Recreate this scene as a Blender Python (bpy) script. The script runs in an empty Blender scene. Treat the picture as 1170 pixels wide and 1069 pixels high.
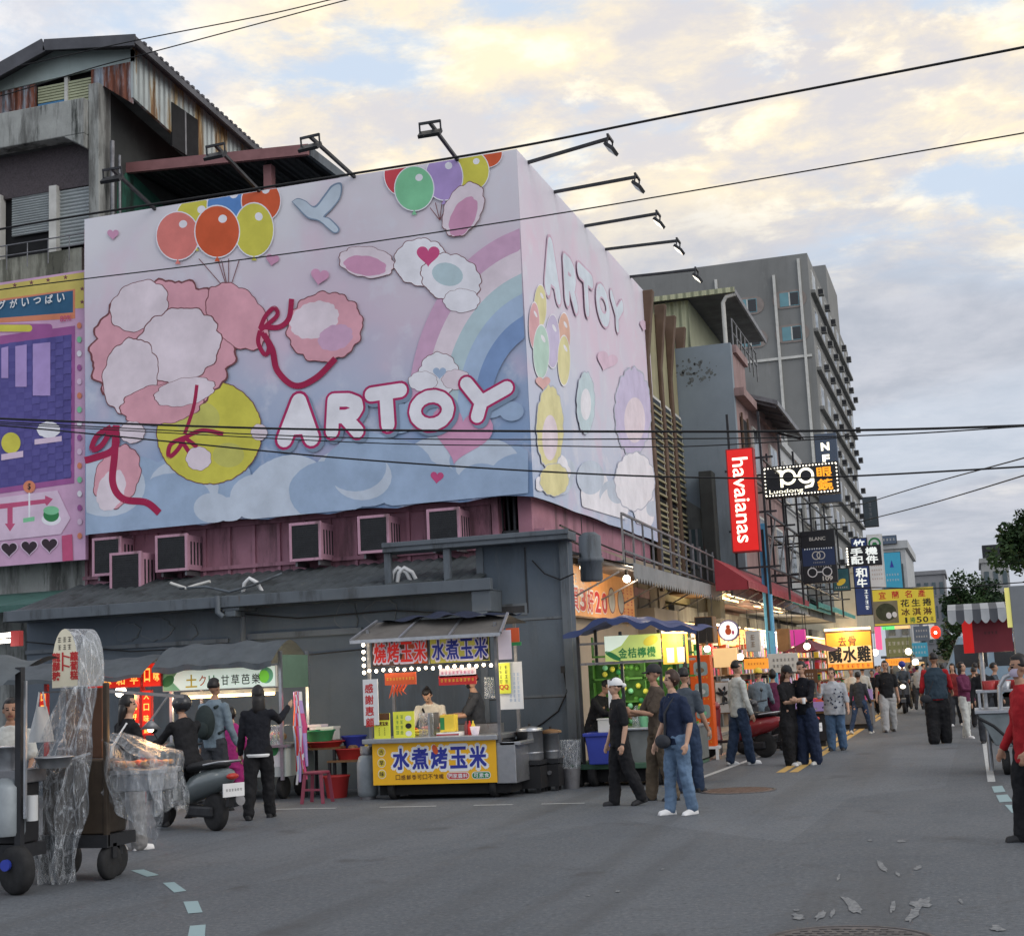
import bpy, bmesh, math, random
from math import sin, cos, pi, radians, sqrt, atan2
from mathutils import Vector, Matrix
random.seed(7)
SC = bpy.context.scene
COL = SC.collection
# ---------------------------------------------------------------- camera (world: X along the facade, Y down the street, Z up)
W0, H0, FPX, EYE = 1170.0, 1069.0, 1631.6, 1.65
YAW, PIT, ROL = radians(17.375), radians(8.445), radians(-2.693)
_f = Vector((-sin(YAW)*cos(PIT), cos(YAW)*cos(PIT), sin(PIT)))
_r = Vector((cos(YAW), sin(YAW), 0)); _u = _r.cross(_f)
CR = cos(ROL)*_r + sin(ROL)*_u; CU = -sin(ROL)*_r + cos(ROL)*_u; CF = _f
cam = bpy.data.objects.new('camera', bpy.data.cameras.new('camera')); COL.objects.link(cam)
cam.matrix_world = Matrix(((CR.x, CU.x, -CF.x, 0), (CR.y, CU.y, -CF.y, 0), (CR.z, CU.z, -CF.z, EYE), (0, 0, 0, 1)))
cam.data.sensor_fit = 'HORIZONTAL'; cam.data.sensor_width = 36; cam.data.lens = FPX/W0*36
cam.data.clip_start = .1; cam.data.clip_end = 3000
SC.camera = cam
SC.view_settings.view_transform = 'Standard'; SC.view_settings.look = 'None'; SC.view_settings.gamma = 1
SC.view_settings.exposure = 0.0
# ---------------------------------------------------------------- node helper
def N(nt, typ, props=None, **ins):
    n = nt.nodes.new(typ)
    for k, v in (props or {}).items(): setattr(n, k, v)
    for k, v in ins.items():
        s = n.inputs[int(k[1:])] if k[0] == 'i' and k[1:].isdigit() else n.inputs[k.replace('_', ' ')]
        if isinstance(v, bpy.types.NodeSocket): nt.links.new(v, s)
        else:
            if s.type == 'RGBA' and len(v) == 3: v = (*v, 1)
            s.default_value = v
    return n
def Math(nt, op, a, b=0.0, clamp=False): return N(nt, 'ShaderNodeMath', dict(operation=op, use_clamp=clamp), i0=a, i1=b).outputs[0]
def Mix(nt, fac, a, b, mode='MIX'): return N(nt, 'ShaderNodeMix', dict(data_type='RGBA', blend_type=mode), i0=fac, i6=a, i7=b).outputs[2]
def Ramp(nt, fac, lo, hi): return N(nt, 'ShaderNodeMapRange', dict(interpolation_type='SMOOTHSTEP'), Value=fac, From_Min=lo, From_Max=hi).outputs[0]
def S(*c):   # sRGB 0-255 -> linear
    return tuple(((v/255+.055)/1.055)**2.4 if v > 10 else v/255/12.92 for v in c)
# ---------------------------------------------------------------- world: dusk sky with broken cloud
SUN_EL, SUN_AZ = radians(32), radians(64)      # sun off to the right, behind the camera, veiled by cloud
wd = bpy.data.worlds.new('World'); SC.world = wd; wd.use_nodes = True
nt = wd.node_tree; nt.nodes.clear()
sky = N(nt, 'ShaderNodeTexSky', dict(sky_type='NISHITA', sun_disc=False, sun_elevation=SUN_EL, sun_rotation=radians(116), air_density=1.2, dust_density=2.0))
tc = N(nt, 'ShaderNodeTexCoord').outputs['Generated']
sx = N(nt, 'ShaderNodeSeparateXYZ', Vector=tc)
zc = Math(nt, 'MAXIMUM', sx.outputs[2], 0.0)
den = Math(nt, 'ADD', zc, 0.13)
pl = N(nt, 'ShaderNodeCombineXYZ', X=Math(nt, 'DIVIDE', sx.outputs[0], den), Y=Math(nt, 'DIVIDE', sx.outputs[1], den), Z=0.0).outputs[0]
def cn(off, sc, det, ro, di): return N(nt, 'ShaderNodeTexNoise', None, Vector=N(nt, 'ShaderNodeVectorMath', dict(operation='ADD'), i0=pl, i1=off).outputs[0], Scale=sc, Detail=det, Roughness=ro, Distortion=di).outputs[0]
n1 = cn((.35, .2, 0), 1.35, 12.0, .58, .25)
n2 = cn((7.3, 2.1, 0), 3.0, 12.0, .66, .3)
n3 = cn((-3.3, 9.1, 0), .9, 5.0, .5, .0)
n4 = cn((1.3, -4.1, 0), 6.5, 8.0, .6, .2)
el = Ramp(nt, Math(nt, 'ADD', sx.outputs[2], Math(nt, 'MULTIPLY', Math(nt, 'SUBTRACT', n3, .5), .35)), .22, .34)   # high in the frame: broken cloud catching warm light
puff_ = Math(nt, 'ADD', Math(nt, 'MULTIPLY', n1, .82), Math(nt, 'MULTIPLY', n2, .18))
blue = Mix(nt, .2, (7.2, 8.3, 9.8), sky.outputs[0])
tone = Math(nt, 'ADD', Math(nt, 'MULTIPLY', n2, .6), Math(nt, 'MULTIPLY', n4, .4))
warm = Mix(nt, Ramp(nt, tone, .42, .60), (7.2, 7.0, 7.2), (10.6, 9.2, 6.8))
warm = Mix(nt, Ramp(nt, n4, .52, .68), warm, (11.6, 10.6, 8.6))
white_ = Mix(nt, Ramp(nt, tone, .38, .6), (6.8, 7.0, 7.7), (10.6, 10.3, 10.0))
cream = Mix(nt, Ramp(nt, Math(nt, 'ADD', sx.outputs[0], Math(nt, 'MULTIPLY', n3, .2)), -.42, -.30), white_, warm)
hi = Mix(nt, Ramp(nt, puff_, .43, .50), blue, cream)
grey = Mix(nt, Ramp(nt, tone, .36, .62), (4.7, 5.05, 5.8), (6.0, 6.2, 6.85))
grey = Mix(nt, Ramp(nt, puff_, .55, .66), grey, (7.7, 7.6, 7.6))
lowmix = Mix(nt, Ramp(nt, n3, .46, .62), grey, Mix(nt, .35, grey, blue))
allc = Mix(nt, el, lowmix, hi)
hz = Ramp(nt, sx.outputs[2], .0, .10)
allc = Mix(nt, hz, (5.2, 5.6, 6.3), allc)
behind = Ramp(nt, sx.outputs[1], .1, -.5)                 # open bright sky behind the camera
allc = Mix(nt, behind, allc, (7.6, 8.2, 9.3))
rside = Math(nt, 'MULTIPLY', Ramp(nt, sx.outputs[0], .35, .8), Ramp(nt, sx.outputs[2], -.02, .1))     # the open west side, right of the view, is the brightest
allc = Mix(nt, rside, allc, (12.0, 11.8, 11.8))
below = Ramp(nt, sx.outputs[2], -.02, -.06)
allc = Mix(nt, below, allc, (.9, .9, .95))
bg = N(nt, 'ShaderNodeBackground', None, Color=allc, Strength=.105)
nt.links.new(bg.outputs[0], N(nt, 'ShaderNodeOutputWorld').inputs[0])
sl = bpy.data.lights.new('sun', 'SUN'); sl.energy = .8; sl.angle = radians(36); sl.color = (1, .96, .92)
sun = bpy.data.objects.new('sun', sl); COL.objects.link(sun)
sd = Vector((sin(SUN_AZ)*cos(SUN_EL), -cos(SUN_AZ)*cos(SUN_EL), sin(SUN_EL)))
sun.rotation_euler = sd.to_track_quat('Z', 'Y').to_euler()
# ---------------------------------------------------------------- measuring: where a sight line of the survey photo meets a plane
def ray(x, y): return CR*((x-W0/2)/FPX) - CU*((y-H0/2)/FPX) + CF
def PY(x, y, Y): d = ray(x, y); return d*(Y/d.y) + Vector((0, 0, EYE))
def PX(x, y, X): d = ray(x, y); return d*(X/d.x) + Vector((0, 0, EYE))
def G(x, y, z=0.0): d = ray(x, y); return d*((z-EYE)/d.z) + Vector((0, 0, EYE))
def pxm(Y): return (PY(600, 760, Y)-PY(601, 760, Y)).length   # metres per survey pixel at depth Y
# ---------------------------------------------------------------- materials
MATS = {}
def mat(name, col, rough=.75, metal=0.0, var=.22, vs=1.6, bump=.0, bs=30.0, streak=None, wave=None, emis=0.0, ecol=None, spec=.35, coat=0.0, fine=0.0):
    if name in MATS: return MATS[name]
    m = bpy.data.materials.new(name); m.use_nodes = True; nt = m.node_tree; nt.nodes.clear()
    tc = N(nt, 'ShaderNodeTexCoord').outputs['Object']
    c = N(nt, 'ShaderNodeRGB'); c.outputs[0].default_value = (*col[:3], 1); c = c.outputs[0]
    r = rough
    if var:
        nz = N(nt, 'ShaderNodeTexNoise', None, Vector=tc, Scale=vs, Detail=7.0, Roughness=.62).outputs[0]
        k = N(nt, 'ShaderNodeMapRange', None, Value=nz, From_Min=.25, From_Max=.75, To_Min=1-var, To_Max=1+var*.7).outputs[0]
        c = N(nt, 'ShaderNodeVectorMath', dict(operation='SCALE'), i0=c, Scale=k).outputs[0]
        r = N(nt, 'ShaderNodeMapRange', None, Value=nz, From_Min=.3, From_Max=.7, To_Min=min(1, rough+.1), To_Max=max(.05, rough-.12)).outputs[0]
    if fine:
        nf = N(nt, 'ShaderNodeTexNoise', None, Vector=tc, Scale=140.0, Detail=3.0).outputs[0]
        k = N(nt, 'ShaderNodeMapRange', None, Value=nf, From_Min=.3, From_Max=.7, To_Min=1-fine, To_Max=1+fine).outputs[0]
        c = N(nt, 'ShaderNodeVectorMath', dict(operation='SCALE'), i0=c, Scale=k).outputs[0]
    if streak:   # (colour, lo, hi, scale) runs of rust, soot or mould down a surface
        for (sc_, lo, hi, s) in (streak if isinstance(streak, list) else [streak]):
            mp = N(nt, 'ShaderNodeMapping', None, Vector=tc, Scale=(s, s, s*.16)).outputs[0]
            nz = N(nt, 'ShaderNodeTexNoise', None, Vector=mp, Scale=1.0, Detail=8.0, Roughness=.7).outputs[0]
            c = Mix(nt, Ramp(nt, nz, lo, hi), c, sc_)
    p = N(nt, 'ShaderNodeBsdfPrincipled', None, Base_Color=c, Roughness=r, Metallic=metal, Specular_IOR_Level=spec, Coat_Weight=coat)
    b = None
    if wave:     # (axis, period) corrugation
        ax, per = wave
        wv = N(nt, 'ShaderNodeTexWave', dict(bands_direction=ax, wave_profile='SIN'), Vector=tc, Scale=1/per*.314).outputs[1]
        b = N(nt, 'ShaderNodeBump', None, Height=wv, Strength=.9, Distance=per*.35).outputs[0]
    if bump:
        nz = N(nt, 'ShaderNodeTexNoise', None, Vector=tc, Scale=bs, Detail=6.0, Roughness=.6).outputs[0]
        kw = dict(Height=nz, Strength=bump, Distance=.02)
        if b: kw['Normal'] = b
        b = N(nt, 'ShaderNodeBump', None, **kw).outputs[0]
    if b: nt.links.new(b, p.inputs['Normal'])
    if emis:
        p.inputs['Emission Color'].default_value = (*(ecol or col)[:3], 1)
        if ecol is None: nt.links.new(c, p.inputs['Emission Color'])
        p.inputs['Emission Strength'].default_value = emis
    nt.links.new(p.outputs[0], N(nt, 'ShaderNodeOutputMaterial').inputs[0])
    MATS[name] = m
    return m
def mm(m):      # a material, a registered name, or a colour triple
    if isinstance(m, str): return MATS[m]
    if isinstance(m, tuple):
        k = 'paint_%02x%02x%02x' % tuple(int(round(v*255)) for v in [max(0, min(1, x))**.45 for x in m[:3]])
        return mat(k, m, .6, var=.12, vs=3)
    return m
def lit(name, col, e): return mat(name, col, .5, var=0.06, vs=5, emis=e)
# ---------------------------------------------------------------- mesh builder
class Fr:       # a flat frame: origin, right, up; n points at the viewer
    def __init__(s, o, r, u): s.o, s.r, s.u = Vector(o), Vector(r).normalized(), Vector(u).normalized(); s.n = s.r.cross(s.u)
    def __call__(s, a, b, w=0.0): return s.o + s.r*a + s.u*b + s.n*w
def FX(x, y, z): return Fr((x, y, z), (1, 0, 0), (0, 0, 1))     # faces the camera (-Y)
def FS(x, y, z): return Fr((x, y, z), (0, 1, 0), (0, 0, 1))     # faces the street (+X)
def turned(x, y, z, deg):                                       # faces -Y turned by deg towards +X
    a = radians(deg); return Fr((x, y, z), (cos(a), sin(a), 0), (0, 0, 1))
OFF = {}
_txt = {}
def text_mesh(s, bold):
    k = (s, bold)
    if k not in _txt:
        c = bpy.data.curves.new('lettering', 'FONT'); c.body = s; c.resolution_u = 4; c.offset = bold
        o = bpy.data.objects.new('lettering', c); COL.objects.link(o)
        bpy.context.view_layer.update()
        me = bpy.data.meshes.new_from_object(o.evaluated_get(bpy.context.evaluated_depsgraph_get()))
        V = [v.co.copy() for v in me.vertices]; F = [tuple(p.vertices) for p in me.polygons]
        bpy.data.objects.remove(o); bpy.data.curves.remove(c); bpy.data.meshes.remove(me)
        xs = [v.x for v in V] or [0, 1]; ys = [v.y for v in V] or [0, 1]
        _txt[k] = (V, F, min(xs), max(xs), min(ys), max(ys))
    return _txt[k]
class MB:
    def __init__(s): s.v = []; s.f = []; s.m = []; s.s = []; s.mats = []
    def mi(s, m):
        m = mm(m)
        if m not in s.mats: s.mats.append(m)
        return s.mats.index(m)
    def add(s, V, F, m, smooth=False):
        b = len(s.v); i = s.mi(m)
        s.v += [Vector(v) for v in V]; s.f += [tuple(b+k for k in f) for f in F]
        s.m += [i]*len(F); s.s += [smooth]*len(F); return s
    def box(s, x0, y0, z0, x1, y1, z1, m):
        x0, x1 = min(x0, x1), max(x0, x1); y0, y1 = min(y0, y1), max(y0, y1); z0, z1 = min(z0, z1), max(z0, z1)
        V = [(x, y, z) for z in (z0, z1) for y in (y0, y1) for x in (x0, x1)]
        return s.add(V, [(0, 2, 3, 1), (4, 5, 7, 6), (0, 1, 5, 4), (2, 6, 7, 3), (0, 4, 6, 2), (1, 3, 7, 5)], m)
    def fbox(s, fr, a0, b0, w0, a1, b1, w1, m):
        V = [fr(a, b, w) for b in (b0, b1) for w in (w0, w1) for a in (a0, a1)]
        return s.add(V, [(0, 2, 3, 1), (4, 5, 7, 6), (0, 1, 5, 4), (2, 6, 7, 3), (0, 4, 6, 2), (1, 3, 7, 5)], m)
    def bar(s, p, q, w, h, m):      # square bar between two points
        p, q = Vector(p), Vector(q); d = (q-p).normalized(); up = Vector((0, 0, 1)) if abs(d.z) < .95 else Vector((0, 1, 0))
        a = d.cross(up).normalized()*w/2; b = a.cross(d).normalized()*h/2
        V = [e+i*a+j*b for e in (p, q) for i, j in ((-1, -1), (1, -1), (1, 1), (-1, 1))]
        return s.add(V, [(3, 2, 1, 0), (4, 5, 6, 7)]+[(k, (k+1) % 4, 4+(k+1) % 4, 4+k) for k in range(4)], m)
    def tube(s, P, R, m, n=8, caps=True):
        P = [Vector(p) for p in P]; R = R if isinstance(R, (list, tuple)) else [R]*len(P)
        V = []; F = []; ref = None
        for i, p in enumerate(P):
            d = (P[min(i+1, len(P)-1)]-P[max(i-1, 0)])
            d = d.normalized() if d.length > 1e-9 else Vector((0, 0, 1))
            if ref is None: ref = Vector((0, 0, 1)) if abs(d.z) < .9 else Vector((1, 0, 0))
            a = (ref-d*ref.dot(d)); a = a.normalized() if a.length > 1e-6 else d.orthogonal().normalized(); ref = a; b = d.cross(a)
            V += [p+R[i]*(cos(2*pi*k/n)*a+sin(2*pi*k/n)*b) for k in range(n)]
        for i in range(len(P)-1):
            F += [(i*n+k, i*n+(k+1) % n, (i+1)*n+(k+1) % n, (i+1)*n+k) for k in range(n)]
        s.add(V, F, m, True)
        if caps: s.add(V[:n], [tuple(range(n))[::-1]], m); s.add(V[-n:], [tuple(range(n))], m)
        return s
    def cyl(s, p, q, r, m, r2=None, n=14): return s.tube([p, q], [r, r if r2 is None else r2], m, n)
    def lathe(s, o, prof, m, n=20, ax=(0, 0, 1)):
        o = Vector(o); ax = Vector(ax).normalized(); a = ax.orthogonal().normalized(); b = ax.cross(a)
        V = []; F = []
        for r, z in prof: V += [o+ax*z+r*(cos(2*pi*k/n)*a+sin(2*pi*k/n)*b) for k in range(n)]
        for i in range(len(prof)-1): F += [(i*n+k, i*n+(k+1) % n, (i+1)*n+(k+1) % n, (i+1)*n+k) for k in range(n)]
        s.add(V, F, m, True)
        if prof[0][0] > 1e-4: s.add(V[:n], [tuple(range(n))[::-1]], m)
        if prof[-1][0] > 1e-4: s.add(V[-n:], [tuple(range(n))], m)
        return s
    def ell(s, c, r, m, nu=14, nv=9, rot=None):
        c = Vector(c); r = (r, r, r) if isinstance(r, (int, float)) else r; V = []; F = []
        for j in range(nv+1):
            t = pi*j/nv
            for k in range(nu):
                p = Vector((r[0]*sin(t)*cos(2*pi*k/nu), r[1]*sin(t)*sin(2*pi*k/nu), -r[2]*cos(t)))
                V.append(c+(rot @ p if rot else p))
        for j in range(nv): F += [(j*nu+k, j*nu+(k+1) % nu, (j+1)*nu+(k+1) % nu, (j+1)*nu+k) for k in range(nu)]
        return s.add(V, F, m, True)
    def prism(s, fr, pts, w0, w1, m):
        n = len(pts)
        ar = sum(pts[i][0]*pts[(i+1) % n][1]-pts[(i+1) % n][0]*pts[i][1] for i in range(n))
        if ar < 0: pts = pts[::-1]
        V = [fr(a, b, w0) for a, b in pts]+[fr(a, b, w1) for a, b in pts]
        return s.add(V, [tuple(range(n))[::-1], tuple(range(n, 2*n))]+[(k, (k+1) % n, n+(k+1) % n, n+k) for k in range(n)], m)
    def poly(s, fr, pts, w, m):
        n = len(pts)
        if n < 3: return s
        ar = sum(pts[i][0]*pts[(i+1) % n][1]-pts[(i+1) % n][0]*pts[i][1] for i in range(n))
        if ar < 0: pts = pts[::-1]
        return s.add([fr(a, b, w) for a, b in pts], [tuple(range(n))], m)
    def grid(s, fn, nu, nv, m, smooth=True):
        V = [fn(i/nu, j/nv) for j in range(nv+1) for i in range(nu+1)]
        F = [(j*(nu+1)+i, j*(nu+1)+i+1, (j+1)*(nu+1)+i+1, (j+1)*(nu+1)+i) for j in range(nv) for i in range(nu)]
        return s.add(V, F, m, smooth)
    def text(s, t, fr, cx, cy, w, h, m, wz=.004, bold=.0, rot=0.0, skew=0.0):
        cjk = ord(t[0]) > 1000; bq = bold if not cjk else .004
        V, F, x0, x1, y0, y1 = text_mesh(t, bq)
        kx = w/max(1e-6, x1-x0); ky = h/max(1e-6, y1-y0); c, sn = cos(radians(rot)), sin(radians(rot)); O = []
        for v in V:
            a = (v.x-(x0+x1)/2)*kx; b = (v.y-(y0+y1)/2)*ky; a += skew*b
            O.append(fr(cx+a*c-b*sn, cy+a*sn+b*c, wz))
        if not cjk or bold < .008: return s.add(O, F, m)
        d = bold*.8*max(w, h); n = 8 if bold > .06 else 4      # heavier strokes: the glyph laid again around itself
        for i in range(n):
            q = fr.r*(d*cos(2*pi*(i+.5)/n))+fr.u*(d*sin(2*pi*(i+.5)/n))+fr.n*(.0002*i); s.add([v+q for v in O], F, m)
        return s
    def vtext(s, t, fr, cx, top, size, step, m, wz=.004, bold=0.0, wf=1.0):   # one character under another
        for i, ch in enumerate(t): s.text(ch, fr, cx, top-step*(i+.5), size*wf*(.55 if ch in 'ilI|1' else 1), size, m, wz, bold)
        return s
    def build(s, name, parent=None, bev=0.0, smooth_mod=None):
        off = OFF.get(parent.name, Vector()) if parent else Vector()
        me = bpy.data.meshes.new(name)
        me.from_pydata([v-off for v in s.v], [], s.f)
        for m in s.mats: me.materials.append(m)
        me.update(); me.polygons.foreach_set('material_index', s.m); me.polygons.foreach_set('use_smooth', s.s)
        me.update()
        o = bpy.data.objects.new(name, me); COL.objects.link(o)
        if parent: o.parent = parent; OFF[o.name] = off
        if bev:
            b = o.modifiers.new('edge', 'BEVEL'); b.width = bev; b.segments = 2; b.limit_method = 'ANGLE'; b.angle_limit = radians(50)
        return o
def tag(o, label=None, cat=None, group=None, kind=None):
    if label: o['label'] = label
    if cat: o['category'] = cat
    if group: o['group'] = group
    if kind: o['kind'] = kind
    return o
def thing(name, label, cat, loc=(0, 0, 0), group=None, rotz=0.0, local=False):
    o = bpy.data.objects.new(name, None); COL.objects.link(o); o.location = Vector(loc); o.empty_display_size = .2
    OFF[o.name] = Vector() if local else Vector(loc)
    o.rotation_euler.z = rotz
    return tag(o, label, cat, group)
def copy_tree(o, parent=None):
    c = o.copy(); COL.objects.link(c); c.parent = parent
    for ch in [x for x in COL.objects if x.parent == o]: copy_tree(ch, c)
    return c
def ellipse(cx, cy, rx, ry, n=28, rot=0.0):
    c, s_ = cos(radians(rot)), sin(radians(rot))
    return [(cx+rx*cos(2*pi*k/n)*c-ry*sin(2*pi*k/n)*s_, cy+rx*cos(2*pi*k/n)*s_+ry*sin(2*pi*k/n)*c) for k in range(n)]
def rrect(x0, y0, x1, y1, r, n=5):
    P = []
    for cx, cy, a in ((x1-r, y1-r, 0), (x0+r, y1-r, 90), (x0+r, y0+r, 180), (x1-r, y0+r, 270)):
        P += [(cx+r*cos(radians(a+90*k/n)), cy+r*sin(radians(a+90*k/n))) for k in range(n+1)]
    return P
def lamp(name, loc, energy, col=(1, .8, .55), size=.15, parent=None):
    l = bpy.data.lights.new(name, 'POINT'); l.energy = energy*1.45; l.color = col; l.shadow_soft_size = size
    o = bpy.data.objects.new(name, l); COL.objects.link(o); o.location = Vector(loc)
    if parent: o.parent = parent; o.location = Vector(loc)-OFF.get(parent.name, Vector())
    return o
# ================================================================ shared materials
mat('steel', (.42, .43, .45), .38, .85, var=.25, vs=6, bump=.1)
mat('dull_steel', (.2, .2, .21), .5, .6, var=.35, vs=5, bump=.1, streak=((.09, .05, .03), .6, .75, 5))
mat('dark_metal', (.035, .036, .04), .5, .4, var=.3, vs=5)
mat('black', (.018, .018, .02), .6, var=.2)
mat('rubber', (.02, .02, .021), .8, var=.3, vs=9)
mat('white', (.72, .72, .72), .55, var=.12, vs=3)
mat('offwhite', (.58, .57, .53), .65, var=.2, vs=3)
mat('glass', (.05, .08, .09), .12, var=.2, spec=.7)
mat('dark_glass', (.012, .014, .016), .15, var=.3, spec=.6)
mat('dark_inside', (.012, .012, .013), .9, var=.3)
mat('wire', (.008, .008, .009), .6, var=0)
mat('red_plastic', (.38, .03, .03), .45, var=.2)
mat('blue_plastic', (.03, .05, .32), .45, var=.2)
mat('green_plastic', (.04, .28, .12), .45, var=.2)
mat('wood', (.2, .11, .05), .6, var=.35, vs=3, streak=((.08, .04, .02), .5, .75, 6))
mat('tarp', (.085, .098, .108), .7, var=.3, vs=2.5, bump=.25, bs=9, streak=((.07, .075, .08), .55, .8, 2))
mat('blue_tarp', (.03, .05, .16), .5, var=.3, vs=3, bump=.4, bs=12)
mat('yellow_ink', (.75, .55, .06), .6, var=.12)
mat('red_ink', (.55, .03, .03), .6, var=.12)
mat('blue_ink', (.03, .04, .30), .6, var=.1)
mat('green_ink', (.03, .22, .07), .6, var=.1)
mat('black_ink', (.02, .02, .02), .6, var=.1)
mat('white_ink', (.78, .78, .78), .6, var=.06)
lit('tube_warm', S(255, 214, 140), 5.0)
lit('tube_white', S(255, 246, 232), 5.0)
lit('bulb', S(255, 236, 205), 9.0)
lit('led_white', S(255, 246, 225), 2.2)
# ================================================================ ground
m = bpy.data.materials.new('asphalt'); m.use_nodes = True; nt = m.node_tree; nt.nodes.clear(); MATS['asphalt'] = m
tc = N(nt, 'ShaderNodeTexCoord').outputs['Object']
big = N(nt, 'ShaderNodeTexNoise', None, Vector=N(nt, 'ShaderNodeMapping', None, Vector=tc, Scale=(1, .45, 1)).outputs[0], Scale=.55, Detail=6.0, Roughness=.6).outputs[0]
mid = N(nt, 'ShaderNodeTexNoise', None, Vector=tc, Scale=3.2, Detail=8.0, Roughness=.7).outputs[0]
fin = N(nt, 'ShaderNodeTexNoise', None, Vector=tc, Scale=85.0, Detail=4.0, Roughness=.7).outputs[0]
c = Mix(nt, Ramp(nt, big, .3, .7), (.080, .092, .108), (.112, .123, .138))
c = Mix(nt, Ramp(nt, mid, .52, .78), c, (.062, .070, .08))
fi2 = N(nt, 'ShaderNodeTexNoise', None, Vector=tc, Scale=24.0, Detail=5.0, Roughness=.75).outputs[0]
c = Mix(nt, Math(nt, 'MULTIPLY', Ramp(nt, fi2, .5, .68), .8), c, (.18, .19, .20))
c = Mix(nt, Math(nt, 'MULTIPLY', Ramp(nt, fi2, .48, .32), .85), c, (.045, .047, .05))
c = Mix(nt, Ramp(nt, fin, .58, .75), c, (.25, .25, .245))
trk = N(nt, 'ShaderNodeTexNoise', None, Vector=N(nt, 'ShaderNodeMapping', None, Vector=tc, Scale=(1.3, .07, 1)).outputs[0], Scale=1.0, Detail=4.0).outputs[0]
c = Mix(nt, Math(nt, 'MULTIPLY', Ramp(nt, trk, .5, .66), .55), c, (.068, .071, .076))
pat = N(nt, 'ShaderNodeTexVoronoi', None, Vector=N(nt, 'ShaderNodeMapping', None, Vector=tc, Scale=(.16, .085, 1)).outputs[0], Scale=1.0, Randomness=.9).outputs[1]
pv = N(nt, 'ShaderNodeSeparateColor', None, Color=pat).outputs[0]
c = N(nt, 'ShaderNodeVectorMath', dict(operation='SCALE'), i0=c, Scale=N(nt, 'ShaderNodeMapRange', None, Value=pv, To_Min=.82, To_Max=1.14).outputs[0]).outputs[0]
oil = N(nt, 'ShaderNodeTexNoise', None, Vector=tc, Scale=1.1, Detail=3.0).outputs[0]
c = Mix(nt, Math(nt, 'MULTIPLY', Ramp(nt, oil, .63, .74), .6), c, (.05, .05, .053))
vor = N(nt, 'ShaderNodeTexVoronoi', dict(feature='DISTANCE_TO_EDGE'), Vector=N(nt, 'ShaderNodeVectorMath', dict(operation='ADD'), i0=tc, i1=N(nt, 'ShaderNodeVectorMath', dict(operation='SCALE'), i0=N(nt, 'ShaderNodeTexNoise', None, Vector=tc, Scale=1.6, Detail=5.0).outputs[1], Scale=1.1).outputs[0]).outputs[0], Scale=.28).outputs[0]
crk = Math(nt, 'MULTIPLY', Ramp(nt, vor, .012, .003), Ramp(nt, mid, .42, .55))
c = Mix(nt, Math(nt, 'MULTIPLY', crk, .3), c, (.05, .05, .05))
p = N(nt, 'ShaderNodeBsdfPrincipled', None, Base_Color=c, Roughness=N(nt, 'ShaderNodeMapRange', None, Value=mid, From_Min=.3, From_Max=.7, To_Min=.86, To_Max=.66).outputs[0], Specular_IOR_Level=.35)
nt.links.new(N(nt, 'ShaderNodeBump', None, Height=fin, Strength=.5, Distance=.01).outputs[0], p.inputs['Normal'])
nt.links.new(p.outputs[0], N(nt, 'ShaderNodeOutputMaterial').inputs[0])
b = MB(); b.add([(-260, -40, 0), (260, -40, 0), (260, 900, 0), (-260, 900, 0)], [(0, 1, 2, 3)], 'asphalt'); tag(b.build('road'), kind='structure')
mat('pave', (.2, .19, .18), .7, var=.3, vs=2, fine=.2)
b = MB(); b.box(-14, 24.2, 0, -6.25, 34, .1, 'pave'); b.box(-12, 34, 0, -6.25, 130, .1, 'pave'); tag(b.build('pavement', bev=.02), kind='structure')
# painted markings, worn
def paint(name, col, wear):
    m = bpy.data.materials.new(name); m.use_nodes = True; nt = m.node_tree; nt.nodes.clear(); MATS[name] = m
    tc = N(nt, 'ShaderNodeTexCoord').outputs['Object']
    nz = N(nt, 'ShaderNodeTexNoise', None, Vector=tc, Scale=22.0, Detail=8.0, Roughness=.85).outputs[0]
    c = Mix(nt, Ramp(nt, nz, wear, wear+.12), col, (.10, .11, .122))
    p = N(nt, 'ShaderNodeBsdfPrincipled', None, Base_Color=c, Roughness=.75)
    nt.links.new(p.outputs[0], N(nt, 'ShaderNodeOutputMaterial').inputs[0])
paint('paint_white', (.44, .45, .45), .52); paint('paint_yellow', (.52, .33, .10), .60); paint('paint_teal', (.24, .34, .36), .66)
paint('paint_red', (.26, .15, .13), .5); paint('paint_scuff', (.21, .215, .22), .44)
def gquad(b, pts, m, z=.004): b.add([(*G(x, y, z).xy, z) for x, y in pts][::-1], [tuple(range(len(pts)))], m)
FG = Fr((0, 0, 0), (1, 0, 0), (0, 1, 0))
def strip(b, p, q, w, m, z=.004):
    p = Vector((p[0], p[1], z)); q = Vector((q[0], q[1], z)); n = (q-p).normalized().cross(Vector((0, 0, 1)))*w/2
    b.add([p-n, q-n, q+n, p+n][::-1], [(0, 1, 2, 3)], m)
    if (q-p).cross(n).z > 0: pass
b = MB()
for x0, x1 in ((-9.6, -8.66), (-8.0, -7.16), (-6.62, -6.06), (-5.66, -5.06)): b.add([(x0, 18.66, .004), (x1, 18.66, .004), (x1, 18.74, .004), (x0, 18.74, .004)], [(0, 1, 2, 3)], 'paint_white')
strip(b, G(799, 889).xy, G(876, 861).xy, .1, 'paint_white'); strip(b, G(725, 893).xy, G(765, 893).xy, .1, 'paint_white')
strip(b, G(1121, 823).xy, G(1133, 893).xy, .1, 'paint_white')
tag(b.build('edge_line_marking'), kind='structure')
b = MB(); strip(b, G(795, 874).xy, G(860, 848).xy, .12, 'paint_red'); tag(b.build('kerb_line_marking'), kind='structure')
b = MB()
xl = G(882, 888).x; xr = G(897, 888).x
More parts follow.
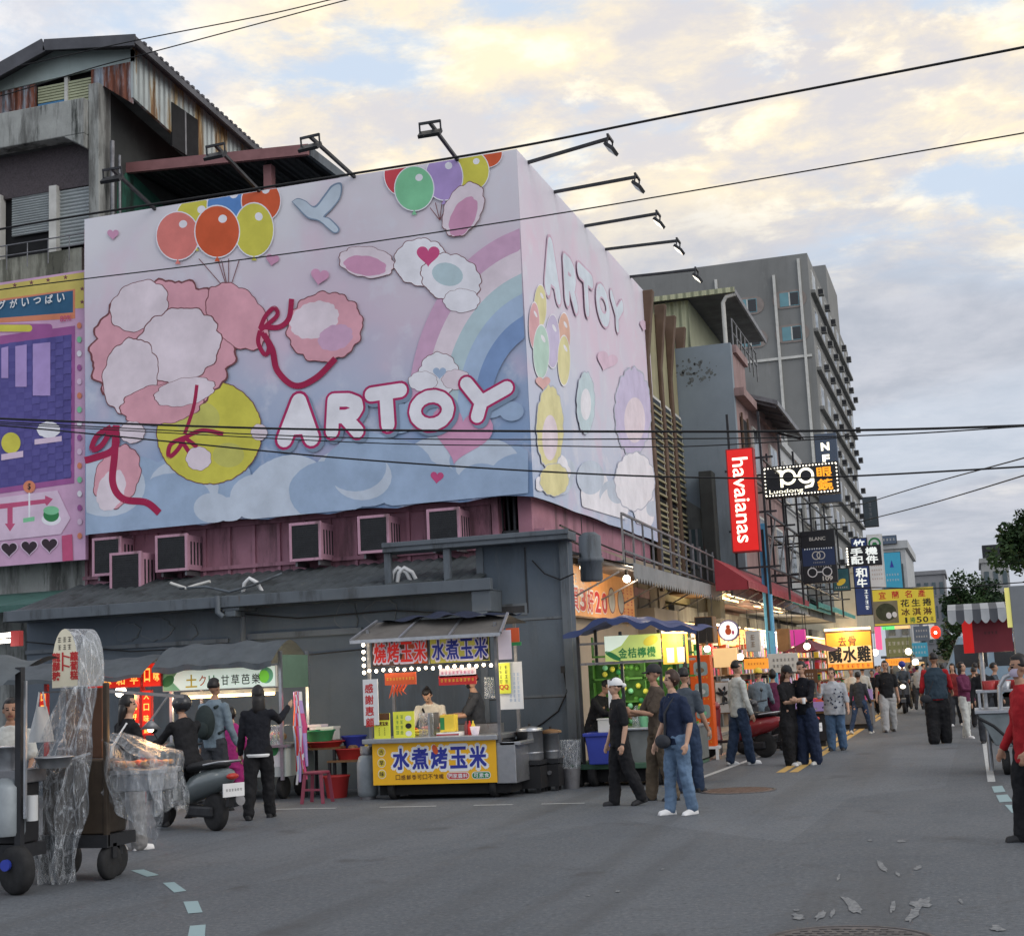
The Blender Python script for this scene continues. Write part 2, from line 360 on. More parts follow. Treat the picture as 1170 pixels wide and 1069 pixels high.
for x in (xl, xr): b.add([(x-.07, 23.4, .004), (x+.07, 23.4, .004), (x+.07, 110, .004), (x-.07, 110, .004)], [(0, 1, 2, 3)], 'paint_yellow')
tag(b.build('centre_line_marking'), kind='structure')
b = MB()
for q in ([(149.5, 993.8), (164, 992.6), (182, 999), (168, 1001)], [(186, 1008), (199, 1007), (213, 1017), (199, 1019)], [(209.5, 1029.5), (226, 1028.5), (231.5, 1041.5), (215, 1043)],
          [(217, 1057), (235, 1055.5), (234, 1071), (214, 1072)], [(1133, 898), (1145, 897), (1149, 904), (1136, 905)], [(1138, 908), (1151, 907), (1157, 915), (1142, 916)], [(1148, 919), (1163, 919), (1172, 927), (1156, 928)]):
    gquad(b, q, 'paint_teal')
tag(b.build('dashed_guide_marking'), kind='structure')
b = MB(); rr = random.Random(3)
for cx, cy, w, a in ((938, 1046, 16, 40), (951, 1044, 10, 60), (974, 1034, 26, -35), (1020, 1036, 12, 80), (1053, 1032, 26, 15), (1042, 1046, 22, 50), (1008, 990, 14, -50), (1026, 999, 8, -40), (958, 1003, 8, 70), (1098, 1030, 8, -45), (1140, 1061, 16, -10), (912, 1048, 14, -10), (1048, 992, 9, 20), (910, 1040, 6, 0), (706, 1018, 5, 0), (672, 1023, 4, 0), (757, 993, 4, 0), (994, 960, 5, 0), (1030, 961, 8, 0)):
    P = []; ca, sa = cos(radians(a)), sin(radians(a))
    for k in range(16): t = 2*pi*k/16; r_ = .5+.6*rr.random(); u, v = w*.62*r_*cos(t), w*.27*r_*sin(t); q = G(cx+u*ca+v*sa, cy-u*sa+v*ca); P.append((q.x, q.y))
    b.poly(FG, P, .0045+cx*1e-6, 'paint_scuff')
tag(b.build('paint_residue_marking'), kind='structure')
mat('iron', (.11, .10, .10), .6, .5, var=.4, vs=12, bump=.3); mat('rusty_iron', (.17, .115, .09), .8, .1, var=.4, vs=9, bump=.3)
def manhole(px, py, r, m, label):
    o = G(px, py); t = thing('manhole_cover', label, 'manhole cover', (o.x, o.y, 0))
    b = MB(); b.lathe((o.x, o.y, 0), [(r, 0), (r, .010), (r*.93, .012), (r*.93, .004), (r*.9, .004)], 'iron', 48)
    b.build('rim', t)
    b = MB(); b.lathe((o.x, o.y, .003), [(r*.9, 0), (r*.9, .006), (r*.86, .008), (.001, .008)], m, 48)
    n = int(r*.8/.075)
    for i in range(-n, n+1):
        for j in range(-n, n+1):
            x, y = i*.075+(.037 if j % 2 else 0), j*.075
            if x*x+y*y < (r*.82)**2: b.box(o.x+x-.024, o.y+y-.014, .010, o.x+x+.024, o.y+y+.014, .0155, m)
    b.build('lid', t)
manhole(970, 1076, .53, 'iron', 'dark iron manhole cover at the very bottom of the road beside the paint scuffs')
manhole(843, 903, .53, 'rusty_iron', 'rusty brown manhole cover near the start of the yellow lines')
# ================================================================ corner building: grey shop front below, pink upper storey
YW, YB = 22.3, 23.5
XB = PY(600, 370, YB).x; XW = PY(656, 760, YW).x
mat('grey_wall', (.084, .106, .132), .72, var=.16, vs=.9, bump=.12, bs=20, streak=[((.058, .07, .082), .50, .70, 1.3), ((.115, .135, .155), .58, .74, 2.6)], fine=.06)
mat('grey_trim', (.105, .122, .14), .6, var=.2, vs=1.5, streak=[((.05, .055, .06), .52, .68, 2.5), ((.09, .065, .05), .62, .72, 4)])
mat('pink_wall', (.36, .17, .22), .65, var=.25, vs=1.2, streak=[((.15, .075, .09), .48, .66, 1.6), ((.06, .035, .04), .58, .72, 3)])
mat('pink_ac', (.50, .28, .36), .55, var=.18, vs=3, streak=((.22, .13, .15), .52, .7, 3))
mat('tiles', (.062, .072, .076), .65, var=.4, vs=2, bump=.3, streak=[((.03, .034, .034), .5, .64, 2), ((.10, .105, .10), .6, .72, 3)])
XL = -16.4; ZT = PY(560, 618, YW).z
cb = thing('corner_building', 'grey painted corner shop building with pink upper storey behind the billboard', 'building', (-11, 27, 0))
b = MB()
zg = PY(300, 690, YW-.55).z                       # eaves level
xs = PY(552, 700, YW).x                          # start of the plain right-hand block
b.box(XL, YW, 0, xs, YW+.25, zg+.05, 'grey_wall')
b.box(xs, YW-.04, 0, XW, YW+.25, ZT-.1, 'grey_wall')
b.box(XW-1.2, YW+.25, 0, XW-.9, YW+2.0, ZT-.1, 'grey_wall')
FW = FX(0, YW, 0)
def wz(px, py, Y=YW): p = PY(px, py, Y); return p.x, p.z
# ledges, seams and panel edges
x0, z0 = wz(0, 760); x1, z1 = wz(548, 711)
zl = wz(350, 727)[1]
b.box(wz(285, 730)[0], YW-.07, zl, wz(415, 730)[0], YW, zl+.1, 'grey_trim')
b.box(XL, YW-.05, wz(120, 742)[1], wz(262, 742)[0], YW, wz(120, 742)[1]+.07, 'grey_trim')
for py in (706, 795): zz = wz(620, py)[1]; b.box(xs+.02, YW-.055, zz-.018, XW-.12, YW-.04, zz+.018, 'grey_trim'); b.box(xs+.02, YW-.043, zz-.03, XW-.12, YW-.0405, zz-.018, 'dark_metal')
xa, za = wz(570, 704); xb_, zb = wz(603, 690); b.box(xa, YW-.055, za, xb_, YW-.04, zb+.02, 'grey_trim'); b.box(xa+.04, YW-.058, za+.04, xb_-.04, YW-.054, zb-.02, 'dark_metal')
b.box(wz(601, 660)[0], YW-.052, wz(600, 700)[1], wz(603, 660)[0], YW-.04, ZT-.15, 'dark_metal')
b.box(XW-.13, YW-.09, 0, XW+.012, YW-.04, ZT-.1, 'grey_trim')
b.box(xs-.06, YW-.07, 0, xs+.06, YW-.041, ZT-.1, 'grey_trim')
# left-over mounting plates of old signs
def blob(cx, cy, rx, ry, seed, n=22):
    r = random.Random(seed); x, z = wz(cx, cy); k = pxm(YW)
    return [(x+rx*k*cos(2*pi*i/n)*(1+.22*(r.random()-.5)+.12*sin(3*2*pi*i/n+seed)), z+ry*k*sin(2*pi*i/n)*(1+.22*(r.random()-.5))) for i in range(n)]
for cx, cy, rx, ry, sd_ in ((145, 722, 18, 12, 1), (178, 718, 22, 14, 2), (219, 721, 8, 9, 3), (397, 704, 14, 17, 4), (436, 701, 20, 17, 5)):
    b.prism(FW, blob(cx, cy, rx, ry, sd_), -.001, .022, 'grey_trim')
    b.prism(FW, [(p[0], p[1]) for p in blob(cx, cy, rx*.93, ry*.9, sd_)], .0, .026, 'grey_wall')
b.build('ground_wall', cb)
# lean-to tiled roof with gutter
YE = YW-.6
b = MB(); zr = PY(300, 661, YB+.2).z
def roof(u, v):
    x = XL+(xs+.1-XL)*u; return Vector((x, YE+(YB+.3-YE)*v, zg+.12+(zr-zg)*v+.035*abs(sin(u*pi*42))))
b.grid(roof, 168, 8, 'tiles', False); b.build('lean_to_roof', cb)
b = MB(); xg1 = wz(562, 668, YE)[0]
b.box(XL, YE-.08, zg-.02, xg1, YE+.06, zg+.17, 'grey_trim'); b.box(XL, YE-.06, zg-.02, xg1-.02, YW-.002, zg+.0, 'grey_trim')
for px in (550, 264, 22): x, z = wz(px, 680, YE); b.box(x-.16, YE-.03, z-.26, x+.16, YW-.003, zg-.022, 'grey_trim'); b.box(x-.1, YE-.05, z-.36, x+.1, YE+.3, z-.262, 'grey_trim')
b.build('gutter', cb, bev=.012)
b = MB(); x, z = wz(265, 680, YE-.02)
b.tube([(x-.22, YE-.12, zg+.18), (x-.22, YE-.12, zg-.1), (x-.12, YE-.1, zg-.18)], .05, 'grey_trim'); b.tube([(x+.05, YE+.25, z-.36), (x+.05, YE+.25, z-.75), (x+.09, YW-.06, z-.9)], .055, 'grey_trim')
b.build('downpipe', cb)
# cap beam on posts above the roof
b = MB(); xc = wz(448, 640)[0]
b.box(xc, YW-.42, ZT-.1, XW+.12, YW+.1, ZT+.04, 'grey_trim'); b.box(xc, YW-.45, ZT-.02, XW+.14, YW-.42, ZT+.06, 'grey_trim')
for px in (452, 519): x = wz(px, 650)[0]; b.box(x-.06, YW-.36, zg+.1, x+.06, YW-.26, ZT-.1, 'grey_trim')
b.build('cap_beam', cb, bev=.01)
# pink upper storey
YP = YB+.55; zb0 = zr-.1; zb1 = PY(300, 200, YB).z-.3
b = MB(); xin = PY(572, 600, YP).x
b.box(PY(97, 600, YP).x, YP, zb0, xin, YP+.3, zb1, 'pink_wall')
for k in range(18):
    x = PY(100, 600, YP).x+k*.52
    if x < xin-.1: b.box(x-.03, YP-.05, zb0, x+.03, YP-.001, zb0+1.6, 'pink_wall')
b.box(PY(97, 600, YP).x, YP-.08, zb0+.35, xin, YP-.051, zb0+.42, 'pink_wall'); b.box(PY(97, 600, YP).x, YP-.1, zb0+1.15, xin, YP-.052, zb0+1.25, 'pink_wall')
b.box(xin-.12, YP-.12, zb0, xin, YP-.001, zb1, 'pink_wall')
zm = PY(650, 625, YB).z
b.box(XB-1.3, YP+1.2, zb0, XB-.4, YP+1.3, zb1, 'dark_inside'); b.box(XB-.45, YB+.5, zb0, XB-.2, YB+10.3, zb1, 'pink_wall')
b.bar((XB-.02, YB+.3, zm+.25), (XB-.02, YB+6, zm+.1), .2, .3, 'pink_wall'); b.bar((XB-.1, YB+.3, zm-.28), (XB-.1, YB+9, zm-.4), .2, .2, 'pink_wall')
b.build('upper_wall', cb)
b = MB()
for k in range(6): b.tube([(XB-.95+k*.13, YP+.1+.06*(k % 3), zb0-.1), (XB-.95+k*.13, YP+.1, zb0+1.4)], .03+.012*(k % 2), 'dark_metal', 8)
b.box(XB-1.1, YP+.05, zb0+.62, XB-.1, YP+.09, zb0+.67, 'dark_metal')
b.build('pipe_run', cb)
b = MB(); b.box(-15, YP+.31, zb1-.2, XB-.46, YB+10.3, zb1, 'grey_wall'); b.build('roof_slab', cb)
# loose pipe lagging on the roof
b = MB(); k = pxm(YW)
for (px, py), sd_ in (((455, 655), 0), ((462, 655), 1), ((285, 667), 2)):
    x, z = wz(px, py, YW-.25); b.tube([(x-.15, YW-.2, z-.12), (x-.1, YW-.24, z+.02), (x, YW-.25, z+.1), (x+.12, YW-.2, z+.02), (x+.16, YW-.1, z-.13)], .035, 'white', 8)
b.tube([PY(205, 672, YW-.2), PY(235, 670, YW-.2), PY(262, 676, YW-.35), PY(290, 668, YW-.3), PY(322, 655, YW)], .022, 'grey_trim', 8)
b.tube([PY(195, 666, YW-.1), PY(213, 672, YW-.2), PY(225, 668, YW-.1), PY(240, 664, YW-.1)], .028, 'offwhite', 8)
b.build('lagged_pipe', cb)
for pts in ([(30, 733), (150, 744), (262, 738), (330, 750), (420, 741)], [(262, 700), (340, 706), (450, 697), (545, 702)], [(608, 640), (622, 655), (640, 662), (656, 655)]):
    b = MB(); b.tube([PY(x, y, YW-.09) for x, y in pts], .012, 'black', 6); b.build('wall_cable', cb)
# old window air conditioners
mat('ac_grille', (.02, .021, .023), .6, var=.3, vs=8)
acl = [((106, 616), (137, 655), .5, 'pink window air conditioner under the billboard, leftmost and half hidden by another'), ((126, 633), (160, 675), .9, 'large pink air conditioner sitting lowest on the tiled roof at the far left'),
       ((178, 613), (213, 650), .6, 'pink air conditioner just right of the lowest one under the billboard'), ((331, 599), (366, 638), .6, 'pink window air conditioner under the letters A and R of the billboard'),
       ((409, 591), (444, 629), .6, 'pink window air conditioner between two others under the middle of the billboard'), ((488, 583), (525, 622), .6, 'pink window air conditioner nearest the corner, directly above the cap beam')]
ac0 = None
for (a, c_, dep, lab) in acl:
    Yf = YB+.25-dep*.75+.15
    p = PY(a[0], a[1], Yf); q = PY(c_[0], c_[1], Yf); w, h = q.x-p.x, p.z-q.z; d = .82
    t = thing('air_conditioner', lab, 'air conditioner', (p.x, Yf, q.z), 'air conditioners under the billboard')
    b = MB(); b.box(p.x, Yf+.015, q.z, q.x, Yf+d, p.z, 'pink_ac'); b.box(p.x-.02, Yf, q.z-.02, p.x+.03, Yf+.06, p.z+.02, 'pink_ac'); b.box(q.x-.03, Yf-.001, q.z-.02, q.x+.02, Yf+.06, p.z+.02, 'pink_ac')
    b.box(p.x+.031, Yf, p.z-.03, q.x-.031, Yf+.05, p.z+.02, 'pink_ac'); b.box(p.x+.031, Yf, q.z-.02, q.x-.031, Yf+.05, q.z+.03, 'pink_ac')
    for k in range(4): b.box(q.x+.0, Yf+.15+.12*k, q.z+.1, q.x+.006, Yf+.2+.12*k, p.z-.12, 'dark_metal')
    cs = b.build('casing', t, bev=.012)
    b = MB(); b.box(p.x+.03, Yf+.012, q.z+.03, q.x-.03, Yf+.0149, p.z-.03, 'ac_grille')
    n = 16
    for k in range(n): z = q.z+.04+(h-.08)*k/(n-1); b.box(p.x+.035, Yf+.004, z-.004, q.x-.035, Yf+.012, z+.004, 'dark_metal')
    b.build('grille', cs)
    b = MB(); b.box(p.x+.05, Yf+.1, q.z-.1, p.x+.09, Yf+d, q.z-.001, 'dull_steel'); b.build('bracket', t); b = MB(); b.box(q.x-.09, Yf+.1, q.z-.1, q.x-.05, Yf+d, q.z-.001, 'dull_steel'); b.build('bracket', t)
    b = MB(); b.tube([(q.x+.05, Yf+d-.1, q.z+.2), (q.x+.12, Yf+d-.2, q.z-.05), (q.x+.1, Yf+d-.1, q.z-.3), (q.x-.1, Yf+d, q.z-.35)], .018, 'offwhite', 6); b.build('hose', t)
# ================================================================ billboard: two printed faces on one frame
bz0 = PY(350, 590, YB).z; bzt = PY(350, 210, YB).z
PB = lambda x, y: (PY(x, y, YB).x, PY(x, y, YB).z)
PS = lambda x, y: (PX(x, y, XB).y, PX(x, y, XB).z)
XA = PB(97, 430)[0]; YEnd = PS(747, 470)[0]
zt = (PB(97, 249)[1]+PB(590, 172)[1])/2; zb_ = (PB(97, 613)[1]+PB(608, 566)[1])/2
def printed(name, stops, ax_scale, cl, nsc=.35):
    m = bpy.data.materials.new(name); m.use_nodes = True; nt = m.node_tree; nt.nodes.clear(); MATS[name] = m
    tc = N(nt, 'ShaderNodeTexCoord').outputs['Object']
    sp = N(nt, 'ShaderNodeSeparateXYZ', Vector=tc)
    nz = N(nt, 'ShaderNodeTexNoise', None, Vector=tc, Scale=nsc, Detail=3.0, Roughness=.5).outputs[0]
    nb = N(nt, 'ShaderNodeTexNoise', None, Vector=tc, Scale=1.5, Detail=8.0, Roughness=.62).outputs[0]
    h = N(nt, 'ShaderNodeMapRange', None, Value=sp.outputs[2], From_Min=zb_-3.2, From_Max=zt-3.2).outputs[0]
    h = Math(nt, 'ADD', h, Math(nt, 'MULTIPLY', Math(nt, 'SUBTRACT', nz, .5), .75))
    cr = N(nt, 'ShaderNodeValToRGB', None, Fac=h); e = cr.color_ramp.elements
    e[0].position, e[0].color = stops[0][0], (*stops[0][1], 1); e[1].position, e[1].color = stops[-1][0], (*stops[-1][1], 1)
    for p_, c_ in stops[1:-1]: x = e.new(p_); x.color = (*c_, 1)
    c = Mix(nt, Math(nt, 'MULTIPLY', Ramp(nt, nb, .5, .68), cl), cr.outputs[0], S(216, 216, 226))
    c = Mix(nt, Math(nt, 'MULTIPLY', Ramp(nt, N(nt, 'ShaderNodeTexNoise', None, Vector=tc, Scale=.9, Detail=2.0).outputs[0], .52, .7), .35), c, S(224, 190, 208))
    fold = N(nt, 'ShaderNodeTexNoise', None, Vector=N(nt, 'ShaderNodeMapping', None, Vector=tc, Scale=(.9, .9, .25)).outputs[0], Scale=.8, Detail=2.0).outputs[0]
    p = N(nt, 'ShaderNodeBsdfPrincipled', None, Base_Color=c, Roughness=.5, Specular_IOR_Level=.35)
    nt.links.new(N(nt, 'ShaderNodeBump', None, Height=fold, Strength=.35, Distance=.12).outputs[0], p.inputs['Normal'])
    nt.links.new(p.outputs[0], N(nt, 'ShaderNodeOutputMaterial').inputs[0])
printed('print_front', [(0, S(112, 138, 174)), (.2, S(136, 160, 194)), (.38, S(176, 184, 206)), (.58, S(206, 190, 206)), (.78, S(212, 202, 212)), (1, S(222, 220, 225))], 1, .5)
printed('print_side', [(0, S(176, 190, 214)), (.4, S(206, 208, 222)), (.7, S(218, 200, 216)), (1, S(214, 212, 222))], 1, .6)
bb = thing('billboard', 'huge two sided pastel cloud billboard reading ARTOY wrapped round the building corner', 'billboard', (XB, YB, zb_))
OFF[bb.name] = Vector((XB, YB, 3.2+zb_-zb_)); bb.location = (XB, YB, 3.2)
b = MB()      # steel framing behind the cloth
for x in (XA+.1, XA+3, XA+6, XB-.3): b.box(x-.04, YB+.1, zb_+.1, x+.04, YB+.18, zt-.05, 'dark_metal')
for z in (zb_+.12, zt-.12): b.box(XA+.05, YB+.181, z-.04, XB-.2, YB+.24, z+.04, 'dark_metal'); b.box(XB-.24, YB+.3, z-.04, XB-.18, YEnd-.1, z+.04, 'dark_metal')
b.build('frame', bb)
Q = lambda pts: [PB(x, y) for x, y in pts]
FB = FX(0, YB, 0); FBS = FS(XB, 0, 0)
def clip(P, zmax):
    O = []
    for i in range(len(P)):
        a, c = P[i], P[(i+1) % len(P)]
        if a[1] <= zmax: O.append(a)
        if (a[1] <= zmax) != (c[1] <= zmax): t = (zmax-a[1])/(c[1]-a[1]); O.append((a[0]+(c[0]-a[0])*t, zmax))
    return O
b = MB()
def fpanel(u, v):      # cloth with a slightly sagging lower hem
    sag = .06*abs(sin(u*pi*7))*(1-v)**6; return Vector((XA+(XB-XA)*u, YB+.02*sin(u*19+v*5)*(v*(1-v)*2), zb_+sag+(zt-zb_)*v))
b.box(XA, YB+.04, zb_+.08, XB-.05, YB+.09, zt, 'white'); b.grid(fpanel, 60, 24, 'print_front')
L = [0.024]
def lay(): L[0] += .00005; return L[0]
def art(pts, m, frame=FB, conv=Q, z=None): b.poly(frame, clip(conv(pts), zt-.02), z or lay(), m)
def fluffy(cx, cy, rx, ry, n, seed, rot=0, amp=.1):
    r = random.Random(seed); P = []; M = n*8
    for i in range(M):
        t = 2*pi*i/M; k = 1+amp*(abs(sin(n*t/2+seed))*.6+.4*abs(sin(n*t*.81+seed*2)))-amp*.5+.012*r.random(); x, y = rx*k*cos(t), ry*k*sin(t); ca, sa = cos(radians(rot)), sin(radians(rot)); P.append((cx+x*ca-y*sa, cy+x*sa+y*ca))
    return P
I = lambda n, *c, r=.55: mat('ink_'+n, S(*c), r, var=.2, vs=1.5, spec=.2)
I('coral', 224, 130, 122); I('orange', 214, 96, 58); I('ylw', 212, 204, 84); I('blue', 96, 142, 204); I('red', 206, 74, 84); I('green', 134, 204, 158); I('lilac', 176, 152, 206)
I('outline', 178, 44, 100); I('magenta', 166, 36, 78); I('pink', 222, 164, 176); I('pale', 228, 214, 222); I('cloud', 196, 206, 220); I('cloud2', 160, 180, 206); I('rose', 204, 84, 132); I('brown', 120, 72, 76)
I('mint', 184, 204, 210); I('sky', 170, 190, 216); I('deep', 130, 156, 198); I('dove', 196, 208, 220); I('line', 128, 146, 168); I('paleink', 236, 234, 240); I('heart', 212, 156, 186); I('lemon', 200, 196, 104)
# painted cloud bank
rc = random.Random(11)
for k in range(64):
    x = 105+495*rc.random(); y = 556+40*rc.random()-(x-97)*.085; r = 12+26*rc.random()
    P = [q for q in ellipse(x, y, r*1.25, r, 24) if True]
    P = [(min(max(px, 99), 604+(0)), min(py, 611-(px-97)*.094)) for px, py in P]
    art(P, ['ink_cloud2', 'ink_cloud'][k % 3 == 0])
# rainbow
def arc(cx, cy, r0, r1, a0, a1, n=26, kx=.78): return [(cx+kx*r0*cos(radians(a0+(a1-a0)*i/n)), cy-r0*sin(radians(a0+(a1-a0)*i/n))) for i in range(n+1)]+[(cx+kx*r1*cos(radians(a1-(a1-a0)*i/n)), cy-r1*sin(radians(a1-(a1-a0)*i/n))) for i in range(n+1)]
def inface(P): return [(min(x, 590+(y-172)*.045), y) for x, y in P]
for r0, r1, m in ((214, 190, mat('ink_bow', S(206, 166, 194), .55, var=.12, vs=4)), (190, 164, 'ink_pale'), (164, 142, 'ink_mint'), (142, 118, 'ink_sky'), (118, 94, 'ink_deep')): art(inface(arc(634, 470, r0, r1, 96, 186)), m)
for x, y, r in ((455, 478, 22), (480, 470, 20), (560, 462, 20), (585, 470, 14)): art(inface(ellipse(x, y, r, r*.8)), 'ink_cloud2')
# balloons with their strings
def balloon(cx, cy, rx, ry, m, conv=Q, fr=FB, knot=True):
    art(ellipse(cx, cy, rx*1.05, ry*1.05, 32), 'ink_paleink', fr, conv); art(ellipse(cx, cy, rx, ry, 32), m, fr, conv)
    art(ellipse(cx+rx*.25, cy-ry*.5, rx*.2, ry*.16, 16, -25), 'ink_paleink', fr, conv)
    if knot: art([(cx-3, cy+ry+5), (cx+3, cy+ry+5), (cx, cy+ry-1)], m, fr, conv)
def thread(p, q, m='ink_brown', w=.9, conv=Q, fr=FB):
    dx, dy = q[0]-p[0], q[1]-p[1]; l = sqrt(dx*dx+dy*dy); nx, ny = -dy/l*w/2, dx/l*w/2; art([(p[0]+nx, p[1]+ny), (q[0]+nx, q[1]+ny), (q[0]-nx, q[1]-ny), (p[0]-nx, p[1]-ny)], m, fr, conv)
for p in ((228, 296), (250, 298), (254, 298), (262, 296), (274, 298)): thread(p, (262, 335))
thread((262, 333), (266, 372))
for a in ((225, 254, 24, 28, 'ink_ylw'), (262, 236, 24, 26, 'ink_blue'), (299, 230, 22, 24, 'ink_orange'), (204, 270, 24, 27, 'ink_coral'), (291, 263, 22, 30, 'ink_ylw'), (249, 265, 25, 29, 'ink_orange')): balloon(*a)
for p in ((492, 238), (498, 232), (506, 230), (514, 232)): thread(p, (503, 252))
for a in ((460, 200, 20, 24, 'ink_red'), (556, 176, 18, 16, 'ink_orange'), (540, 196, 19, 22, 'ink_ylw'), (508, 203, 21, 26, 'ink_lilac'), (474, 216, 22, 25, 'ink_green')): balloon(*a)
def curve(P, n=10):
    O = []
    for i in range(len(P)-1):
        a, b_, c_, d = P[max(i-1, 0)], P[i], P[i+1], P[min(i+2, len(P)-1)]
        for k in range(n):
            t = k/n; O.append(tuple(.5*(2*b_[j]+(c_[j]-a[j])*t+(2*a[j]-5*b_[j]+4*c_[j]-d[j])*t*t+(3*b_[j]-a[j]-3*c_[j]+d[j])*t**3) for j in (0, 1)))
    return O+[P[-1]]
# dove
art(curve([(334, 231), (341, 227), (350, 230), (360, 236), (372, 222), (380, 212), (391, 210), (390, 226), (380, 240), (372, 248), (378, 250), (389, 262), (382, 267), (366, 254), (352, 250), (342, 240)], 5), 'ink_line')
art(curve([(335, 231), (341, 228), (350, 231), (361, 238), (373, 224), (381, 214), (389.5, 212), (388.5, 226), (379, 239), (370, 248), (377, 251), (387, 262), (382, 265.5), (366, 252.5), (353, 248.5), (343, 239)], 5), 'ink_dove')
def heart(cx, cy, r, m, rot=0, conv=Q, fr=FB):
    P = []
    for i in range(36):
        t = 2*pi*i/36; x = r*(16*sin(t)**3)/17; y = -r*(13*cos(t)-5*cos(2*t)-2*cos(3*t)-cos(4*t))/17; ca, sa = cos(radians(rot)), sin(radians(rot)); P.append((cx+x*ca-y*sa, cy+x*sa+y*ca))
    art(P, m, fr, conv)
heart(312, 297, 8, 'ink_heart', 10); heart(366, 316, 11, 'ink_heart', 10); heart(527, 494, 38, 'ink_heart', 12); heart(500, 545, 8, 'ink_rose', 5); heart(130, 268, 7, 'ink_heart')
# cotton-candy clouds carried by the balloons, a lemon ball and magenta ribbons
def puff(cx, cy, rx, ry, n, sd_, m, rot=0, amp=.12): art(fluffy(cx, cy, rx*1.03, ry*1.03, n, sd_, rot, amp), 'ink_brown'); art(fluffy(cx, cy, rx, ry, n, sd_, rot, amp), m)
puff(135, 545, 24, 36, 9, 3, 'ink_pink', 20); art(fluffy(128, 560, 15, 24, 8, 4, 20), 'ink_pale')
art(fluffy(240, 494, 60, 59, 22, 8, 0, .02), 'ink_brown'); art(fluffy(240, 494, 59, 58, 22, 8, 0, .02), 'ink_ylw'); art(ellipse(226, 478, 26, 20), 'ink_lemon'); art(ellipse(262, 520, 18, 14), 'ink_lemon')
puff(188, 398, 82, 72, 17, 2, 'ink_pink', -28); puff(272, 362, 28, 42, 9, 6, 'ink_pink', -40); puff(160, 350, 34, 26, 8, 5, 'ink_pale', -30); puff(205, 395, 48, 40, 11, 9, 'ink_pale', -25)
puff(150, 430, 30, 42, 9, 7, 'ink_pale', 12); puff(186, 462, 46, 22, 10, 14, 'ink_pink', -8); puff(212, 448, 34, 15, 9, 15, 'ink_pale', -12)
puff(372, 374, 42, 38, 12, 16, 'ink_pink', -20); art(fluffy(360, 366, 28, 20, 11, 17, -20), 'ink_pale'); art(fluffy(384, 386, 20, 14, 9, 18, -20), 'ink_bow')
def ribbon(P, w, m='ink_magenta'):
    for i in range(len(P)-1):
        (x0_, y0_), (x1_, y1_) = P[i], P[i+1]; dx, dy = x1_-x0_, y1_-y0_; l = sqrt(dx*dx+dy*dy) or 1; nx, ny = -dy/l*w/2, dx/l*w/2; e = .4
        art([(x0_+nx-dx*.04, y0_+ny-dy*.04), (x1_+nx+dx*.06, y1_+ny+dy*.06), (x1_-nx+dx*.06, y1_-ny+dy*.06), (x0_-nx-dx*.04, y0_-ny-dy*.04)], m, z=L[0]+.00004+.000002*i)
    lay()
for P, w in (([(298, 376), (304, 362), (314, 352), (318, 360), (308, 370), (298, 378)], 5), ([(298, 378), (296, 392), (304, 406), (308, 396), (300, 380)], 5), ([(304, 374), (320, 374), (331, 364), (334, 342)], 6), ([(302, 382), (312, 400), (318, 424), (338, 441), (362, 432), (384, 410)], 7),
             ([(128, 488), (112, 498), (106, 514), (118, 508), (128, 490)], 6), ([(128, 488), (134, 504), (128, 516), (106, 524), (98, 526)], 8), ([(134, 486), (132, 520), (130, 552), (142, 570), (168, 574), (183, 586)], 8), ([(226, 440), (222, 466), (212, 496)], 4), ([(212, 500), (196, 508), (194, 522), (204, 514), (212, 500)], 5), ([(212, 500), (226, 512), (222, 522), (210, 506)], 5), ([(212, 500), (232, 492), (256, 496)], 5)):
    ribbon(curve(P), w)
puff(152, 494, 14, 12, 7, 21, 'ink_pale'); puff(228, 524, 14, 13, 7, 22, 'ink_pale'); puff(297, 494, 9, 9, 6, 23, 'ink_pale')
puff(420, 300, 31, 17, 9, 24, 'ink_pale', 8); art(fluffy(418, 304, 24, 11, 7, 25, 8), 'ink_heart'); puff(530, 240, 20, 32, 9, 26, 'ink_pale', 28); art(fluffy(530, 248, 13, 24, 7, 27, 28), 'ink_heart')
puff(482, 300, 30, 26, 10, 28, 'ink_paleink'); puff(516, 318, 34, 26, 11, 29, 'ink_paleink', 20); art(ellipse(512, 314, 18, 13, 20, 15), 'ink_mint'); heart(490, 292, 14, 'ink_rose'); puff(528, 344, 20, 13, 8, 30, 'ink_paleink'); puff(502, 428, 22, 24, 9, 31, 'ink_paleink'); puff(484, 436, 16, 11, 8, 32, 'ink_paleink'); puff(522, 434, 16, 11, 8, 33, 'ink_pale'); heart(503, 426, 8, 'ink_sky')
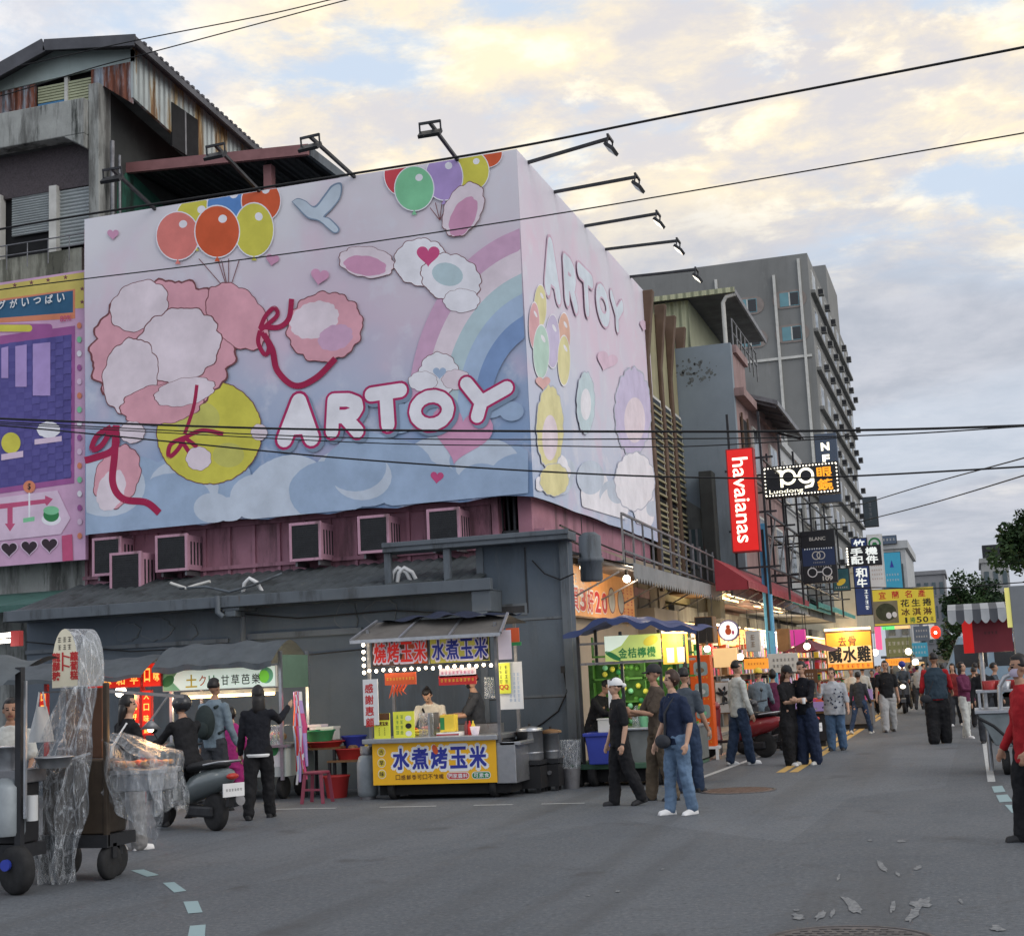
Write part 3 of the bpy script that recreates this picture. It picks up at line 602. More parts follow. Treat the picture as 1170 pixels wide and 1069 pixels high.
# lettering: fat rounded letters built of round-ended strokes
def ring_pts(n=14): return [(.5+.46*cos(2*pi*k/n), .5+.5*sin(2*pi*k/n)) for k in range(n+1)]
STK = {'A': [[(.06, 0), (.5, 1), (.94, 0)], [(.27, .33), (.73, .33)]], 'R': [[(.12, 0), (.12, 1), (.6, 1), (.86, .9), (.9, .74), (.8, .56), (.55, .47), (.12, .47)], [(.5, .47), (.95, 0)]], 'T': [[(0, 1), (1, 1)], [(.5, 1), (.5, 0)]], 'O': [ring_pts()], 'Y': [[(.04, 1), (.46, .46)], [(1, 1), (.46, .46), (.42, 0)]]}
def bubble(ch, x0_, y0_, x1_, y1_, rot, fr, conv, passes):
    p, q = conv(x0_, y1_), conv(x1_, y0_); cx, cy, w, h = (p[0]+q[0])/2, (p[1]+q[1])/2, abs(q[0]-p[0]), abs(q[1]-p[1]); ca, sa = cos(radians(rot)), sin(radians(rot))
    for dx, dy, R, m in passes:
        R0 = .16*h; asp = min(1, w/h*1.25)
        def at_(u, v): a, c = (u-.5)*(w-2*R0*asp), (v-.5)*(h-2*R0); return (cx+dx+a*ca-c*sa, cy+dy+a*sa+c*ca)
        r = R*h
        for S_ in STK[ch]:
            for i in range(len(S_)):
                a = at_(*S_[i]); b.poly(fr, ellipse(a[0], a[1], r*asp, r, 14), lay(), m)
                if i+1 < len(S_):
                    c = at_(*S_[i+1]); l = sqrt((c[0]-a[0])**2+(c[1]-a[1])**2) or 1; nx, ny = -(c[1]-a[1])/l*r*asp, (c[0]-a[0])/l*r; b.poly(fr, [(a[0]+nx, a[1]+ny), (c[0]+nx, c[1]+ny), (c[0]-nx, c[1]-ny), (a[0]-nx, a[1]-ny)], lay(), m)
for a in (('A', 316, 446, 368, 514, -3), ('R', 370, 446, 419, 504, -5), ('T', 419, 437, 467, 497, 2), ('O', 467, 442, 521, 496, 0), ('Y', 522, 429, 584, 488, -12)): bubble(*a, FB, PB, ((.05, -.06, .205, 'ink_line'), (0, 0, .198, 'ink_outline'), (0, 0, .146, 'ink_paleink')))
b.build('front_panel', bb)
# ---- side face
b = MB(); L = [0.022]
for n_, c_ in (('ylw', (222, 214, 160)), ('red', (218, 168, 172)), ('orange', (224, 180, 160)), ('lilac', (202, 192, 220)), ('green', (186, 214, 200)), ('coral', (222, 176, 172)), ('mint', (196, 214, 220)), ('heart', (218, 190, 208)), ('line', (182, 186, 200))): I('pale_'+n_, *c_)
QS = lambda pts: [PS(x, y) for x, y in pts]
def spanel(u, v):
    sag = .02*abs(sin(u*pi*4))*(1-v)**6; return Vector((XB+.02*sin(u*13)*(v*(1-v)*2), YB+(YEnd-YB)*u, zb_+sag+(zt-zb_)*v))
b.box(XB-.09, YB+.1, zb_+.1, XB-.04, YEnd, zt, 'white'); b.grid(spanel, 50, 24, 'print_side')
def sball(cx, cy, rx, ry, m): balloon(cx, cy, rx, ry, m, QS, FBS, False)
for k in range(26):
    x = 612+135*rc.random(); y = 545+.4*(x-612)*.8+30*rc.random()-20; r = 8+14*rc.random(); P = [(min(max(px, 611), 748), min(py, 562+(px-608)*.30)) for px, py in ellipse(x, y, r*.8, r, 20)]
    art(P, ['ink_cloud', 'ink_paleink'][k % 2], FBS, QS)
def spuff(cx, cy, rx, ry, n, sd_, m, amp=.1): art(fluffy(cx, cy, rx*1.05, ry*1.04, n, sd_, 0, amp), 'ink_pale_line', FBS, QS); art(fluffy(cx, cy, rx, ry, n, sd_, 0, amp), m, FBS, QS)
for a in ((616, 350, 7, 24, 'ink_pale_ylw'), (609, 372, 6, 26, 'ink_pale_red'), (643, 384, 7, 26, 'ink_pale_orange'), (630, 390, 8, 30, 'ink_pale_lilac'), (643, 412, 7, 28, 'ink_pale_ylw'), (617, 402, 9, 30, 'ink_pale_green')): sball(*a)
spuff(627, 488, 15, 46, 13, 41, 'ink_pale_ylw'); art(ellipse(627, 500, 9, 26), 'ink_pale', FBS, QS); heart(619, 437, 9, 'ink_pale_coral', 0, QS, FBS); spuff(632, 548, 16, 18, 9, 42, 'ink_pale_ylw')
spuff(668, 460, 10, 34, 11, 43, 'ink_pale_mint'); art(ellipse(668, 462, 6, 18), 'ink_paleink', FBS, QS); spuff(722, 470, 20, 48, 15, 44, 'ink_pale_lilac'); art(ellipse(724, 480, 12, 26), 'ink_pale', FBS, QS); spuff(724, 550, 22, 32, 12, 45, 'ink_paleink')
heart(692, 412, 13, 'ink_pale_heart', 20, QS, FBS); heart(736, 372, 7, 'ink_pale_heart', 20, QS, FBS)
I('sidelet', 214, 224, 234)
for a in (('A', 617, 266, 641, 348, 0), ('R', 640, 290, 660, 358, 0), ('T', 658, 303, 679, 366, 0), ('O', 678, 322, 697, 376, 0), ('Y', 695, 334, 713, 384, 0)):
    ch, xa_, ya_, xb2, yb2, ro = a
    def cv(x, y, a=a): c0, w, h = PS((a[1]+a[3])/2, (a[2]+a[4])/2), PS(a[3], a[4])[0]-PS(a[1], a[2])[0], abs(PS((a[1]+a[3])/2, a[2])[1]-PS((a[1]+a[3])/2, a[4])[1])*.86; return (c0[0]+w*((x-a[1])/(a[3]-a[1])-.5), c0[1]-h*((y-a[2])/(a[4]-a[2])-.5))
    bubble(ch, xa_, ya_, xb2, yb2, ro, FBS, cv, ((0, 0, .19, mat('ink_side_edge', S(206, 176, 196), .55)), (0, 0, .145, 'ink_sidelet')))
b.build('side_panel', bb)
# floodlights on long arms
def flood(base, end, label, group, m_on):
    t = thing('billboard_floodlight', label, 'floodlight', base, group)
    b = MB(); b.bar(base, end, .055, .055, 'dark_metal'); b.build('arm', t)
    d = (Vector(end)-Vector(base)); d.z = 0; d.normalize(); s = d.cross(Vector((0, 0, 1)))
    e = Vector(end); b = MB(); b.bar(e-s*.2, e+s*.2, .04, .04, 'dark_metal')
    for k in (-1, 1): b.bar(e+s*.19*k, e+s*.19*k+Vector((0, 0, -.2))-d*.02, .025, .025, 'dark_metal')
    b.build('bracket', t)
    h = e+Vector((0, 0, -.21)); b = MB(); up = (Vector((0, 0, 1))*.9+d*.35).normalized(); f = Fr(h, s, d)
    n = (Vector((0, 0, -1))*.75-d*.65).normalized(); r = s; u = n.cross(r); f = Fr(h, r, u)
    b.fbox(f, -.2, -.1, -.04, .2, .1, .02, 'dark_metal'); b.fbox(f, -.17, -.08, .021, .17, .08, .026, m_on); b.build('lamp_head', t)
zt1 = zt
for base, end, lab in (((180, 235), (128, 193), 'floodlight on a long arm at the far left end of the billboard top'), ((300, 214), (246, 166), 'floodlight on an arm in front of the red canopy above the billboard'), ((408, 195), (354, 156), 'floodlight on an arm above the billboard beside the red canopy edge'), ((525, 178), (491, 140), 'floodlight on an arm standing above the billboard near its corner')):
    p = PY(*base, YB+.1); q = PY(*end, YB-1.5); flood((p.x, YB+.12, zt-.05), (q.x, q.y, q.z), lab, 'floodlights along the billboard top', 'dark_glass')
for i, (base, end, lab) in enumerate((((603, 182), (697, 158), 'topmost street side floodlight, sticking out nearest the billboard corner'), ((633, 219), (728, 202), 'second floodlight arm from the corner along the street side of the billboard'), ((668, 260), (752, 244), 'middle floodlight arm along the street side of the billboard'), ((692, 292), (775, 275), 'fourth floodlight from the corner on the billboard street side, glowing white'), ((720, 321), (796, 308), 'lowest and farthest floodlight on the billboard street side, glowing white'))):
    p = PX(*base, XB); q = PY(*end, p.y); flood((XB-.1, p.y, zt-.03), (q.x, q.y, q.z), lab, 'floodlights along the billboard top', 'led_white' if i > 1 else 'dark_glass')
# red steel canopy on the roof behind
cx0, cz0 = PY(136, 193, 25.3).x, PY(136, 193, 25.3).z; cx1, cz1 = PY(352, 172, 25.3).x, PY(352, 172, 25.3).z
t = thing('roof_canopy', 'red edged steel canopy with dark corrugated underside above the billboard', 'canopy', ((cx0+cx1)/2, 27, cz0-1))
mat('canopy_red', (.26, .12, .12), .6, var=.3, vs=2); mat('canopy_under', (.06, .062, .065), .7, .3, var=.3, vs=2, wave=('X', .18))
b = MB(); b.add([(cx0, 25.3, cz0), (cx1, 25.3, cz1+.02), (cx1, 30.3, cz1-.02), (cx0, 30.3, cz0-.02)], [(0, 1, 2, 3)], 'canopy_under'); b.add([(cx0, 25.3, cz0+.06), (cx1, 25.3, cz1+.08), (cx1, 30.3, cz1+.04), (cx0, 30.3, cz0+.04)], [(0, 1, 2, 3)], 'canopy_red'); b.build('roof_sheet', t)
b = MB(); b.bar((cx0-.03, 25.27, cz0-.02), (cx1+.03, 25.27, cz1), .1, .22, 'canopy_red'); b.bar((cx1+.02, 25.3, cz1-.02), (cx1+.02, 30.3, cz1-.04), .08, .2, 'grey_trim'); b.build('fascia', t)
b = MB()
for k in range(6): x = cx0+.5+(cx1-cx0-.8)*k/5; b.bar((x, 25.4, cz0-.06+(cz1-cz0)*k/5), (x, 30.2, cz0-.1+(cz1-cz0)*k/5), .07, .1, 'dark_metal')
b.build('rafter', t)
b = MB(); x = PY(308, 200, 25.6).x; b.box(x-.09, 25.5, zt-1.5, x+.09, 25.68, cz1-.07, 'canopy_red'); b.build('post', t)
# ================================================================ old concrete building at the left, metal penthouse on top
YO = 24.3
def ox(px, py, Y=YO): p = PY(px, py, Y); return p.x, p.z
mat('concrete_old', (.36, .37, .35), .85, var=.3, vs=1.2, bump=.3, bs=12, streak=[((.12, .12, .112), .44, .62, 1.8), ((.045, .05, .045), .54, .68, 4)])
mat('concrete_stain', (.33, .33, .27), .85, var=.3, vs=1.2, bump=.3, bs=12, streak=[((.11, .11, .085), .42, .6, 2.2), ((.03, .03, .025), .53, .66, 3.4)])
mat('mosaic', (.07, .055, .06), .6, var=.4, vs=30, bump=.5, bs=25)
mat('shutter', (.38, .41, .41), .6, .2, var=.2, vs=2, streak=((.13, .085, .06), .62, .78, 2))
mat('dark_wall', (.045, .048, .046), .9, var=.4, vs=1, streak=((.12, .12, .11), .6, .8, 1.5))  # near-black base with paler vertical runs
mat('moss_wall', (.03, .13, .09), .85, var=.6, vs=1.5, streak=((.02, .03, .025), .5, .68, 2.5))
mat('tin', (.38, .42, .41), .55, .25, var=.2, vs=1, wave=('Y', .2), streak=[((.30, .20, .08), .49, .60, 1.3), ((.17, .08, .03), .56, .66, 2.6)])
mat('tin_front', (.36, .42, .40), .55, .25, var=.2, vs=1, streak=[((.2, .24, .2), .55, .75, 2.3)])
mat('rust_sheet', (.32, .37, .42), .65, .2, var=.3, vs=2, wave=('X', .16), streak=[((.20, .065, .035), .42, .54, 2.2), ((.09, .035, .025), .54, .66, 4)])
mat('roof_dark', (.085, .085, .095), .6, .2, var=.3, vs=2)
mat('louvre_green', (.42, .44, .28), .55, var=.2, vs=2); mat('louvre_blue', (.06, .20, .38), .5, var=.25, vs=2)
OB = thing('old_concrete_building', 'weathered concrete building with rusty metal penthouse at the far left', 'building', (-17, 28, 0))
xL = -21.5; xC, _ = ox(116, 150); xc0, _ = ox(104, 150)
z_gr = 0; zP0 = ox(50, 345)[1]; zP1 = ox(50, 308)[1]
b = MB()
b.box(xL, YO, 0, xC-.02, YO+.3, ox(50, 650)[1]+.2, 'concrete_old')
b.box(xL, YO, ox(50, 650)[1]+.2, xC-.02, YO+.3, ox(50, 305)[1], 'concrete_stain')
b.box(xL, YO-.12, ox(60, 320)[1], xC-.4, YO-.001, ox(60, 290)[1], 'concrete_stain'); b.build('lower_wall', OB)
b = MB(); b.box(xc0, YO-.1, ox(110, 300)[1]-.3, xC, YO+.35, ox(110, 97)[1], 'concrete_old'); b.build('column', OB, bev=.02)
zB0, zB1 = ox(50, 178)[1]-.02, ox(50, 143)[1]
b = MB(); b.box(xL, YO-.25, ox(52, 166)[1], xc0-.002, YO+.1, ox(52, 126)[1], 'concrete_old')
b.prism(FX(0, YO-.25, 0), [(xc0-.5, ox(52, 166)[1]), (xc0, ox(52, 166)[1]), (xc0, ox(52, 166)[1]-.3)], -.35, -.001, 'concrete_old'); b.build('balcony_parapet', OB, bev=.02)
b = MB(); b.box(xL, YO+.22, ox(50, 215)[1], xc0-.001, YO+.5, ox(52, 166)[1], 'mosaic'); b.build('mosaic_band', OB)
zs0, zs1 = ox(50, 292)[1], ox(50, 212)[1]
b = MB(); b.box(xL, YO+.34, ox(50, 305)[1]-.1, xc0-.001, YO+.5, zs1+.05, 'dark_inside'); b.build('window_recess', OB)
for i, (p0, p1, low) in enumerate(((5, 52, 275), (60, 104, 288))):
    x0, x1 = ox(p0, 240)[0], ox(p1, 240)[0]; z1 = zs1+.02; z0 = ox((p0+p1)/2, low-12)[1]
    def sh(u, v, x0=x0, x1=x1, z0=z0, z1=z1): return Vector((x0+(x1-x0)*u, YO+.27-.03*abs(sin(v*pi*17)), z0+(z1-z0)*v))
    b = MB(); b.grid(sh, 1, 136, 'shutter', False); b.build('roller_shutter', OB)
b = MB()
for px in (-8, 56): x, _ = ox(px, 240); b = MB(); b.box(x-.09, YO+.12, zs0-.2, x+.09, YO+.3, zs1+.02, 'offwhite'); b.build('window_post', OB)
b = MB()
for dz in (.0, .22): b.tube([(xL, YO-.18, zs0+.05+dz), (xc0, YO-.18, zs0+.05+dz)], .015, 'dull_steel', 6)
for k in range(9): b.tube([(xc0-.4-k*.5, YO-.18, zs0-.25), (xc0-.4-k*.5, YO-.18, zs0+.28)], .012, 'dull_steel', 6)
b.build('railing', OB)
zD = ox(117, 97)[1]; YOe = 36
b = MB(); b.prism(Fr((xC-.02, 0, 0), (0, 1, 0), (0, 0, 1)), [(YO+.3, 0), (YOe, 0), (YOe, zD-1.6), (YO+.3, zD)], -.3, 0, 'dark_wall')
mo = Fr((xC-.02, 0, 0), (0, 1, 0), (0, 0, 1)); p0 = PX(118, 240, xC); b.prism(mo, [(YO+.45, 8), (YO+3.0, 8), (YO+3.0, zD-2.3), (YO+2.2, zD-1.75), (YO+1.0, zD-1.5), (YO+.6, zD-1.9)], -.001, .012, 'moss_wall'); b.build('side_wall', OB)
b = MB(); xr = ox(119, 230)[0]+.12; b.tube([(xr, YO+.12, zs0-1), (xr, YO+.12, zD-1.2)], .05, 'dull_steel', 8); b.tube([(xr+.12, YO+.2, zs0-1), (xr+.12, YO+.2, zD-1.5)], .03, 'dull_steel', 8); b.build('downpipe', OB)
# penthouse
YPn = YO+.05; xP1 = PY(152, 62, YPn).x; xPk = PY(62, 50, YPn).x; zE1 = PY(152, 54, YPn).z; zPk = zE1+(xP1-xPk)*.12; zF = ox(60, 126)[1]
zPk = PY(62, 56, YPn).z; zEl = PY(0, 90, YPn).z; sl_ = (zPk-zEl)/(xPk-PY(0, 90, YPn).x)
xPl = xL; zPl = zPk-sl_*(xPk-xPl)
b = MB(); FP = FX(0, YPn, 0)
zw = ox(75, 92)[1]
b.prism(FP, [(xPl, ox(0, 103)[1]-1.2), (PY(0, 100, YPn).x, ox(0, 103)[1]), (PY(105, 78, YPn).x, ox(105, 78)[1]), (xP1, ox(105, 78)[1]), (xP1, zE1-.05), (xPk, zPk-.05), (xPl, zPl-.05)], -.06, 0, 'tin_front'); b.build('gable_sheet', OB)
def pq(px, py, dy=0): p = PY(px, py, YPn+dy); return (p.x, p.z)
b = MB(); b.prism(FP, [pq(-40, 110), pq(39, 94), pq(39, 130), pq(-40, 148)], -.09, -.03, 'rust_sheet'); b.build('rusted_sheet', OB)
b = MB(); b.prism(FP, [pq(104, 78), pq(151, 68), pq(151, 118), pq(118, 98), pq(110, 118), pq(104, 116)], -.05, -.002, 'rust_sheet'); b.build('rusted_sheet', OB)
b = MB(); b.prism(FP, [pq(39, 88), pq(105, 77), pq(105, 120), pq(39, 130)], -.22, -.18, 'dark_inside')
x0, x1 = ox(39, 100)[0], ox(105, 100)[0]; xm = ox(72, 100)[0]; zh0, zh1 = ox(72, 126)[1], ox(72, 90)[1]
n = 11
for k in range(n):
    z = zh0+(zh1-zh0)*k/n
    b.box(xm+.04, YPn+.08, z, x1, YPn+.13, z+(zh1-zh0)/n*.72, 'louvre_green'); b.box(x0, YPn+.08, z, xm-.04, YPn+.13, z+(zh1-zh0)/n*.72, 'louvre_blue' if k < 5 else 'louvre_green')
b.box(xm-.04, YPn+.05, zh0-.1, xm+.04, YPn+.14, zh1+.1, 'offwhite'); b.build('louvre_window', OB)
b = MB(); FSd = Fr((xP1, 0, 0), (0, 1, 0), (0, 0, 1)); YPe = 38
zr0 = PX(285, 172, xP1); zb1p = PX(230, 182, xP1)
yA = YPn; za = zE1; yB_, zB_ = zr0.y, zr0.z
def ztop(y): return za+(zB_-za)*(y-yA)/(yB_-yA)
pbl = PX(153, 112, xP1); pbr = zb1p
def zbot(y): return pbl.z+(pbr.z-pbl.z)*(y-pbl.y)/max(.1, pbr.y-pbl.y)
ye = yB_+2
b.prism(FSd, [(yA, zbot(yA)), (ye, zbot(ye)), (ye, ztop(ye)), (yA, za)], -.06, 0, 'tin'); b.build('side_sheet', OB)
pw = PX(211, 152, xP1); b = MB(); b.box(xP1-.02, pw.y-.55, pw.z-.5, xP1+.02, pw.y+.55, pw.z+.5, 'dark_inside'); b.box(xP1+.0201, pw.y-.03, pw.z-.5, xP1+.03, pw.y+.03, pw.z+.5, 'dull_steel'); b.build('window', OB)
b = MB(); b.add([(xP1+.25, yA-.35, za+.0), (xP1+.25, ye, ztop(ye)), (xPk, ye, ztop(ye)+(zPk-za)), (xPk, yA-.35, zPk)], [(0, 1, 2, 3)], 'roof_dark'); b.add([(xPk, yA-.35, zPk+.0), (xPk, ye, ztop(ye)+(zPk-za)), (xPl, ye, zPl), (xPl, yA-.35, zPl)], [(0, 1, 2, 3)], 'roof_dark')
b.bar((xPl, yA-.36, zPl-.09), (xPk, yA-.36, zPk-.07), .04, .3, 'roof_dark'); b.bar((xPk, yA-.36, zPk-.07), (xP1+.27, yA-.36, za-.05), .04, .24, 'roof_dark'); b.bar((xP1+.26, yA-.35, za-.04), (xP1+.26, ye, ztop(ye)-.04), .05, .16, 'roof_dark')
for k in range(34): y = yA+(ye-yA)*k/33; b.box(xP1+.1, y-.05, ztop(y)+.0, xP1+.3, y+.05, ztop(y)+.05, 'roof_dark')
b.build('roof', OB)
b = MB(); b.box(xL, YO+.4, 0, xC-.35, YOe, zF-1.2, 'concrete_old'); b.build('core', OB)
# game-style poster on the old building
YA_ = YB+.18
FA = FX(0, YA_, 0); A = lambda x, y: (PY(x, y, YA_).x, PY(x, y, YA_).z); QA = lambda pts: [A(x, y) for x, y in pts]
t = thing('arcade_poster', 'pink and purple arcade game style poster with yellow star border on the old building', 'poster', (A(50, 640)[0], YA_, A(50, 640)[1]))
pxr = A(97, 400)[0]; pz1 = A(60, 314)[1]; pz0 = A(60, 642)[1]
I('ap_pink', 206, 166, 196); I('ap_pale', 220, 196, 216); I('ap_mag', 160, 92, 150); I('ap_purple', 88, 82, 146); I('ap_purple2', 94, 88, 152); I('ap_yel', 208, 190, 104); I('ap_teal', 52, 96, 128); I('ap_orange', 216, 136, 104); I('ap_rose', 196, 88, 126); I('ap_dk', 60, 48, 56)
b = MB(); b.box(xL, YA_, pz0, pxr, YA_+.1, pz1, 'ink_ap_pink'); b.build('backing', t)
b = MB(); zz = [.003]
def ap(pts, m): zz[0] += .00009; b.poly(FA, QA(pts), zz[0], m)
ap([(-60, 335), (96, 311), (96, 352), (-60, 360)], 'ink_ap_yel')
ap([(-60, 350), (86, 330), (86, 364), (-60, 372)], 'ink_ap_orange'); ap([(-60, 353), (83.5, 332), (83.5, 357), (-60, 368)], 'ink_ap_teal')
for i, ch in enumerate('グがいっぱい'): x = 3+13.5*i; c0 = A(x, 353-.12*x-4); b.text(ch, FA, c0[0], c0[1], .17, .17 if ch != 'っ' else .12, 'white_ink', .03, .03)
def star(cx, cy, r): return [(cx+(r if k % 2 else r*.42)*sin(2*pi*k/10), cy+(r if k % 2 else r*.42)*cos(2*pi*k/10)) for k in range(10)]
for x, y in ((17, 326), (36, 323), (55, 320), (75, 317), (94, 330), (94, 345)): ap(star(x, y, 3), 'ink_brown')
ap(rrect(-30, 370, 60, 380, 4), 'ink_ap_mag'); ap(rrect(-30, 371, 37, 379, 4), 'ink_ylw'); c0 = A(76, 364); b.text('80%', FA, c0[0], c0[1], .26, .12, 'ink_ap_rose', .03, .01)
ap([(-60, 392), (86, 372), (85, 552), (-60, 572)], 'ink_ap_mag'); ap([(-60, 402), (82, 382), (81, 546), (-60, 566)], 'ink_ap_purple')
for i in range(10):
    for j in range(22):
        if (i+j) % 2 == 0: x = -8+9*i; y = 393+7.4*j-.13*x; ap([(x, y), (x+8.8, y-1.1), (x+8.8, y+6), (x, y+7.2)], 'ink_ap_purple2')
for x0_, w, h in ((2, 8, 36), (18, 13, 46), (38, 20, 56)): ap([(x0_, 398-x0_*.13), (x0_+w, 396-x0_*.13), (x0_+w, 396+h), (x0_, 396+h)], 'ink_lilac')
ap(ellipse(13, 506, 11, 12, 24), 'ink_ylw'); ap([(2, 519), (27, 515), (27, 522), (2, 526)], 'ink_ap_pale'); ap(fluffy(56, 491, 13, 9, 9, 3), 'ink_paleink'); ap([(40, 502), (71, 498), (71, 504), (40, 508)], 'ink_ap_pale')
ap([(-60, 576), (66, 560), (81, 592), (70, 610), (-60, 624)], 'ink_ap_pale')
ap([(-20, 578), (52, 570), (52, 566), (61, 570), (54, 578), (52, 575), (-20, 584)], 'ink_ap_rose'); ap([(9, 578), (15, 578), (15, 598), (18, 598), (12, 607), (6, 598), (9, 598)], 'ink_ap_rose')
ap([(33, 562), (35, 562), (35, 592), (33, 592)], 'ink_paleink'); ap([(27, 592), (40, 590), (40, 595), (27, 597)], 'ink_green'); ap(ellipse(34, 556, 7, 7), 'ink_ap_orange'); c0 = A(34, 556); b.text('$', FA, c0[0], c0[1], .07, .14, 'black_ink', zz[0]+.004, .02)
ap(ellipse(59, 593, 11, 7), 'ink_paleink'); ap(ellipse(59, 588, 9, 8), 'green_ink'); ap(ellipse(59, 583, 9, 5), 'ink_green'); 
def hp(cx, cy, r): return [(cx+r*(16*sin(2*pi*i/30)**3)/17, cy-r*(13*cos(2*pi*i/30)-5*cos(4*pi*i/30)-2*cos(6*pi*i/30)-cos(8*pi*i/30))/17) for i in range(30)]
for x, y in ((11, 627), (34, 625), (57, 622)): ap(hp(x, y, 11), 'ink_ap_pale'); ap(hp(x, y, 9.5), 'ink_ap_dk')
ap([(71, 612), (83, 610), (84, 640), (72, 641)], 'ink_ap_rose')
for k in range(16):
    x = 91+.2*k*.2; y = 372+16*k; ap(ellipse(x, y, 2.7, 3.6, 12), ['ink_ap_orange', 'ink_green', 'ink_paleink', 'ink_ap_mag', 'ink_ap_pale'][k % 5])
b.build('print', t)
# green metal awning of the neighbour, low at the left
t = thing('green_awning', 'thin green metal awning below the arcade poster at the left edge', 'awning', (-17, 23.5, 3.5))
z = PY(20, 688, 23).z; b = MB(); mat('awn_green', (.06, .14, .12), .6, var=.3, streak=((.03, .05, .045), .5, .8, 3)); b.add([(-22, 22.6, z-.1), (XL-.05, 22.6, z-.1), (XL-.05, 24.2, z+.28), (-22, 24.2, z+.28)], [(0, 1, 2, 3)], 'awn_green'); b.bar((-22, 22.58, z-.14), (XL-.05, 22.58, z-.14), .05, .12, 'awn_green'); b.build('sheet', t)
# ================================================================ left side of the street beyond the corner
XS = XB-.05
def sx_(px, py, X=XS): p = PX(px, py, X); return p.y, p.z
# olive building with brown fins
mat('olive_wall', (.30, .28, .17), .8, var=.2, vs=1.5, streak=((.16, .15, .1), .5, .8, 3)); mat('fin_brown', (.12, .075, .05), .7, var=.3, vs=2)
y0, y1 = YEnd+.1, sx_(784, 600)[0]; zo = sx_(771, 396)[1]+.3
t = thing('olive_building', 'olive walled building with brown fins and louvred windows next to the billboard', 'building', (XS-3, (y0+y1)/2, 0))
b = MB(); b.box(XS-9, y0, 3.4, XS, y1, zo, 'olive_wall'); b.box(XS-9, y0, 0, XS-.3, y1, 3.4, 'olive_wall'); b.build('wall', t)
fins = [sx_(743, 500)[0], sx_(757, 500)[0], sx_(768, 500)[0], sx_(779, 500)[0]]
for y in fins:
    b = MB(); b.prism(Fr((XS, y-.09, 0), (1, 0, 0), (0, 0, 1)), [(.002, 3.6), (.1, 3.6), (.12, zo*.5), (.09, zo-1.4), (.3, zo+.25), (.002, zo+.25)], -.24, 0, 'fin_brown'); b.build('fin', t, bev=.02)
za, zb2 = PX(757, 520, XS).z, PX(757, 440, XS).z
for k in range(3):
    ya, yb = fins[k]+.2, fins[k+1]-.2
    for (z0, z1) in ((zo-4.9, zo-2.3), (3.7, 6.0)):
        b = MB(); b.box(XS+.001, ya, z0, XS+.05, yb, z1, 'offwhite'); b.box(XS+.051, ya+.07, z0+.07, XS+.055, yb-.07, z1-.07, 'dark_glass')
        n = 14
        for i in range(n): z = z0+.1+(z1-z0-.2)*i/n; b.box(XS+.056, ya+.07, z, XS+.09, yb-.07, z+.05, 'olive_wall')
        b.build('window', t)
# blue-grey building with pink street face
Yq = y1+.05; xq1 = PY(834, 390, Yq).x; zq = PY(810, 394, Yq).z
mat('bluegrey', (.215, .255, .29), .8, var=.16, vs=.7, bump=.08, streak=[((.14, .17, .19), .5, .68, 1.0), ((.28, .31, .33), .6, .72, 2)]); mat('peel', (.13, .14, .14), .85, var=.5, vs=6); mat('pink_old', (.30, .20, .19), .8, var=.25, vs=1.5, streak=((.14, .1, .09), .5, .8, 3))
t = thing('blue_grey_building', 'tall narrow building with plain blue grey side wall and pinkish street front', 'building', (xq1-3, Yq+3, 0))
XD = xq1-.1
b = MB(); b.box(XS-7, Yq, 3.5, xq1, Yq+.3, zq, 'bluegrey'); b.box(XS-7, Yq, 0, XS-.3, Yq+.3, 3.5, 'bluegrey'); rp = random.Random(5)
for k in range(60):
    cx, cz = PY(792+rp.gauss(0, 9)+(18 if k % 4 == 0 else 0), 424+rp.gauss(0, 8), Yq).xz; r = .015+.06*rp.random()**2; b.poly(FX(0, Yq, 0), [(cx+r*(.6+.6*rp.random())*cos(2*pi*i/9), cz+r*(.6+.6*rp.random())*sin(2*pi*i/9)) for i in range(9)], .004, 'peel')
b.build('side_wall', t)
ye_ = PX(858, 520, xq1).y; b = MB(); b.box(xq1-.3, Yq+.3, 3.4, xq1, ye_, zq-.2, 'pink_old'); b.bar((xq1+.12, Yq+.1, zq-1.35), (xq1+.12, ye_, zq-1.35), .3, .22, 'pink_old'); b.box(xq1-.05, Yq+.4, zq-.2, xq1+.1, ye_, zq+.02, 'pink_old')
b.build('street_wall', t)
b = MB(); b.box(xq1+.001, Yq+.9, zq-5.2, xq1+.03, ye_-.6, zq-1.9, 'dark_inside'); b.box(xq1+.03, Yq+.8, zq-5.3, xq1+.08, Yq+.9, zq-1.8, 'fin_brown'); b.box(xq1+.03, ye_-.6, zq-5.3, xq1+.08, ye_-.5, zq-1.8, 'fin_brown')
b.box(xq1+.031, Yq+1, zq-5.2, xq1+.04, ye_-1.4, zq-2.6, 'glass'); b.build('window', t)
b = MB(); b.box(XS-7, Yq+.31, 3.5, xq1-.31, ye_, zq-.3, 'bluegrey'); b.build('core', t)
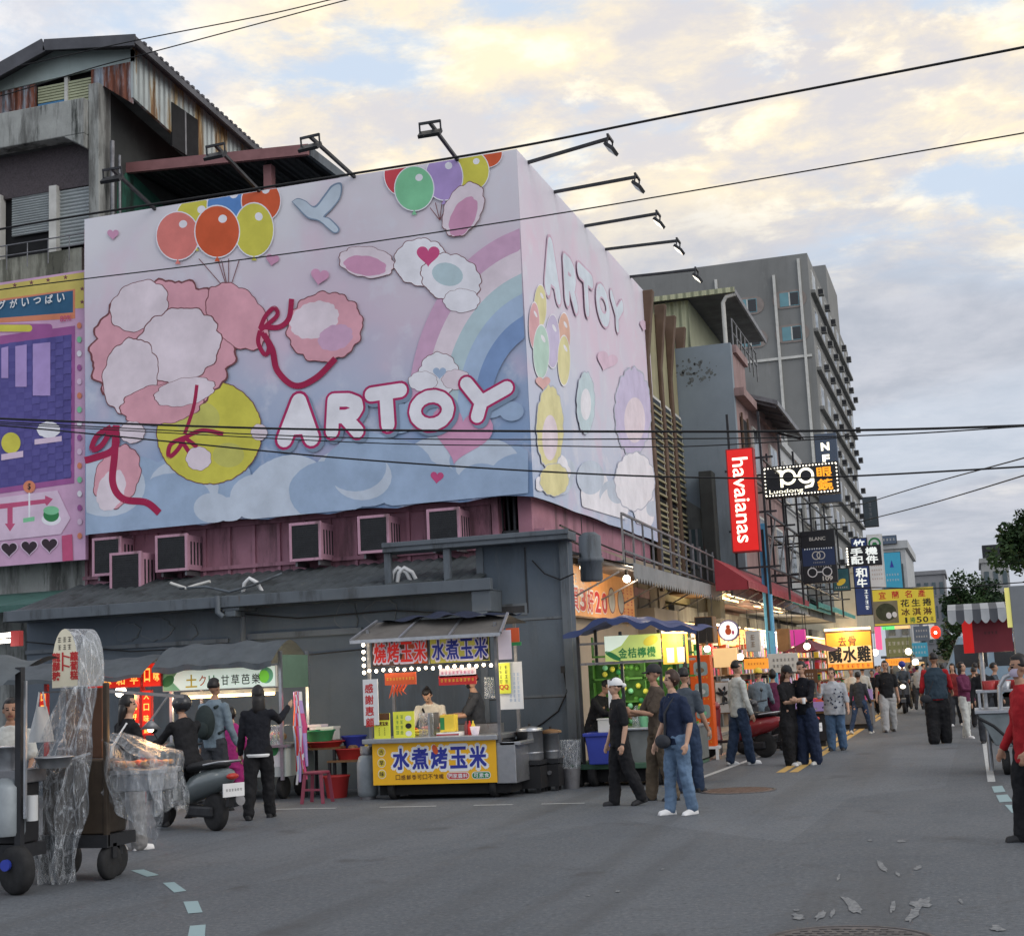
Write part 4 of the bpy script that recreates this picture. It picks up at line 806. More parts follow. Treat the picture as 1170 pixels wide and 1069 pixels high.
# penthouse of pale green tin on its roof
mat('tin_green', (.40, .41, .27), .6, .1, var=.15, vs=1, wave=('X', .22), streak=((.25, .24, .15), .6, .8, 3))
Yt = Yq+.6; p0 = PY(738, 345, Yt); p1 = PY(787, 350, Yt); zt2 = PY(760, 346, Yt).z; xa, xb3 = PY(736, 345, Yt).x-2, PY(786, 345, Yt).x
t = thing('rooftop_shed', 'pale green tin shed with wide overhanging roof on top of the blue grey building', 'shed', ((xa+xb3)/2, Yt+2, zq))
b = MB(); b.box(xa, Yt, zq-1.2, xb3, Yt+.1, zt2, 'tin_green'); b.box(xb3-.1, Yt+.1, zq-1.2, xb3, Yt+6, zt2, 'tin_green'); b.build('wall', t)
xo = PY(840, 346, Yt).x; b = MB(); b.add([(xa, Yt-.3, zt2+.02), (xo, Yt-.3, zt2+.02), (xo, Yt+6, zt2-.05), (xa, Yt+6, zt2-.05)], [(0, 1, 2, 3)], 'roof_dark'); b.bar((xa, Yt-.33, zt2+.05), (xo+.05, Yt-.33, zt2+.05), .05, .14, 'tin_green'); b.bar((xo+.03, Yt-.3, zt2+.02), (xo+.03, Yt+6, zt2-.05), .06, .14, 'dull_steel')
b.build('roof', t)
b = MB(); x = PY(829, 370, Yt).x; b.tube([(x, Yt-.2, zq-.1), (x, Yt-.2, zt2-.25), (x+.1, Yt-.22, zt2-.1), (x+.35, Yt-.22, zt2-.05)], .06, 'offwhite', 8); b.build('downpipe', t)
b = MB()
for k in range(7): b.tube([(xo-.2, Yt+.4+.8*k, zq), (xo-.2, Yt+.4+.8*k, zq+.9)], .025, 'dull_steel', 6)
for z in (.5, .9): b.tube([(xo-.2, Yt+.4, zq+z), (xo-.2, Yt+5.2, zq+z)], .025, 'dull_steel', 6)
b.build('railing', t)
# low grey building in front of the blue wall with a dark pillar
mat('grey_dirty', (.13, .135, .13), .85, var=.35, vs=1.5, streak=((.05, .05, .048), .45, .75, 2.5))
t = thing('low_grey_building', 'low dirty grey building with dark corner pillar below the blue grey wall', 'building', (XS, y1+1.2, 0))
Yl = y1-.2; xg0, xg1 = PY(784, 600, Yl).x, PY(815, 600, Yl).x
b = MB(); b.prism(FX(0, Yl, 0), [(xg0-.3, 3.2), (xg1, 3.2), (xg1, PY(810, 590, Yl).z), (xg0-.3, PY(785, 560, Yl).z)], -.3, 0, 'grey_dirty'); b.build('wall', t)
b = MB(); xd = PY(804, 600, Yl).x; xd2 = PY(819, 600, Yl).x; b.box(xd, Yl-.3, 3.0, xd2, Yl+.4, PY(812, 539, Yl).z, 'dark_wall'); b.build('pillar', t, bev=.02)
b = MB(); b.box(xg0+.1, Yl-.04, PY(790, 650, Yl).z, xg1-.1, Yl-.001, PY(790, 605, Yl).z, 'glass'); 
for k in range(4): x = xg0+.1+(xg1-xg0-.2)*k/3; b.box(x-.03, Yl-.07, PY(790, 650, Yl).z, x+.03, Yl-.041, PY(790, 605, Yl).z, 'dull_steel')
b.build('window', t)
# buildings further down
def shop_block(name, label, X, ya, yb, z, wm, wins=True, rows=2, seed=0):
    t = thing(name, label, 'building', (X-3, (ya+yb)/2, 0)); rnd = random.Random(seed)
    b = MB(); b.box(X-8, ya, 3.5, X, yb, z, wm); b.box(X-8, ya, 0, XS-.3, yb, 3.5, wm); b.box(X-8, ya-.06, z-.1, X+.12, yb, z+.15, wm); b.build('wall', t)
    if wins:
        h = (z-4)/rows
        for r in range(rows):
            n = max(1, int((yb-ya)/2.6))
            for k in range(n):
                yc = ya+(yb-ya)*(k+.5)/n; z0 = 4.1+h*r+.5; b = MB(); b.box(X+.001, yc-.85, z0, X+.06, yc+.85, z0+h*.55, 'offwhite'); wf = b.build('window', t); b = MB(); b.box(X+.061, yc-.78, z0+.07, X+.066, yc-.03, z0+h*.55-.07, 'dark_glass'); b.box(X+.061, yc+.03, z0+.07, X+.066, yc+.78, z0+h*.55-.07, 'glass'); b.build('glazing', wf)
    return t
yP = ye_+.1
t = shop_block('pink_shop_house', 'faded pink shop house behind the 109 sign with a sloping tin veranda roof', XD, yP, yP+7.5, PX(888, 500, XD).z, 'pink_old', seed=1)
pa, pb = PX(858, 438, XS-.2), PX(900, 480, XS+.9)
b = MB(); zc = PX(866, 436, XD+.6).z; XV = XD-.1; b.add([(XV-1.8, yP+.2, zc+.6), (XV+1.0, yP+.2, zc-.35), (XV+1.0, yP+7.2, zc-.35), (XV-1.8, yP+7.2, zc+.6)], [(0, 1, 2, 3)], 'roof_dark'); b.bar((XV+1.0, yP+.2, zc-.38), (XV+1.0, yP+7.2, zc-.38), .06, .14, 'dull_steel'); b.bar((XV-1.8, yP+.17, zc+.58), (XV+1.02, yP+.17, zc-.37), .05, .12, 'dull_steel')
for k in range(5): b.bar((XV-1.7, yP+.4+1.6*k, zc+.48), (XV+.95, yP+.4+1.6*k, zc-.45), .06, .08, 'dull_steel')
b.build('veranda_roof', t)
mat('white_tile', (.42, .43, .43), .6, var=.15, vs=2, streak=((.2, .2, .19), .55, .8, 3)); mat('cream_wall', (.42, .38, .28), .75, var=.2, streak=((.2, .18, .14), .55, .8, 3))
shop_block('white_tile_house', 'narrow white tiled shop house standing right of the pink one', XD, yP+7.6, yP+13.5, PX(925, 545, XD).z, 'white_tile', rows=2, seed=2)
shop_block('grey_row_house', 'grey row house with dark windows behind the stacked shop signs', XD, yP+13.6, yP+24, PX(955, 590, XD).z, 'grey_dirty', rows=2, seed=3)
shop_block('cream_row_house', 'low cream row house partly behind the phone parts sign', XD, 77, 92, 6.5, 'cream_wall', rows=1, seed=4)
# tall grey slab block
mat('slab_grey', (.215, .216, .208), .8, var=.16, vs=.25, fine=.1, bump=.15, bs=3, streak=[((.155, .156, .15), .48, .66, .35), ((.26, .26, .25), .58, .7, .8)])
Xt = -9.6; pk = PX(922, 289, Xt); Yt0, zT = pk.y, pk.z
xl_ = PY(712, 330, Yt0).x-3; Yt1 = PX(985, 600, Xt).y
t = thing('grey_apartment_block', 'tall grey apartment block with oval windows on its blank end wall', 'building', (Xt-8, Yt0+10, 0))
b = MB(); b.box(xl_, Yt0, 0, Xt, Yt1, zT, 'slab_grey'); b.build('wall', t)
b = MB(); pz = PX(950, 306, Xt-.5); b.box(Xt-3.5, Yt0+22, zT, Xt-.3, Yt0+34, zT+5.0, 'slab_grey'); b.build('stair_tower', t)
FT = FX(0, Yt0, 0)
def TQ(x, y): p = PY(x, y, Yt0); return p.x, p.z
mat('oval_pink', (.26, .22, .2), .7); mat('win_cyan', (.12, .28, .32), .2, var=.3, vs=.5, spec=.6)
for (cx, cy) in ((902, 342), (905, 381), (854, 350), (858, 388)):
    x, z = TQ(cx, cy); w, h = 1.32, .72
    b = MB(); P = [(x+(w-h)*s_+h*cos(a)*1.0, z+h*sin(a)) for s_, aa in ((1, range(-90, 91, 15)), (-1, range(90, 271, 15))) for a in [radians(v) for v in aa]]
    b.prism(FT, P, .0, .06, 'oval_pink'); ov = b.build('oval_window', t); b = MB(); b.fbox(FT, x-.75, z-.55, .061, x+.75, z+.55, .08, 'win_cyan'); b.fbox(FT, x-.05, z-.55, .081, x+.05, z+.55, .1, 'offwhite'); b.fbox(FT, x+.06, z-.5, .081, x+.7, z+.5, .085, 'dark_glass'); b.build('sash', ov)
b = MB()
for px, y0_, y1_ in ((912, 296, 560), (884, 315, 560), (818, 320, 345)): x, za_ = TQ(px, y0_); zb_2 = TQ(px+6, y1_)[1]; b.box(x-.1, Yt0-.2, zb_2, x+.1, Yt0-.001, za_, 'offwhite')
x0_, z0_ = TQ(850, 416); x1_, _ = TQ(928, 408); b.box(x0_, Yt0-.15, z0_, x1_, Yt0-.002, z0_+.2, 'offwhite'); b.build('drainpipe', t)
nfl = int(zT/3.1); rw = random.Random(9)
b = MB()
for k in range(1, nfl): z = zT-3.1*k; b.box(Xt, Yt0+.5, z, Xt+.35, Yt1-.2, z+.25, 'slab_grey')
b.build('floor_ledge', t)
for k in range(1, nfl):
    z = zT-3.1*k
    for j in range(7):
        y = Yt0+3+(Yt1-Yt0-6)*j/6
        b = MB(); b.box(Xt+.001, y-1.3, z+.5, Xt+.08, y+1.3, z+2.2, 'offwhite'); b.box(Xt+.081, y-1.2, z+.6, Xt+.09, y-.04, z+2.1, 'dark_glass'); b.box(Xt+.081, y+.04, z+.6, Xt+.09, y+1.2, z+2.1, 'glass'); b.build('window', t)
        if rw.random() < .75:
            b = MB(); b.box(Xt+.36, y-.2, z+.35, Xt+.8, y+.5, z+.85, 'slab_grey'); b.box(Xt+.4, y-.206, z+.4, Xt+.76, y-.201, z+.8, 'dark_metal'); b.build('window_unit', t)
# iron scaffold and cages on the house fronts
t = thing('sign_scaffold', 'rusty steel scaffold carrying the street signs above the awnings', 'scaffold', (XD+.6, 45, 4))
b = MB(); rs = random.Random(2)
for y in (36.5, 40.5, 44, 48, 53, 58):
    for x in (XD+.1, XD+.9): b.bar((x, y, 3.5), (x, y, 8.2 if y < 50 else 7.4), .06, .06, 'dark_metal')
    for z in (4.2, 5.6, 7.0): b.bar((XD+.1, y, z), (XD+1.2, y, z), .05, .05, 'dark_metal')
for z in (4.2, 5.6, 7.0):
    for x in (XD+.1, XD+.9): b.bar((x, 36.5, z), (x, 58, z), .05, .05, 'dark_metal')
for k in range(10): y = 36.5+2.2*k; b.bar((XD+.9, y, 4.2), (XD+.9, y+2, 5.6), .04, .04, 'dull_steel')
b.build('bars', t)
# far end of the street
def far_block(name, label, px0, px1, pytop, Y, m, rows, cols):
    p = PY(px0, pytop, Y); q = PY(px1, pytop, Y); t = thing(name, label, 'building', ((p.x+q.x)/2, Y+5, 0))
    b = MB(); b.box(p.x, Y, 0, q.x, Y+14, p.z, m); b.box(p.x-.2, Y-.2, p.z, q.x+.2, Y+14, p.z+.5, m); b.build('wall', t)
    for r in range(rows):
        for c in range(cols):
            w = (q.x-p.x)/cols; z = p.z-1.0-3.0*r; b = MB(); b.box(p.x+w*(c+.25), Y-.08, z-1.6, p.x+w*(c+.75), Y-.001, z, 'glass'); b.box(p.x+w*(c+.2), Y-.12, z-1.75, p.x+w*(c+.8), Y-.001, z-1.61, m); b.build('window', t)
    return t
mat('far_grey', (.26, .26, .27), .85, var=.2, vs=.3, streak=((.14, .14, .14), .5, .8, .8)); mat('far_pale', (.38, .38, .37), .85, var=.2, vs=.3, streak=((.2, .2, .2), .5, .8, .8))
far_block('distant_grey_block', 'distant grey residential block above the yellow dessert sign', 1036, 1079, 658, 190, 'far_grey', 6, 5)
far_block('distant_white_tower', 'distant pale tower with rooftop tank between the two trees', 1121, 1152, 643, 170, 'far_pale', 5, 3)
tt = [o for o in COL.objects if o.get('label', '').startswith('distant pale tower')][0]
p = PY(1136, 640, 172); b = MB(); b.box(p.x-1.2, 172, p.z-.6, p.x+1.2, 175, p.z+1.8, 'dark_metal'); b.build('roof_tank', tt)
t = far_block('street_end_house', 'white four storey house with green roof sign at the end of the left row', 1004, 1034, 628, 96, 'white_tile', 4, 2)
# ================================================================ trees
mat('bark', (.08, .06, .045), .9, var=.4, vs=6, bump=.5)
def leafmat(n, c):
    m = mat(n, c, .6, var=.5, vs=1.2, spec=.2); return m
leafmat('leaf_a', (.030, .062, .022)); leafmat('leaf_b', (.048, .088, .03)); leafmat('leaf_c', (.018, .04, .018))
def tree(name, label, x, y, zc, rx, rz, nleaf, ls, seed):
    t = thing(name, label, 'tree', (x, y, 0)); r = random.Random(seed)
    b = MB(); b.tube([(x, y, 0), (x+.1, y, zc*.35), (x, y+.1, zc*.7), (x-.05, y, zc+rz*.3)], [.26, .2, .16, .06], 'bark', 10)
    tips = []
    for k in range(16):
        a = 2*pi*r.random(); e = -.2+1.3*r.random(); s0 = zc*(.55+.4*r.random()); tip = Vector((x+rx*.85*cos(a)*cos(e), y+rx*.85*sin(a)*cos(e), zc+rz*.85*sin(e))); tips.append(tip)
        b.tube([(x, y, s0), Vector((x, y, s0)).lerp(tip, .5)+Vector((0, 0, .15)), tip], [.09, .05, .015], 'bark', 6)
    b.build('trunk', t)
    b = MB(); cl = []
    for k in range(46):
        a = 2*pi*r.random(); e = math.asin(max(-1, min(1, -.55+1.5*r.random()))); q = (.45+.6*r.random()); cl.append((Vector((x+rx*q*cos(a)*cos(e), y+rx*q*sin(a)*cos(e), zc+rz*q*sin(e))), rx*(.16+.2*r.random())))
    for k in range(nleaf):
        c, cr = cl[k % len(cl)]; d = Vector((r.gauss(0, 1), r.gauss(0, 1), r.gauss(0, .8))); d = d/max(.6, d.length)*cr*r.random()**.4; p = c+d
        u = Vector((r.gauss(0, 1), r.gauss(0, 1), r.gauss(0, .7))).normalized(); v = u.orthogonal().normalized(); v = (v*cos(k)+u.cross(v)*sin(k)); s = ls*(.6+.8*r.random())
        b.add([p-u*s*.5, p+v*s*.3, p+u*s*.6, p-v*s*.3], [(0, 1, 2, 3)], ('leaf_a', 'leaf_b', 'leaf_c')[(k % len(cl)) % 3 if r.random() < .7 else k % 3])
    b.build('crown', t)
p = PY(1203, 622, 58); tree('street_tree', 'dark green tree crown reaching in at the right edge of the sky', p.x, 58, p.z, 2.1, 1.5, 15000, .2, 1)
p = PY(1113, 690, 105); tree('street_tree', 'rounded tree in the distance between the yellow sign and striped canopy', p.x, 105, p.z, 2.1, 2.0, 7000, .24, 2)
p = PY(1096, 735, 70); tree('street_tree', 'small dark bush like tree behind the red stall box near street end', p.x, 70, p.z, 1.0, 1.2, 2600, .16, 3)
# ================================================================ overhead wires
def wire(label, pts, r, Y=None, sag=0):
    if pts[-1][0] > 1240: (u0, v0), (u1, v1) = pts[-2], pts[-1]; k = 900/(u1-u0); pts = pts+[(u1+900, v1+(v1-v0)*k*.8)]; Y = Y if not isinstance(Y, list) else [Y[0], Y[1]-6]
    P = [PY(x, y, (Y if not isinstance(Y, (list, tuple)) else Y[0]+(Y[1]-Y[0])*i/(len(pts)-1))) for i, (x, y) in enumerate(pts)]
    q = []
    for i in range(len(P)-1):
        a, b_, c_, d = P[max(i-1, 0)], P[i], P[i+1], P[min(i+2, len(P)-1)]
        for k in range(8): s_ = k/8; q.append(.5*(2*b_+(c_-a)*s_+(2*a-5*b_+4*c_-d)*s_*s_+(3*b_-a-3*c_+d)*s_**3))
    q.append(P[-1])
    b = MB(); b.tube(q, r, 'wire', 6); o = b.build('overhead_wire'); tag(o, label, 'wire', 'overhead wires')
wire('thick black cable running along the billboard top and up to the right', [(-120, 296), (0, 262), (290, 216), (400, 199), (590, 168), (780, 130), (1170, 54), (1300, 26)], .022, 21.5)
wire('thin wire slanting across the middle of the billboard balloons to the upper right', [(-120, 352), (0, 331), (250, 300), (400, 280), (600, 250), (780, 220), (1170, 152), (1300, 128)], .011, 20.5)
wire('upper of two wires crossing the sky from the penthouse roof', [(20, 76), (152, 47), (300, 18), (390, -3), (520, -32)], .012, 22)
wire('lower of two wires crossing the sky from the penthouse window', [(-60, 122), (0, 110), (105, 78), (165, 62), (300, 26), (405, -2), (520, -30)], .012, 21.8)
wire('thick pair cable crossing level over the red vertical sign', [(-120, 472), (0, 478), (200, 486), (400, 491), (780, 493), (1000, 491), (1170, 486), (1300, 480)], .017, 19.5)
wire('level wire just under the thick cable across the billboard', [(-120, 476), (0, 482), (400, 500), (780, 501), (1000, 497), (1170, 487), (1300, 478)], .009, 19.2)
wire('third level wire across the billboard letters', [(-120, 478), (0, 484), (400, 505), (610, 509), (780, 510), (960, 500)], .008, 19.0)
wire('lowest wire sagging across the billboard clouds and the 109 sign', [(-120, 480), (0, 486), (200, 505), (400, 524), (610, 538), (780, 545), (940, 545), (1170, 533), (1300, 524)], .012, 18.8)
wire('steep wire dropping from upper right to the dark vertical sign', [(985, 576), (1060, 553), (1170, 523), (1290, 488)], .02, [62, 24])
wire('second steep wire dropping from the right below the other', [(985, 595), (1060, 576), (1170, 543), (1290, 504)], .02, [62, 24])
wire('thin span wire holding the yellow dessert sign', [(940, 673), (997, 671), (1068, 672), (1170, 665), (1250, 661)], .018, 48)
for i, (dy, lab) in enumerate(((0, 'black cable bundle draped along the eaves above the scalloped awning'), (12, 'lower cable following the grey scalloped awning down the street'), (-12, 'upper cable looping along the first floor cages'))):
    wire(lab, [(640, 612+dy), (690, 634+dy*.9), (740, 652+dy*.8), (800, 672+dy*.6), (860, 692+dy*.4), (920, 702)], .02, [23.2, 48])
# ================================================================ signs over the street
def rect(p0, y0, p1, y1, Y):
    cx, cy = (p0+p1)/2, (y0+y1)/2
    return PY(p0, cy, Y).x, PY(cx, y1, Y).z, PY(p1, cy, Y).x, PY(cx, y0, Y).z
def marks(b, fr, x0, z0, x1, z1, rows, cols, m, w=.004, seed=1):       # rows of dense brush-like character strokes too small to read
    r = random.Random(seed); cw, ch = (x1-x0)/cols, (z1-z0)/rows
    for i in range(rows):
        for j in range(cols):
            cx, cz = x0+cw*(j+.5), z0+ch*(i+.5); s = min(cw, ch)*.36
            for k in range(3): zz = cz+s*(k-1)*.8; l = s*(.6+.4*r.random()); b.poly(fr, [(cx-l, zz-s*.12), (cx+l, zz-s*.12), (cx+l, zz+s*.12), (cx-l, zz+s*.12)], w, m)
            d = s*(r.random()-.5)*.8; b.poly(fr, [(cx+d-s*.12, cz-s), (cx+d+s*.12, cz-s), (cx+d+s*.12, cz+s), (cx+d-s*.12, cz+s)], w+.0008, m)
def signbox(name, label, p0, y0, p1, y1, Y, m, depth=.18, edge='dark_metal', group=None, cat='sign', hang=None):
    x0, z0, x1, z1 = rect(p0, y0, p1, y1, Y); t = thing(name, label, cat, ((x0+x1)/2, Y, z0), group)
    b = MB(); b.box(x0-.03, Y+.004, z0-.03, x1+.03, Y+depth, z1+.03, edge); 
    b.build('case', t, bev=.008)
    if hang is not None:
        b = MB()
        for z in (z0+.2*(z1-z0), z0+.8*(z1-z0)): b.bar((hang, Y+depth/2, z), (x0-.031, Y+depth/2, z), .05, .05, 'dark_metal')
        b.build('bracket', t)
    return t, FX(0, Y, 0), x0, z0, x1, z1, m
def face(t, fr, x0, z0, x1, z1, m): b = MB(); b.poly(fr, [(x0, z0), (x1, z0), (x1, z1), (x0, z1)], 0, m); return b
lit('lit_red', S(214, 34, 30), .55); lit('lit_white', S(235, 240, 236), .55); lit('lit_orange', S(232, 150, 52), .7); lit('lit_cream', S(240, 200, 140), .5); lit('glow_white', S(255, 248, 222), 1.6); lit('glow_orange', S(246, 160, 40), 1.0)
mat('sign_black', (.022, .024, .028), .4, var=.2); mat('sign_navy', (.03, .05, .12), .45, var=.2); mat('sign_slate', (.09, .12, .17), .5, var=.15); mat('sign_blue', (.03, .06, .2), .45, var=.2)
lit('sign_yellow', (.62, .50, .05), .22); lit('sign_cyan', (.04, .28, .42), .15)
# red vertical banner sign
t, fr, x0, z0, x1, z1, m = signbox('red_vertical_sign', 'tall red lit sign with white lettering havaianas running downwards', 834, 513, 863, 629, 36, 'lit_red', .35, 'red_plastic', hang=XD)
b = face(t, fr, x0, z0, x1, z1, 'lit_red'); b.text('havaianas', fr, (x0+x1)/2, (z0+z1)/2, (z1-z0)*.84, (x1-x0)*.62, 'glow_white', .006, .008, -90); b.build('face', t)
# 109 spectacles sign
t, fr, x0, z0, x1, z1, m = signbox('spectacles_sign', 'black lit optician sign with white 109 Luodong and orange characters framed by bulbs', 873, 531, 958, 565, 40, 'sign_black', .3, hang=XD)
b = face(t, fr, x0, z0, x1, z1, 'sign_black'); W_, H_ = x1-x0, z1-z0
def ring(b, fr, cx, cz, ro, ri, m, w=.008, n=28):
    V = [fr(cx+ro*cos(2*pi*k/n), cz+ro*sin(2*pi*k/n), w) for k in range(n)]+[fr(cx+ri*cos(2*pi*k/n), cz+ri*sin(2*pi*k/n), w) for k in range(n)]
    b.add(V, [(k, (k+1) % n, n+(k+1) % n, n+k) for k in range(n)], m)
g = 'glow_white'; ro = H_*.27; zc = z0+H_*.63; a0, a1 = x0+W_*.33, x0+W_*.57
ring(b, fr, a0, zc, ro, ro*.68, g); ring(b, fr, a1, zc, ro, ro*.68, g)
b.poly(fr, [(a0-ro*1.0, zc-ro*1.25), (a0-ro*.66, zc-ro*1.25), (a0-ro*.66, zc+ro*.9), (a0-ro*1.0, zc+ro*.9)], .009, g); b.poly(fr, [(a0-ro*1.55, zc+ro*.62), (a0-ro*.8, zc+ro*.62), (a0-ro*.8, zc+ro*.95), (a0-ro*1.55, zc+ro*.95)], .0095, g)
b.poly(fr, [(a0+ro*.7, zc-ro*.16), (a1-ro*.7, zc-ro*.16), (a1-ro*.7, zc+ro*.16), (a0+ro*.7, zc+ro*.16)], .009, g)
b.poly(fr, [(a1+ro*.68, zc-ro*.9), (a1+ro*.98, zc-ro*.9), (a1+ro*.98, zc), (a1+ro*.68, zc)], .0095, g); P = [(a1+ro*.98, zc-ro*.88), (a1+ro*.75, zc-ro*1.45), (a1-ro*.2, zc-ro*1.6), (a1-ro*.2, zc-ro*1.28), (a1+ro*.5, zc-ro*1.15), (a1+ro*.68, zc-ro*.85)]; b.poly(fr, P, .010, g)
b.text('Luodong', fr, x0+W_*.29, z0+H_*.15, W_*.46, H_*.17, g, .008, 0); b.text('眼', fr, x0+W_*.82, z0+H_*.68, W_*.2, H_*.36, 'glow_orange', .008, .03); b.text('鏡', fr, x0+W_*.82, z0+H_*.28, W_*.2, H_*.36, 'glow_orange', .008, .03)
b.build('face', t)
b = MB()
for k in range(23):
    for z in (z0+.03, z1-.03): b.ell(fr(x0+W_*(k+.5)/23, z, .02), .022, 'led_white', 6, 4)
for k in range(8):
    for x in (x0+.03, x1-.03): b.ell(fr(x, z0+H_*(k+.5)/8, .02), .022, 'led_white', 6, 4)
b.build('bulb_border', t)
t, fr, x0, z0, x1, z1, m = signbox('vertical_panel_sign', 'slate blue vertical sign with letters N F rising behind the 109 sign', 934, 496, 957, 573, 41.5, 'sign_slate', .25, 'sign_slate')
b = face(t, fr, x0, z0, x1, z1, 'sign_slate'); b.text('N', fr, (x0+x1)/2-.02, z0+(z1-z0)*.82, (x1-x0)*.42, (z1-z0)*.12, g, .006, .05); b.text('F', fr, (x0+x1)/2-.02, z0+(z1-z0)*.64, (x1-x0)*.36, (z1-z0)*.12, g, .006, .05); b.build('face', t)
t, fr, x0, z0, x1, z1, m = signbox('dark_vertical_sign', 'small dark vertical sign hanging high and alone against the sky', 987, 568, 1002, 601, 62, 'sign_slate', .25, hang=-8)
b = face(t, fr, x0, z0, x1, z1, mat('sign_dim', (.045, .06, .07), .5)); marks(b, fr, x0+.1, z0+.2, x1-.1, z1-.2, 4, 1, 'dull_steel', .006); b.build('face', t)
# stacked optician panels
t, fr, x0, z0, x1, z1, m = signbox('stacked_shop_sign', 'three stacked dark shop sign panels, blue in the middle, spectacles at the bottom', 917, 607, 954, 665, 44, 'sign_black', .25, hang=XD)
H_ = z1-z0; b = face(t, fr, x0, z0+H_*.68, x1, z1, 'sign_black'); b.text('BLANC', fr, (x0+x1)/2, z0+H_*.86, (x1-x0)*.5, H_*.07, 'offwhite', .006, .02); b.build('upper_panel', t)
b = face(t, fr, x0, z0+H_*.33, x1, z0+H_*.68, 'sign_navy'); ring(b, fr, (x0+x1)/2-.07, z0+H_*.53, .13, .1, 'offwhite', .006, 20); ring(b, fr, (x0+x1)/2+.07, z0+H_*.53, .13, .1, 'offwhite', .0065, 20); marks(b, fr, x0+.3, z0+H_*.36, x1-.3, z0+H_*.42, 1, 7, 'offwhite', .006); marks(b, fr, x0+.05, z0+H_*.645, x1-.05, z0+H_*.68, 1, 12, 'lit_white', .006); b.build('middle_panel', t)
b = face(t, fr, x0, z0, x1, z0+H_*.33, 'sign_black'); c_ = (x0+x1)/2
for s_ in (-1, 1): ring(b, fr, c_+.22*s_, z0+H_*.2, .15, .12, 'white', .006, 20)
b.poly(fr, [(c_-.08, z0+H_*.2-.015), (c_+.08, z0+H_*.2-.015), (c_+.08, z0+H_*.2+.02), (c_-.08, z0+H_*.2+.02)], .006, 'white'); b.text('109', fr, c_+.22, z0+H_*.07, .3, .14, 'offwhite', .006, .03); marks(b, fr, x0+.2, z0+H_*.29, x1-.1, z0+H_*.325, 1, 9, 'offwhite', .006); b.build('lower_panel', t)
t, fr, x0, z0, x1, z1, m = signbox('teal_poster_sign', 'teal poster sign with a golden splash below the stacked panels', 952, 650, 970, 674, 47, 'sign_slate', .15)
b = face(t, fr, x0, z0, x1, z1, mat('teal_ink', (.03, .11, .13), .5, var=.4, vs=3)); b.poly(fr, ellipse((x0+x1)/2, z0+(z1-z0)*.38, .16, .09, 14, 30), .004, 'yellow_ink'); marks(b, fr, x0+.05, z0+.03, x1-.05, z0+.14, 1, 6, 'offwhite'); b.build('face', t)
t, fr, x0, z0, x1, z1, m = signbox('phone_parts_sign', 'black sign with four large white characters for phone accessories', 969, 624, 1006, 645, 50, 'sign_black', .25)
b = face(t, fr, x0, z0, x1, z1, 'sign_black')
for i, ch in enumerate('手機配件'): b.text(ch, fr, x0+(x1-x0)*(.27+.46*(i % 2)), z1-(z1-z0)*(.27+.46*(i//2)), (x1-x0)*.36, (z1-z0)*.4, 'lit_white', .006, .04)
b.build('face', t)
b = MB()
for k in range(7): b.ell(fr(x0-.02, z0+(z1-z0)*(k+.5)/7, .02), .03, 'led_white', 6, 4)
b.build('bulb_border', t)
t, fr, x0, z0, x1, z1, m = signbox('wagyu_sign', 'tall blue vertical sign with white characters behind the phone accessories sign', 976, 615, 993, 702, 52.5, 'sign_blue', .25)
b = face(t, fr, x0, z0, x1, z1, 'sign_blue'); cx = (x0+x1)/2; b.text('和', fr, cx, PY(984, 654, 52.5).z, .38, .34, 'lit_white', .006, .04); b.text('牛', fr, cx, PY(985, 666, 52.5).z, .34, .34, 'lit_white', .006, .04); b.text('竹', fr, cx, PY(984, 621, 52.5).z, .38, .3, 'lit_white', .006, .04); marks(b, fr, cx+.02, z0+.15, x1-.05, z0+.9, 4, 1, 'lit_white'); b.build('face', t)
t, fr, x0, z0, x1, z1, m = signbox('white_menu_sign', 'white vertical sign with a green round emblem on top and a price list', 993, 611, 1009, 671, 57, 'lit_white', .2, 'offwhite')
b = face(t, fr, x0, z0, x1, z1, 'white'); cx = (x0+x1)/2; zz_ = z1-.33; ring(b, fr, cx, zz_, .24, .17, 'green_ink', .006, 24); b.poly(fr, [(cx-.12, zz_-.08), (cx+.12, zz_-.08), (cx+.06, zz_+.05), (cx-.06, zz_+.05)], .006, 'green_ink'); marks(b, fr, x0+.05, z0+.25, x1-.05, z0+1.1, 5, 5, mat('list_ink', (.4, .22, .15), .6)); b.build('face', t)
t, fr, x0, z0, x1, z1, m = signbox('cyan_vertical_sign', 'cyan blue vertical sign on the white house at the end of the row', 1009, 631, 1030, 672, 90, 'sign_cyan', .3)
b = face(t, fr, x0, z0, x1, z1, 'sign_cyan'); marks(b, fr, x0+.15, z0+.35, x1-.15, z0+1.0, 2, 5, 'offwhite', .008); b.poly(fr, [((x0+x1)/2-.12, z1-.9), ((x0+x1)/2+.12, z1-.9), ((x0+x1)/2, z1-.45)], .008, 'blue_ink'); b.build('face', t)
t, fr, x0, z0, x1, z1, m = signbox('roof_edge_sign', 'grey lettered sign board along the top of the white end house', 1007, 612, 1024, 621, 95.6, 'sign_slate', .2)
b = face(t, fr, x0, z0, x1, z1, 'sign_slate'); marks(b, fr, x0+.05, z0+.08, x1-.05, z1-.05, 1, 4, 'offwhite', .008); b.build('face', t)
